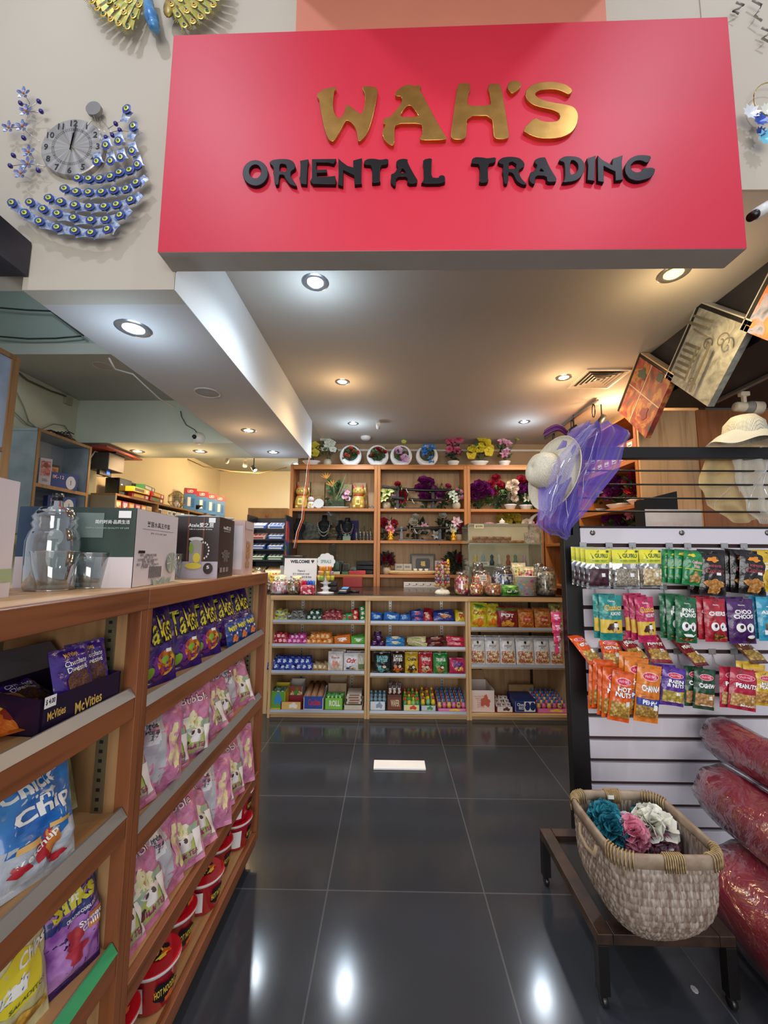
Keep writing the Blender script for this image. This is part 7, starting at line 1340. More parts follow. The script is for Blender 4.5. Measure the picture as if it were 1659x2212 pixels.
plant('artificial_bouquet', 'dark leafy plant with a deep red rose beside the showcase', S1(985, Z3, .14), .1, .3, [('rose', '#8a1830', '#650f22', .06, .17, .05)], None, seed=52, leaves=110, lm=DLEAF)
x, y, z = S1(812, Z3, .2); t = thing('framed_character', 'dark framed gold calligraphy picture on the lowest shelf', 'picture', (x, y, z)); G().box(-.145, .145, 0, .02, 0, .235).obj('frame', mat('#2b2624', .35), t, bev=.003); G().box(-.125, .125, -.002, 0, .02, .215).obj('mount', mat('#8d8a84', .5), t)
G().prism([(-.07, .06), (.07, .06), (.085, .08), (.085, .165), (.07, .185), (-.07, .185), (-.085, .165), (-.085, .08)], -.004, -.002, 'y').obj('panel', mat('#3b3a3d', .4), t); v, f, asp = textdata('福', .01); G().add([(q*.055, -.0045, .122+w_*.06) for q, w_ in v], f).obj('character', mat('#cdb35a', .35, .5), t)
for i, (cx, w_, hh) in enumerate(((680, .1, .12), (725, .1, .12), (905, .11, .16))):
    x, y, z = S1(cx, Z3, .2); inst(box_mesh('white_box', w_, .05, hh, [mat('#c9c8c6', .5), mat('#8f8f8d', .5)], [('rect', -.6, .6, .6, .8, 1), ('rect', -.6, .3, .3, .35, 1)]), 'white_box', 'white boxed item near the calligraphy picture, %s' % ('by the dark roses', 'next to the frame', 'beyond the frame')[i], 'box', (x, y, z))
x, y, z = S1(750, Z3, .07); tag(G().lathe([(.001, 0), (.22, 0), (.27, .015), (.275, .04), (.26, .045), (.2, .035), (.001, .035)], 40, 0, 1, .28).obj('wooden_tray', mat('#d3b787', .5, kind='woodx', h2='#bd9c68'), smooth=True, loc=(x, y+.02, z)), 'long pale carved wooden tray under the calligraphy picture', 'tray')
for i, cx in enumerate((770, 800, 832)):
    x, y, z = S1(cx, Z3, .06); tag(G().lathe([(.001, 0), (.014, 0), (.025, .03), (.023, .03), (.001, .004)], 18).obj('tea_cup', mat('#e9e8e2', .25), smooth=True, loc=(x, y, z+.037)), 'tiny white tea cup on the wooden tray, %s' % ORD[i], 'cup', 'tea cups on the tray')
for i in range(6):
    x, y, z = S1(718+i*36, .976, -.02); inst(box_mesh('white_carton', .075, .05, .05, [mat('#d6d6d4', .5), mat('#77757a', .5)], [('rect', -.6, .3, .4, .4, 1), ('ell', .5, .6, .2, .2, 1)]), 'white_carton', 'small white carton on the counter rear edge, %s in the row' % ORD[i], 'box', (x, 4.22, z), group='white cartons on the counter')
x, y, z = S1(440, .976, -.02); tag(G().box(-.1, .1, -.04, .04, 0, .1).obj('red_box', mat('#8f2326', .45), loc=(x, 4.2, .976), bev=.003), 'dark red box on the counter behind the card reader', 'box')
# flowers and boxes in the corner cabinet
for i, (dy, c1, c2_, nm) in enumerate(((.25, *RD, 'scarlet'), (.55, *MG, 'purple'), (.95, '#ece7da', '#dfe3cc', 'ivory'), (1.35, *PKL, 'rose pink'))):
    plant('artificial_bouquet', nm+' flower bowl on the corner cabinet shelf behind the rods', (1.93, 2.82+dy, za+.001), .1, .26, [('rose' if i != 2 else 'lily', c1, c2_, x, z, .05) for x, z in ((-.06, .2), (0, .24), (.06, .2), (.02, .16), (-.04, .14))], 'boat', seed=60+i, leaves=44).rotation_euler = (0, 0, radians(-60))
    plant('artificial_bouquet', ('hot pink', 'magenta', 'white', 'coral')[i]+' bouquet on the lower corner shelf', (1.93, 2.85+dy, zq+.001), .1, .24, [('rose' if i % 2 else 'lily', *(('#d9486a', '#e88aa0'), MG, CR, ('#cf5560', '#e08a8a'))[i], x, z, .05) for x, z in ((-.05, .19), (.02, .2), (.05, .14))], None, seed=70+i, leaves=40).rotation_euler = (0, 0, radians(-60))
dbx = box_mesh('drawer_box', .1, .12, .075, [mat('#a9663a', .5), WHT, mat('#3a3a3a', .5)], [('rect', -.6, .3, .6, .8, 1), ('rect', -.4, .4, .4, .5, 2)])
for j in range(2):
    for i in range(7): inst(dbx, 'drawer_box', 'small labelled wooden box, %s along, %s layer of corner top shelf' % (ORD[i], ('lower', 'upper')[j]), 'box', (1.84, 2.93+i*.108 if i < 7 else 0, zb+.001+j*.077), (0, 0, -pi/2), group='labelled boxes on the corner shelf')
# ================================================================= GOODS IN THE COUNTER SHELVES
def K_(cx): return 560+cx*.41
def kx(cx, Y=3.42): return PY(K_(cx), 1400, Y).x
def kw(c0, c1, Y=3.42): return kx(c1, Y)-kx(c0, Y)
def kh(dy, Y=3.42): return dy*.41/865*Y*1.0
R1 = [CL[0]['z'][0], CL[1]['z'][0], CL[2]['z'][0]]; R2 = [CL[0]['z'][1], CL[1]['z'][1], CL[2]['z'][1]]; R3 = [CL[0]['z'][2], CL[1]['z'][2]]; R4 = .0505
PKM = {}
def packet(w, h, t, c1, c2, txt=None, c3='#f4f4f2'):
    k = (w, h, t, c1, c2, txt)
    if k not in PKM:
        it = [('blob', 0, .45, .6, .25, 1)]+([('text', txt, 0, .6, 1.3, .2, 2, 0, .03)] if txt else [('rect', -.55, .66, .35, .73, 2)])
        PKM[k] = bag_mesh('small_packet', w, h, t, [fo(c1, .28), mat(c2, .4), mat(c3, .4)], it, len(PKM)+1, 6, 8, wr=.3)
    return PKM[k]
ROW = ('front', 'second', 'third')
def heap(what, where, c0, c1, z, n, layers, c1_, c2_, txt=None, name='biscuit_pack', cat='biscuits', w=.055, h=.05, t=.026, depth=2, seed=0, flat=False):
    rnd = random.Random(seed); xa, xb = kx(c0), kx(c1)
    for d in range(depth):
        for L_ in range(layers):
            nn = max(1, n-(1 if L_ else 0))
            for i in range(nn):
                x = xa+(xb-xa)*(i+.5+(.5 if L_ else 0)*(nn < n))/n if n > 1 else (xa+xb)/2
                m_ = packet(w, h, t, c1_, c2_, txt)
                lb = '%s, %s from the door side, %s layer, %s row' % (what, ORD[i], ('lowest', 'middle', 'top')[min(2, L_)], ROW[d])
                place(m_, name, lb, cat, (x+rnd.uniform(-.003, .003), YK+.05+.075*d+.01*L_, z+.002+L_*h*.72), w, rnd.uniform(-16, 16), rnd.uniform(10, 50) if not flat else 4, what+' '+where, rnd.uniform(-12, 12))
heap('yellow and blue small sweet pack', 'on the first top shelf', 58, 145, R1[0], 3, 2, '#c9c35a', '#3a7aa8', name='sweet_pack', cat='sweets', seed=1)
heap('grey and black small sweet pack', 'on the first top shelf', 146, 240, R1[0], 3, 2, '#77756f', '#2a2a2e', name='sweet_pack', cat='sweets', seed=2)
heap('dark green small sweet pack', 'on the first top shelf', 246, 328, R1[0], 3, 2, '#1f4a38', '#d9e6dc', name='sweet_pack', cat='sweets', seed=3)
heap('red and brown small sweet pack', 'on the first top shelf', 332, 432, R1[0], 4, 2, '#a5303c', '#5a2a22', name='sweet_pack', cat='sweets', seed=4)
heap('bright green small biscuit pack', 'on the first top shelf', 436, 486, R1[0], 2, 1, '#2f9a54', '#c9352f', seed=5, h=.06)
heap('red small biscuit pack', 'on the first top shelf', 488, 522, R1[0], 1, 2, '#c0242f', '#e8d9a0', seed=6, h=.055)
heap('green stacked wafer pack', 'on the first top shelf', 526, 562, R1[0], 1, 3, '#2c9150', '#f0e8c8', seed=7, h=.05)
heap('blue biscuit pack', 'on the middle top shelf', 584, 648, R1[1], 1, 1, '#1f62b8', '#8fc3ee', 'Crackers', w=.1, h=.075, t=.05, seed=8)
heap('second blue biscuit pack', 'on the middle top shelf', 652, 732, R1[1], 1, 1, '#2a6cc0', '#9accf0', 'Snack', w=.125, h=.075, t=.05, seed=9)
heap('third blue biscuit pack', 'on the middle top shelf', 735, 798, R1[1], 1, 1, '#2463b4', '#8abbe6', w=.1, h=.065, t=.05, seed=10)
heap('blue and red assorted biscuit pack', 'on the middle top shelf', 802, 866, R1[1], 1, 2, '#3a4f9f', '#d94a5a', w=.1, h=.055, t=.04, seed=11)
heap('red biscuit bag', 'on the middle top shelf', 868, 916, R1[1], 1, 1, '#a82233', '#e0c0a0', w=.08, h=.105, t=.05, seed=12)
heap('navy long biscuit pack', 'on the middle top shelf', 920, 1030, R1[1], 1, 1, '#2a3a8a', '#c9803a', 'CRACKERS', w=.18, h=.09, t=.06, seed=13)
heap('yellow biscuit bag', 'on the middle top shelf', 1036, 1088, R1[1], 1, 1, '#d9c22f', '#b8433a', w=.085, h=.105, t=.05, seed=14)
heap('red chocolate biscuit pack', 'on the first second shelf', 52, 148, R2[0], 4, 2, '#b5243a', '#f0c9c9', seed=15)
heap('magenta biscuit pack', 'on the first second shelf', 150, 248, R2[0], 4, 2, '#c4348f', '#e9b9dd', seed=16, h=.045)
heap('orange biscuit pack', 'on the first second shelf', 250, 384, R2[0], 5, 2, '#d9812c', '#f0c98a', seed=17)
heap('orange and white cracker pack', 'on the first second shelf', 400, 484, R2[0], 1, 1, '#dc7a33', '#f4e8da', 'Crisp', w=.13, h=.075, t=.05, seed=18)
heap('light green cracker pack', 'on the first second shelf', 487, 560, R2[0], 1, 1, '#5fb548', '#eaf4dc', 'Crisp', w=.12, h=.068, t=.05, seed=19)
heap('dark purple biscuit pack', 'on the middle second shelf', 582, 664, R2[1], 2, 3, '#3a1450', '#6a3a80', w=.062, h=.052, t=.04, seed=20, depth=1)
for i, (a, b, c1, c2, tx) in enumerate(((668, 770, '#2a84c4', '#d9c28a', 'COOKIES'), (776, 880, '#c9c08f', '#8aa05a', 'BISCUITS'), (882, 978, '#5a1a26', '#a86a4a', 'BOURBON'), (982, 1088, '#c42a4a', '#f0a0b0', 'STRAWBERRY'))):
    nm = ('sky blue', 'beige and green', 'maroon', 'crimson')[i]
    heap(nm+' family biscuit pack', 'on the middle second shelf', a, b, R2[1], 1, 2, c1, c2, tx if False else None, w=kw(a, b)*.96, h=.05, t=.05, seed=21+i, depth=1)
    heap(nm+' long biscuit roll', 'on the middle second shelf', a, b, R2[1], 1, 1, c1, c2, tx, w=kw(a, b)*.93, h=.085, t=.05, seed=25+i, depth=2) if i == 9 else None
heap('royal blue chocolate biscuit pack', 'on the first third shelf', 48, 284, R3[0], 8, 2, '#1f3f9f', '#cfd9f0', seed=30, h=.058)
heap('tan peanut biscuit pack', 'on the first third shelf', 286, 360, R3[0], 3, 1, '#a88a5a', '#e0d0a8', seed=31, h=.055)
def big(name, c0, c1, y0, y1, z, label, mats, items, t=.05, cat='snack bag', dy=.06, group=None, n=2, roll=0, seed=3):
    Y = YK+dy; w = kw(c0, c1, Y); h = kh(y1-y0, Y); x = (kx(c0, Y)+kx(c1, Y))/2; me = bag_mesh(name, w, h, t, mats, items, seed, 10, 12, wr=.2)
    for i in range(n): place(me, name, label if i == 0 else label+(', the one behind' if i == 1 else ', rearmost'), cat, (x+.012*i*(1 if roll == 0 else -1), Y+.08*i, z+.002), w, (-6 if i else 0)+roll, 6, group, roll)
W_ = WHT
big('cracker_bag', 364, 442, 378, 470, R3[0], 'white bag of pink-topped crackers on the first counter unit', [fo('#e3dfdc', .3), mat('#d98a7a', .4), mat('#c9b08a', .5), mat('#b03a44', .4)], [('blob', 0, .35, .6, .2, 1), ('blob', .2, .25, .4, .12, 2), ('text', 'Snack', 0, .7, 1.2, .12, 3, 0, .02)])
big('cracker_bag', 446, 522, 388, 472, R3[0], 'white cracker bag with red lettering on the first counter unit', [fo('#e6e6ea', .3), mat('#2a4f9a', .4), mat('#c4262f', .4), mat('#e0d090', .4)], [('text', 'Crix', .1, .6, 1.4, .28, 2, 0, .04, .2), ('blob', 0, .15, .8, .12, 1), ('blob', .2, .15, .5, .1, 3)])
big('cracker_bag', 520, 560, 385, 470, R3[0], 'olive and white bag at the end of the first third shelf', [fo('#c9c8b4', .3), mat('#6a7a4a', .4), WHT], [('rect', -.8, .1, .8, .4, 1)])
lv = lambda h, c, tx, tc, dk=0: ([fo(h, .28), mat(c, .4), mat('#3a1f18', .45), mat('#e9e0cf', .4), mat(tc, .4)], [('blob', 0, .2, .85, .2, 1), ('ell', .25, .3, .35, .13, 2), ('ell', .3, .3, .22, .07, 3), ('text', tx, .05, .68, 1.4, .3 if '\n' in tx else .16, 4, 0, .04), ('ell', -.1, .93, .2, .03, 3)])
for i, (a, b, y0, args, nm) in enumerate(((604, 690, 385, ('#1f2a2c', '#5fb0b4', 'LAVA\nBITES', '#7fd0d4'), 'teal and black lava biscuit bag'), (694, 766, 378, ('#2a1712', '#d8742c', 'LAVA\nBITES', '#f2efe8'), 'brown and orange lava biscuit bag'), (768, 836, 385, ('#d6b62c', '#4a2a1c', 'Cookies', '#3a1f18'), 'yellow cookie bag'), (840, 912, 385, ('#bf2a3c', '#d9b98a', 'TRUFFLES', '#f2e9e0'), 'red truffle bag'), (916, 990, 388, ('#2f8f45', '#c98a4a', 'TRUFFLES', '#f2f2e0'), 'green truffle bag'))):
    m_, i_ = lv(*args); big('biscuit_bag', a, b, y0, 486, R3[1], nm+' on the middle counter unit', m_, i_, seed=40+i)
big('biscuit_bag', 1002, 1088, 415, 490, R3[1], 'pink gummy bag slumped at the end of middle third shelf', [fo('#c42a5f', .28), mat('#5a2a7a', .4), mat('#f2d94a', .4)], [('blob', 0, .6, .8, .3, 1), ('text', 'YUM', .1, .3, 1.0, .22, 2, 0, .04)], n=1)
i_, m_ = None, None
big('corn_snack_bag', 1110, 1200, 112, 238, R1[2], 'yellow and green corn snack bag at the unit edge', [fo('#dcd234', .28), mat('#4a9a3a', .4), mat('#e2801f', .45), mat('#1b5a2a', .4), WHT], [('blob', 0, .85, .85, .1, 1), ('text', 'Corn', 0, .62, 1.6, .2, 3, 6, .06), ('text', 'Corn', 0, .625, 1.55, .19, 2, 6, .03), ('blob', 0, .22, .8, .2, 2), ('text', 'SNACK', .2, .4, .8, .05, 4)], t=.07, roll=4)
big('corn_snack_bag', 1196, 1268, 118, 232, R1[2], 'second yellow corn snack bag tucked behind the first', [fo('#d9cd30', .28), mat('#4a9a3a', .4), mat('#e2801f', .45), mat('#1b5a2a', .4)], [('text', 'Corn', 0, .6, 1.6, .2, 3, 0, .06), ('text', 'Corn', 0, .6, 1.55, .19, 2, 0, .03), ('blob', 0, .22, .8, .2, 2)], t=.07, dy=.09)
big('chilli_snack_bag', 1256, 1364, 125, 230, R1[2], 'dark red puffed snack bag with green top strip', [fo('#8f1f2c', .28), mat('#5f9a3a', .4), mat('#e0a63a', .5), WHT], [('rect', -.95, .82, .95, .94, 1), ('text', 'POT', .0, .6, 1.3, .18, 3, -4, .05), ('blob', 0, .2, .8, .18, 2)], t=.07)
big('cheese_ball_bag', 1370, 1452, 140, 232, R1[2], 'clear orange cheese ball bag nearest the red bag', [fo('#d9853a', .3, '#c06a25'), mat('#c8452a', .4), mat('#e9a050', .5, kind='cells', h2='#d9823a', sc=.7), WHT], [('rect', -.9, .08, .9, .9, 2), ('rect', -.5, .3, .5, .65, 1), ('text', 'Cheese', 0, .5, .8, .12, 3)], t=.07, dy=.07)
big('cheese_ball_bag', 1458, 1544, 138, 234, R1[2], 'second clear orange cheese ball bag with red label', [fo('#d08a4a', .3, '#b86f2c'), mat('#b83a26', .4), mat('#e5a45a', .5, kind='cells', h2='#d98a45', sc=.7), WHT], [('rect', -.9, .08, .9, .9, 2), ('rect', -.5, .25, .5, .6, 1), ('text', 'Cheese', 0, .45, .8, .12, 3)], t=.07, dy=.07)
big('candy_bag', 1548, 1606, 115, 234, R1[2], 'speckled green and yellow sweet bag at the rack side', [fo('#c9c96a', .3), mat('#7a9a3a', .4, kind='candy', h2='#d9c23a,#e8e8d0,#b8443a,#5a9a3a', sc=2)], [('rect', -.9, .08, .9, .92, 1)], t=.06)
NB = [fo('#d9dad9', .3, '#c4c6c6'), mat('#a8573f', .45, kind='candy', h2='#d9c39a,#c4656a,#9a5a3a,#e5d5b0,#b89a5a', sc=1.7), mat('#1f2226', .4), WHT]
for i, (a, b) in enumerate(((1112, 1190), (1192, 1268), (1270, 1350), (1354, 1448), (1450, 1530), (1532, 1598))):
    big('nut_bag', a, b, 305, 436, R2[2], 'white topped bag of mixed nuts, %s from the oak divider' % ORD[i], NB, [('rect', -.88, .06, .88, .52, 1), ('ell', 0, .82, .16, .05, 2), ('text', 'SWEET & SALTY\nNUTS', 0, .66, 1.0, .12, 2, 0, .01), ('rect', -.88, .5, .88, .52, 3)], t=.055, group='white nut bags on the counter shelf', seed=60)
# ---- bottom row: display cartons
def dcarton(label, c0, c1, y0, d, body, art, items=(), txt=None, tc='#ffffff', back=0, flap=.15, dy=.03, open_=True, y1=700):
    Y = YK+dy; w = kw(c0, c1, Y)*.98; h = kh(y1-y0, Y); x = (kx(c0, Y)+kx(c1, Y))/2
    fr = [('rect', -.9, .1, .9, .85, 1)]+([('text', txt, .1, .5, 1.2, .4, 2, 0, .03)] if txt else [('blob', .2, .5, .5, .3, 2)])+list(items)
    if not open_: me = box_mesh('display_carton', w, d, h, [mat(body, .45), mat(art, .45), mat(tc, .4)], fr)
    else: me = box_mesh('display_carton', w, d, h, [mat(body, .45), mat(art, .45), mat(tc, .4)], fr, open_top=True, flap=flap)
    inst(me, 'display_carton', label, 'box', (x, Y+d/2, R4)); return x, Y, w, h
def fill(x, Y, w, n, rows, z, me, label, cat, name, group, dz=0, rz=15, sp=.045, lean=10):
    rnd = random.Random(int(x*999))
    for r in range(rows):
        for i in range(n): place(me, name, label % (ORD[i], ROW[min(r, 2)]), cat, (x-w/2+w*(i+.5)/n, Y+.04+sp*r, z+dz*r), .04, rnd.uniform(-rz, rz), lean, group, rnd.uniform(-6, 6))
q = dcarton('yellow open carton with green fruit picture at the floor corner', 50, 148, 595, .16, '#d9c436', '#5f9a3a', txt=None, tc='#3a8ac4'); fill(q[0], q[1], q[2]*.85, 3, 2, R4+.08, packet(.05, .075, .02, '#1f4a2c', '#5aa03a'), 'dark green packet, %s in the %s row of the yellow carton', 'sweets', 'sweet_pack', 'packets in the yellow carton')
q = dcarton('white and maroon snack carton with pictures by the yellow carton', 122, 232, 648, .12, '#8f2a33', '#d9b56a', tc='#e9e4da', dy=.012)
q = dcarton('taller white carton holding orange cookie packs', 158, 236, 595, .13, '#c9c4b8', '#a84a3a', tc='#5a9a3a', dy=.15); fill(q[0], q[1]-.04, q[2], 2, 1, R4+.05, packet(.06, .08, .02, '#c9862f', '#d9c9a0'), 'orange cookie pack, %s in the %s row', 'biscuits', 'biscuit_pack', 'orange cookie packs')
q = dcarton('blue and white open carton of long biscuit rolls', 238, 346, 620, .22, '#e6e4e6', '#2a4a9a', txt='Cookies', tc='#c4303a', flap=.25)
for i in range(3): tag(G().tube([(0, 0, 0), (0, .2, .05)], .024, 14).obj('biscuit_roll', mat('#a9795a', .45, kind='mix', h2='#8f6446', sc=3), smooth=True, loc=(q[0]-.05+.05*i, q[1]+.005, R4+.1)), 'brown wrapped biscuit roll in the blue and white carton, %s one' % ORD[i], 'biscuits', 'biscuit rolls')
q = dcarton('lime green roll candy carton on the counter floor shelf', 350, 446, 628, .22, '#5fa33a', '#7fc04a', txt='ROLL', tc='#f2f2e6', flap=.2); fill(q[0], q[1], q[2]*.9, 4, 2, R4+.06, packet(.035, .05, .02, '#3f9a3a', '#e0d84a'), 'green wrapped roll candy, %s in the %s row', 'sweets', 'wrapped_candy', 'green roll candies')
q = dcarton('kraft open box behind the green roll candy carton', 365, 465, 580, .12, '#a89070', '#a89070', tc='#a08868', dy=.17)
q = dcarton('white tray stacked with wafer packs at the oak divider', 450, 548, 668, .2, '#d9d2c4', '#cfc7b6', tc='#c9c0ae')
for i in range(4): inst(box_mesh('wafer_pack', q[2]*.78, .15, .018, [mat('#d6cbb8', .4), mat('#8a5a4a', .4)], [('rect', -.7, .2, .7, .8, 1)]), 'wafer_pack', 'white and brown wafer pack, %s layer of the tray stack' % ORD[i], 'biscuits', (q[0]+.004*(i % 2), q[1]+.1, R4+.045+.02*i), (0, 0, .04*(i % 2)), group='wafer packs in the tray')
q = dcarton('pale blue labelled box holding shiny purple bottles', 584, 668, 645, .2, '#6fa0cf', '#dfe6ee', tc='#8fa0b8', open_=True)
for i in range(8): tag(G().lathe([(.001, 0), (.016, 0), (.018, .03), (.008, .05), (.01, .052), (.01, .065), (.001, .066)], 12).obj('toy_bottle', mat('#9a84b8', .25, coat=.5, kind='mix', h2='#5fae9a', sc=12), smooth=True, loc=(q[0]-.055+.036*(i % 4), q[1]+.04+.05*(i//4), R4+.055+.012*(i//4))), 'purple and teal candy bottle, %s of the pale blue box' % ORD[i], 'sweets', 'purple candy bottles')
q = dcarton('brown chocolate wafer carton with upright packs inside', 674, 752, 620, .18, '#5f3428', '#7a4434', txt='WAFER', tc='#e0c9a0', flap=.0); fill(q[0], q[1], q[2]*.95, 3, 2, R4+.1, packet(.045, .09, .015, '#4a2a24', '#d0b8a8'), 'brown wafer packet, %s in the %s row of its carton', 'biscuits', 'wafer_packet', 'brown wafer packets', .01)
def toy(body, cap_): return G().lathe([(.001, 0), (.017, 0), (.019, .02), (.014, .04), (.007, .045)], 12, 0).lathe([(.009, .045), (.01, .05), (.009, .062), (.001, .07)], 10, 1).ball((.012, -.008, .03), .009, 1, 6, 5).mesh('candy_toy', [mat(body, .3, coat=.5), mat(cap_, .35, coat=.4)], True)
q = dcarton('light blue tray full of green and yellow toy candies', 758, 846, 662, .24, '#4f9ac9', '#e9e3a0', tc='#d94a3a')
tm = [toy('#3f9a4a', '#d9352f'), toy('#e0c23a', '#3f9a4a'), toy('#7fc46a', '#e0c23a')]
def toys(q, meshes, n, rows, what, group, zz=.035):
    for r in range(rows):
        for i in range(n): inst(meshes[(i+r) % len(meshes)], 'candy_toy', '%s, %s along, row %s' % (what, ORD[i], ('one', 'two', 'three', 'four', 'five')[r]), 'sweets', (q[0]-q[2]/2+q[2]*(i+.5)/n, q[1]+.03+.045*r, R4+zz+.009*r), (0, 0, i*1.3), group=group)
toys(q, tm, 4, 4, 'green or yellow toy candy in the light blue tray', 'toy candies in the blue tray')
q = dcarton('grey-blue tray of big yellow and green whistles', 850, 930, 665, .24, '#8aa9c4', '#c9d2da', tc='#3f9a4a'); toys(q, [toy('#e8c42a', '#c4302a'), toy('#6fc07a', '#e8c42a')], 3, 4, 'yellow whistle candy in the grey-blue tray', 'whistle candies', .045)
q = dcarton('pink tray of perfume-shaped candies with blue caps', 936, 1088, 680, .26, '#d95fa8', '#e88ac0', tc='#f2d94a'); toys(q, [toy('#e8b85a', '#2a6aa8'), toy('#e0709a', '#2a6aa8')], 6, 5, 'blue capped perfume candy in the middle unit', 'perfume candies, middle unit', .025)
q = dcarton('pink tray of blue capped candies by the rack post', 1452, 1622, 680, .24, '#d058a0', '#e07ab8', tc='#f2d94a', y1=706); toys(q, [toy('#e8b85a', '#2a6aa8'), toy('#e0608a', '#2a6aa8')], 6, 5, 'blue capped perfume candy beside the rack post', 'perfume candies, far unit', .025)
q = dcarton('tall pink-white carton with red printed lines, open on top', 1112, 1236, 600, .3, '#e3d4cc', '#e8cfc4', [('text', 'Enjoy Every Moment\nHappy Chocolate\nIn Your Day\nSweet Time\nwith Family\nand Friends', -.2, .5, 1.1, .55, 2, 0, .0), ('rect', .55, .2, .85, .45, 0)], tc='#c4604a', flap=.0, y1=706)
tag(G().hexa([(-.1, .0, 0), (.1, 0, 0), (.1, .004, 0), (-.1, .004, 0), (-.1, .03, .07), (.1, .03, .07), (.1, .034, .07), (-.1, .034, .07)]).obj('carton_flap', mat('#a8855a', .7), loc=(q[0]-.02, q[1]+.305, R4+q[3])), 'kraft flap standing up from the pink-white carton', 'flap')
q = dcarton('long open carton of silver and red chocolate bars', 1242, 1330, 672, .26, '#b8333a', '#dfdad6', tc='#5a3a3a', y1=706, flap=.5); fill(q[0], q[1], q[2]*.9, 3, 3, R4+.03, packet(.04, .04, .015, '#d2cdc8', '#8f3a3a'), 'silver chocolate bar, %s in the %s row', 'sweets', 'chocolate_bar', 'silver chocolate bars', .012, lean=50)
q = dcarton('navy and white cookie carton printed with two dark cookies', 1334, 1450, 640, .2, '#1f2f6a', '#eceef2', [('ell', .2, .5, .24, .32, 0), ('ell', .68, .5, .24, .32, 0), ('rect', -.88, .12, -.1, .85, 0), ('text', 'Choco\nRIO', -.35, .5, .8, .5, 2, 0, .03)], tc='#dfe6f4', open_=False, y1=704)
q = dcarton('kraft box lid standing behind the navy cookie carton', 1308, 1440, 610, .03, '#a8875c', '#a8875c', tc='#9a7a50', dy=.24, open_=False)
# hanging pink packs on the rack post
p = PY(1222, 1345, 1.98); 
for i in range(4): inst(packet(.05, .05, .02, '#d9426a', '#f0b0c4'), 'wrapped_candy', 'small pink wrapped sweet hanging by the rack post, %s from the top' % ORD[i], 'sweets', (.805, 1.99, p.z-.05*i), (0, 0, .3*i), group='pink sweets by the rack post')
# ================================================================= ON THE COUNTER
ZK = .9755
def C1(cx, cy, dy): Y = YK+dy; return PY(560+cx*.14467, 1100+cy*.14467, Y)
def C2(cx, cy, dy): Y = YK+dy; return PY(920+cx*.1929, 1100+cy*.1929, Y)
CAN = lambda a, b, s=1: mat(a, .3, kind='candy', h2=b, sc=s, coat=.4)
JG = glass('#fafcfc', .80)
def jar(label, x, Y, r, h, content, lid=None, sq=False, fill_=.85, sx=1):
    t = thing('candy_jar', label, 'jar', (x, Y, ZK)); pr = [(r*.82, 0), (r*.98, h*.05), (r, h*.2), (r, h*.68), (r*.86, h*.82), (r*.7, h*.86), (r*.7, h*.9)]
    G().lathe([(.001, .002)]+[(a*.95, b+.003) for a, b in pr if b < h*fill_-.0]+[(r*.6, h*fill_*.97), (.001, h*fill_)], 26, 0, sx).obj('sweets', content, t, True)['kind'] = 'stuff'
    G().lathe([(.001, 0)]+pr, 28, 0, sx).obj('jar_body', JG, t, True)
    G().lathe([(r*.74, h*.86), (r*.76, h*.87), (r*.76, h*.97), (r*.7, h), (.001, h)], 26, 0, sx).obj('jar_lid', mat(lid, .35) if lid else glass('#e9eeee', .6), t, True)
    return t
a = C1(160, 1260, .05); b = C1(430, 1060, .05); jar('squat jar of pink and white striped sweets at the counter end', (a.x+b.x)/2, YK+.07, (b.x-a.x)/2, .12, CAN('#d98a9c', '#f4eef0,#c4546e,#f0c9d2,#e9e4e6', 1.2))
a = C1(430, 1, .05); b = C1(650, 1, .05); jar('squat jar of mixed brown and green sweets in the middle', (a.x+b.x)/2, YK+.07, (b.x-a.x)/2, .12, CAN('#5a5a3a', '#c98a3a,#8f8a5a,#3a3f2a,#d9b88a,#a84a2a', 1.2))
a = C1(655, 1, .04); b = C1(855, 1, .04); t = thing('candy_box', 'clear box of red and blue lip-shaped lollies', 'sweets', ((a.x+b.x)/2, YK+.06, ZK)); w = b.x-a.x
G().box(-w/2, w/2, -.04, .04, 0, .075).obj('tray', CAN('#c4304a', '#e87a8a,#f2d0d4,#a8203a', 1), t, bev=.004)
for i in range(5): G().lathe([(.001, 0), (.012, 0), (.013, .035), (.001, .045)], 10, 0, 1, 1, (-w*.4+w*.2*i, -.005, .07)).obj('lolly', mat(('#c4203a', '#b82a4a', '#2a5ac4', '#2a5ac4', '#3a8ad0')[i], .3), t, True)
x = C1(135, 1, .2).x; jar('jar of black and white striped sweets behind the pink jar', x, YK+.2, .045, .13, CAN('#e6e4e2', '#2a2426,#d9d4d4,#4a3f44', 1.2)); 
x = C1(215, 1, .3).x
def candybag(label, x, Y, w, h, m1, z=ZK): me = bag_mesh('candy_bag', w, h, .06, [fo('#e9e6c8', .3), m1], [('rect', -.9, .1, .9, .85, 1)], int(x*100) % 97, wr=.4); place(me, 'candy_bag', label, 'sweets', (x, Y, z), w, 5, 10)
candybag('bag of bright yellow sweets behind the striped jars', x, YK+.33, .14, .19, CAN('#e6d02a', '#f0e05a,#b8342a,#e8c81f', 1)); candybag('bag of white and green sweets before the welcome sign', C1(345, 1, .2).x, YK+.19, .1, .155, CAN('#d9e6c4', '#7fb04a,#f0f2e6,#a9cc7a', 1.2)); candybag('pack of orange and green sweets standing by the welcome sign', C1(590, 1, .17).x, YK+.17, .08, .15, CAN('#c98a4a', '#8fae4a,#d9c9a0,#b3523a', 1.3))
jar('jar of purple and yellow sweets by the end of the snack shelf', C1(30, 1, .5).x, YK+.5, .05, .2, CAN('#8a3a7a', '#d9c24a,#e9e4da,#c4508a', 1))
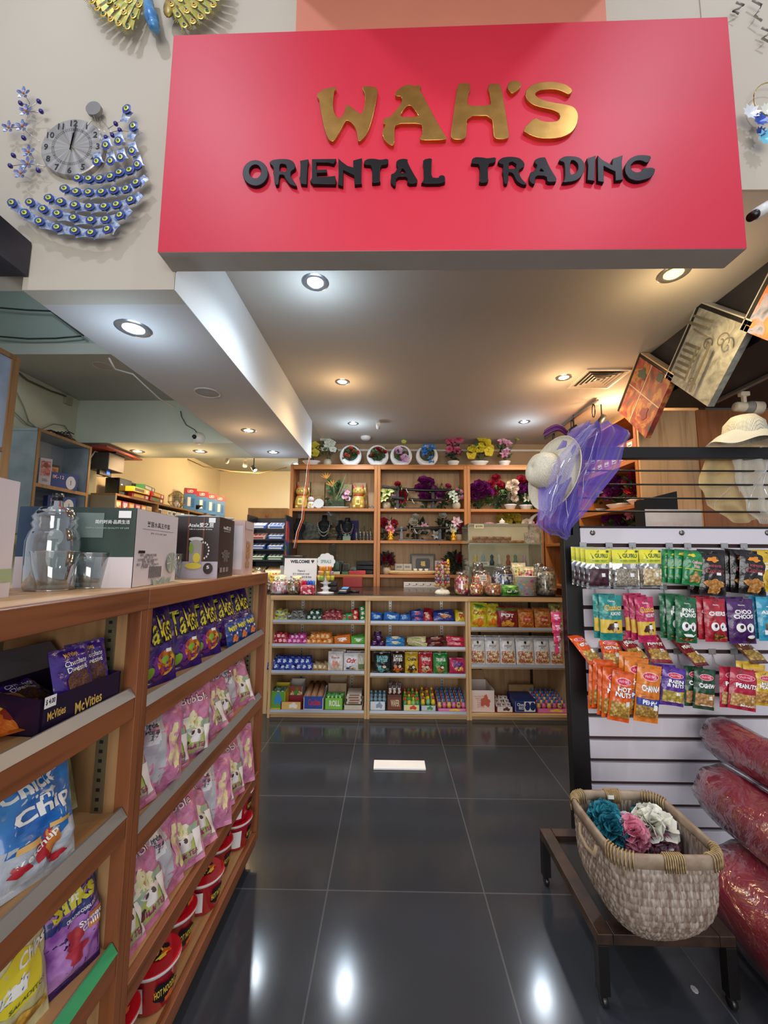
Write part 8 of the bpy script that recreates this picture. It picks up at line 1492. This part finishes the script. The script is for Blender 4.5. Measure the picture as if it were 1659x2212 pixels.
# welcome sign
a = C1(360, 1090, .25); b = C1(855, 730, .25); w = b.x-a.x; h = b.z-a.z
t = thing('welcome_sign', 'white welcome board with printed notice leaning on the counter', 'sign', ((a.x+b.x)/2, YK+.25, ZK), rot=(radians(-8), 0, radians(3))); g = G().box(-w/2, w/2, 0, .008, 0, a.z-ZK+h)
hh = a.z-ZK+h; prints(g, lambda u, k, l: (u*w/2, -l, k*hh), [('text', 'WELCOME', -.05, .90, 1.2, .1, 1, 0, .05), ('poly', [(.62, .93), (.7, .96), (.73, .93), (.76, .96), (.84, .93), (.73, .84)], 1), ('text', 'There is', .05, .62, .45, .06, 1, 0, .015), ('text', '$12 minimum total', .05, .53, 1.0, .06, 1, 0, .015), ('text', 'for credit card & linx', .05, .44, 1.3, .06, 1, 0, .015)], w/hh)
g.obj('board', [mat('#dfe4ee', .45), mat('#1d2536', .5)], t)
p = C1(525, 690, .6); t = thing('card_printer', 'dark boxy printer with a small blue screen behind the welcome sign', 'printer', (p.x, YK+.6, ZK)); G().box(-.10, .10, -.06, .08, .22, .32).obj('case', mat('#15161a', .2, coat=.4), t, bev=.006); G().box(.03, .06, -.0605, -.06, .25, .275).obj('screen', mat('#3aa0d9', .3, emit=1), t); G().box(-.13, .16, -.03, .1, .0, .219).obj('stand', mat('#b9b9bc', .5), t, bev=.003)
c = C1(525, 575, .55); top = PY(665, 992, 3.9)
for i, (h_, dx) in enumerate((('#e8a8a0', 0), ('#e2602f', .012), ('#dcdcdc', -.01))):
    g = G(); pts = [Vector((c.x+dx, YK+.56, c.z-.005))]+[Vector((PY(px+i, py, 3.9).x+dx, 3.9, PY(px, py, 3.9).z)) for px, py in ((641, 1150), (652, 1120), (655, 1080), (661, 1040), (664, 1005))]+[Vector((top.x+dx*.3, 3.98, 2.295))]
    g.tube(pts, .0035, 6); tag(g.obj('hanging_wire', mat(h_, .5), smooth=True), '%s wire hanging from the beam end to the printer' % ('pink', 'orange', 'white')[i], 'wire')
# flower-topped stand of candy cups
a = C1(985, 1265, .1); t = thing('candy_stand', 'white tiered stand of orange and yellow candy cups with flower-shaped top sign', 'display stand', (a.x, YK+.12, ZK))
G().lathe([(.001, 0), (.07, 0), (.072, .008), (.03, .015), (.02, .03), (.045, .045), (.02, .055), (.018, .075), (.05, .09), (.02, .1), (.018, .11), (.001, .11)], 28).obj('base', mat('#e4e6ea', .35), t, True)
for j, (z, n, r, hs) in enumerate(((.11, 6, .055, ('#d9d84a', '#9ac45a', '#e8c43a')), (.15, 6, .048, ('#e8a83a', '#e0c84a', '#c99ab0')), (.19, 5, .04, ('#e8822a', '#e8a04a', '#e8922f')))):
    for i in range(n):
        an = 2*pi*i/n+j; G().lathe([(.001, 0), (.015, 0), (.02, .035), (.018, .04), (.001, .036)], 12, 0, 1, 1, (r*cos(an), r*sin(an), z)).obj('candy_cup', mat(hs[i % 3], .25, coat=.5), t, True)
G().box(-.01, .01, 0, .006, .1, .3).obj('post', mat('#e4e6ea', .4), t)
n = 9; lp = [(.07*(1+.13*abs(cos(4.5*a_)))*cos(a_), .27+.065*(1+.13*abs(cos(4.5*a_)))*sin(a_)) for a_ in [2*pi*i/72 for i in range(72)]]; g = G().prism(lp, -.012, -.006, 'y', 0); v, f, asp = textdata('SPIRALS', .03); g.add([(x*.09, -.0125, .27+y*.03) for x, y in v], f, 1); g.obj('flower_sign', [mat('#e6ecef', .4), mat('#6aa0b0', .5)], t)
p = C1(1275, 1190, .2); t = thing('card_reader', 'black card payment terminal with a blue screen on the counter', 'card reader', (p.x, YK+.16, ZK), radians(-8)); g = G(); g.hexa([(-.04, -.07, 0), (.04, -.07, 0), (.04, .08, 0), (-.04, .08, 0), (-.04, -.07, .018), (.04, -.07, .018), (.04, .08, .045), (-.04, .08, .045)]); g.obj('body', mat('#1b1c20', .35), t, bev=.006)
G().hexa([(-.028, .01, .0345), (.028, .01, .0345), (.028, .068, .0446), (-.028, .068, .0446), (-.028, .01, .036), (.028, .01, .036), (.028, .068, .0462), (-.028, .068, .0462)]).obj('screen', mat('#5f93c9', .2, emit=.4), t); G().box(-.03, .03, -.055, -.0, .0185, .027).obj('keypad', mat('#b9bcc2', .5), t, bev=.002)
tag(G().lathe([(.001, 0), (.03, 0), (.032, .012), (.001, .016)], 20, 0, 1.3, 1).obj('coin_dish', mat('#19191b', .4), smooth=True, loc=(p.x+.085, YK+.24, ZK)), 'small flat black dish beside the card terminal', 'dish')
p = C1(1080, 1150, .4); t = thing('telephone', 'black desk telephone half hidden by the candy stand', 'telephone', (p.x, YK+.36, ZK)); G().box(-.06, .06, -.05, .07, 0, .04).obj('base', mat('#1c1b1d', .4), t, bev=.006); G().box(-.055, .055, -.0, .05, .04, .085).obj('handset', mat('#242326', .35), t, bev=.01)
# right-hand cluster
a = C2(190, 965, .1); t = thing('lollipop_tree', 'tree of foil-wrapped round lollipops on a white and gold base', 'lollipop stand', (a.x, YK+.12, ZK))
G().lathe([(.001, 0), (.062, 0), (.066, .015), (.05, .035), (.022, .045), (.02, .06), (.001, .06)], 24).obj('base', mat('#e3dfd4', .4, kind='candy', h2='#d9c44a,#f0ece2,#e9e4d6', sc=.8), t, True); G().lathe([(.012, .05), (.012, .26), (.001, .26)], 12).obj('core', mat('#d9d6ce', .5), t, True)
lc = ['#b5442f', '#d9a83a', '#7a8a2f', '#8a2f5a', '#2f4fa0', '#c98aa0', '#a8a04a']
rnd = random.Random(4)
for j in range(8):
    n = 8 if j < 6 else 6
    for i in range(n):
        an = 2*pi*(i+.5*(j % 2))/n; r = .052 if j < 7 else .035; c = (r*cos(an), r*sin(an), .075+.027*j); k = rnd.randrange(3)
        o = G().ball(c, .0145, 0, 8, 6).obj('lollipop', mat(lc[(j//2*2+k) % 7], .25, coat=.6, kind='mix', h2=lc[(j+k+2) % 7], sc=12), t, True)
G().lathe([(.001, .26), (.014, .262), (.018, .28), (.012, .31), (.001, .32)], 12, 0, 1, 1, (.05, 0, -.02)).obj('gold_topper', mat('#d9b23a', .2, .8), t, True)
def J(label, c0, c1, top, dy, content, lid=None, fill_=.85, base=965):
    a = C2(c0, base, dy); b = C2(c1, top, dy); jar(label, (a.x+b.x)/2, YK+dy, (b.x-a.x)/2*.98, max(.06, b.z-ZK), content, lid, fill_=fill_)
J('jar of hot pink and red wrapped sweets next to the lollipop tree', 320, 480, 700, .1, CAN('#c4305a', '#e87a9a,#f2e3e3,#a8203a,#d9c24a', 1.2), fill_=.8)
J('jar of orange fortune cookies with a white card', 515, 738, 685, .28, CAN('#d9946a', '#e8b08a,#c9754a,#e9c4a0', .9), fill_=.82)
p = C2(645, 770, .16); tag(G().box(-.03, .03, 0, .003, 0, .05).obj('jar_card', mat('#e9e6e0', .5), loc=(p.x, YK+.172, p.z-.025)), 'white card reading fortune cookies against the orange jar', 'card')
v, f, asp = textdata('Fortune\nCookies', .015); G().add([(x*.05, -.0008, .025+y*.035) for x, y in v], f).obj('lettering', INK, bpy.data.objects['jar_card'])
J('big round jar of blue and white sweets', 738, 985, 640, .3, CAN('#3a4f8a', '#8fa9cf,#2a3560,#d9dfe9', 1), fill_=.72)
J('empty clear jar behind the fortune cookies', 505, 660, 600, .45, CAN('#c9c9c4', '#b9b9b4,#d9d9d4', 1), fill_=.1)
J('jar of fruity red and yellow sweets in the front row', 482, 642, 820, .07, CAN('#d98a4a', '#c43a4a,#e8d9a0,#a8304a,#e0b83a', 1.5), fill_=.88)
J('short jar of brown and pink sweets with a label', 645, 850, 825, .07, CAN('#b8823a', '#c4546a,#d9c07a,#7a8a3a,#a83a2a', 1.5), fill_=.88)
J('tall jar of beige and grey wrapped sweets near the rack', 1225, 1450, 645, .12, CAN('#b9ae9a', '#7a7a72,#d9d0be,#5a5c58,#9aa09a', 1), fill_=.84)
J('clear jar behind the dotted cup', 1200, 1330, 610, .35, CAN('#c9b8a0', '#d9cdb8,#a8967a', 1), fill_=.7)
a = C2(860, 965, .06); b = C2(1060, 845, .06); me = bag_mesh('candy_pouch', b.x-a.x, b.z-ZK, .05, [fo('#5fa82f', .28, '#4a9024'), mat('#1f6a2a', .4), WHT, mat('#a9d86a', .4)], [('blob', 0, .8, .8, .12, 3), ('rect', -.7, .1, .8, .5, 1), ('text', 'Roll Ups', .05, .32, 1.3, .28, 2, 5, .04)], 9, wr=.3)
place(me, 'candy_pouch', 'lime green fruit roll pouch lying before the jars', 'sweets', ((a.x+b.x)/2, YK+.06, ZK), .1, 0, 12)
candybag('green and yellow sweet bag standing behind the dotted cup', C2(1040, 1, .3).x, YK+.3, .13, .27, CAN('#8fc04a', '#e9e6c4,#c4506a,#d9c24a,#5a8a3a', 1)); candybag('crimson sweet bag standing behind the dotted cup', C2(1140, 1, .28).x, YK+.29, .12, .235, CAN('#a82a44', '#d9708a,#8a1a34,#c9a0a8', 1))
a = C2(1010, 970, .06); b = C2(1245, 755, .06); t = thing('paper_tub', 'white paper tub with pastel polka dots', 'cup', ((a.x+b.x)/2, YK+.08, ZK)); r1 = (b.x-a.x)/2; h = b.z-ZK
def Sc(u, k, l): an = u*1.45; r = r1*(.78+.22*k)+l; return (r*sin(an), -r*cos(an), k*h)
g = G().lathe([(.001, .002), (r1*.78, 0), (r1, h), (r1*1.03, h+.002), (r1*.97, h-.002), (r1*.74, .006)], 40); rnd = random.Random(8)
prints(g, Sc, [('ell', u, k, .085*s, .05*s, 1+(n_ % 5)) for n_, (u, k, s) in enumerate([(-.85+.34*i+(.17 if j % 2 else 0), .1+.17*j, rnd.choice((.8, 1.1, 1.5))) for j in range(5) for i in range(6)])], 1.2)
g.obj('tub', [mat('#e9e3dd', .5), mat('#d98a7a', .5), mat('#8fb84a', .5), mat('#b0508f', .5), mat('#6aa8c9', .5), mat('#d9b06a', .5)], t, True)
# ---- glass showcase
a = C2(540, 965, .5); b = C2(1285, 165, .5); w = b.x-a.x; YS2 = 3.86; a = PY(1012, 1200, YS2); b = PY(1169, 1133, YS2); w = b.x-a.x; h = b.z-ZK; dS = .36
t = thing('glass_showcase', 'square glass showcase with a price tag and two glass shelves', 'showcase', ((a.x+b.x)/2, YS2, ZK)); SG = glass('#fafcfb', .93); EDG = mat('#8fa39a', .2, .3)
for nm, bxx in (('front_pane', (-w/2, w/2, 0, .004, .01, h)), ('side_pane', (-w/2, -w/2+.004, .005, dS, .01, h)), ('side_pane', (w/2-.004, w/2, .005, dS, .01, h)), ('top_pane', (-w/2, w/2, 0, dS, h, h+.005))): G().box(*bxx).obj(nm, SG, t)
G().box(-w/2+.005, w/2-.005, dS-.004, dS, .01, h).obj('reflection_tint_back', mat('#ddd0b0', .5), t); G().box(-w/2, w/2, 0, dS, 0, .01).obj('floor_board', mat('#77766f', .5), t)
for z in (h*.36, h*.70): G().box(-w/2+.006, w/2-.006, .008, dS-.006, z, z+.006).obj('glass_shelf', glass('#f2f8f5', .8), t)
g = G()
for x in (-w/2, w/2-.006): g.box(x, x+.006, -.002, .004, 0, h+.006)
g.box(-w/2, w/2, -.002, .003, h-.002, h+.006).box(-w/2, w/2, -.002, .003, h*.70-.003, h*.70+.008).box(-w/2, w/2, -.002, .003, h*.36-.003, h*.36+.008); g.obj('edges', EDG, t)
g = G().box(-w/2+.06, -w/2+.15, -.005, -.003, h-.04, h-.002, 0); v, f, asp = textdata('$500', .02); g.add([(-w/2+.105+x*.07, -.0055, h-.021+y*.024) for x, y in v], f, 1); g.obj('price_tag', [mat('#d9e0b8', .5), INK], t)
cx_ = (a.x+b.x)/2
for i in range(12):
    j = i % 7; L_ = i//7; tag(G().tube([(-.035, 0, 0), (.035, 0, 0)], .017, 12).obj('wood_roll', mat('#b5824f', .5, kind='mix', h2='#9a6a3c', sc=4), smooth=True, loc=(cx_-w/2+.07+.077*j+(.03 if L_ else 0), YS2+.12, ZK+h*.70+.024+.035*L_)), 'small tan wooden roll in the showcase, %s layer, %s along' % (('lower', 'upper')[L_], ORD[j]), 'ornament', 'wooden rolls in the showcase')
tag(G().box(-.045, .045, 0, .02, 0, .11).obj('gift_card', mat('#d9d0c4', .5, kind='mix', h2='#a8938a', sc=10), loc=(cx_+w/2-.08, YS2+.1, ZK+h*.70+.007)), 'white patterned box at the corner of the showcase top shelf', 'box')
tag(G().box(-.06, .06, 0, .004, 0, .035).obj('name_card', mat('#dfe0da', .5), loc=(cx_-w/2+.14, YS2+.03, ZK+h*.36+.007)), 'white lettered card on the middle showcase shelf', 'card')
v, f, asp = textdata('SALE 50%', .015); G().add([(x*.09, -.0008, .018+y*.018) for x, y in v], f).obj('lettering', INK, bpy.data.objects['name_card'])
rnd = random.Random(6)
for i in range(7): tag(G().lathe([(.001, 0), (.02, 0), (.024, .03), (.012, .06), (.018, .09), (.001, .11)], 12).obj('trinket', mat(('#c9b06a', '#8fa9b5', '#3b4a5a', '#d9d0c0', '#a8503a', '#6a8a7a', '#c4a0b0')[i], .3), smooth=True, loc=(cx_-w/2+.1+.08*i, YS2+.15+.03*(i % 2), ZK+h*.36+.007)), 'small trinket on the middle showcase shelf, %s from the price tag side' % ORD[i], 'ornament', 'showcase trinkets')
x = PY(1091, 1130, YS2).x; t = thing('tea_set', 'tiny white teapot on a saucer on top of the showcase', 'teapot', (x, YS2+.1, ZK+h+.006)); G().lathe([(.001, 0), (.05, 0), (.06, .01), (.02, .008), (.001, .008)], 20).obj('saucer', mat('#e6e4de', .25), t, True); G().lathe([(.018, .01), (.03, .025), (.022, .04), (.008, .045), (.008, .055), (.001, .06)], 16).obj('pot', mat('#ecebe6', .2), t, True)
x = PY(1062, 1130, YS2).x; tag(G().lathe([(.001, 0), (.035, 0), (.05, .012), (.02, .02), (.001, .022)], 14).obj('pink_dish', mat('#cf8a9a', .4), smooth=True, loc=(x, YS2+.1, ZK+h+.006)), 'small pink flower dish on top of the showcase', 'dish')
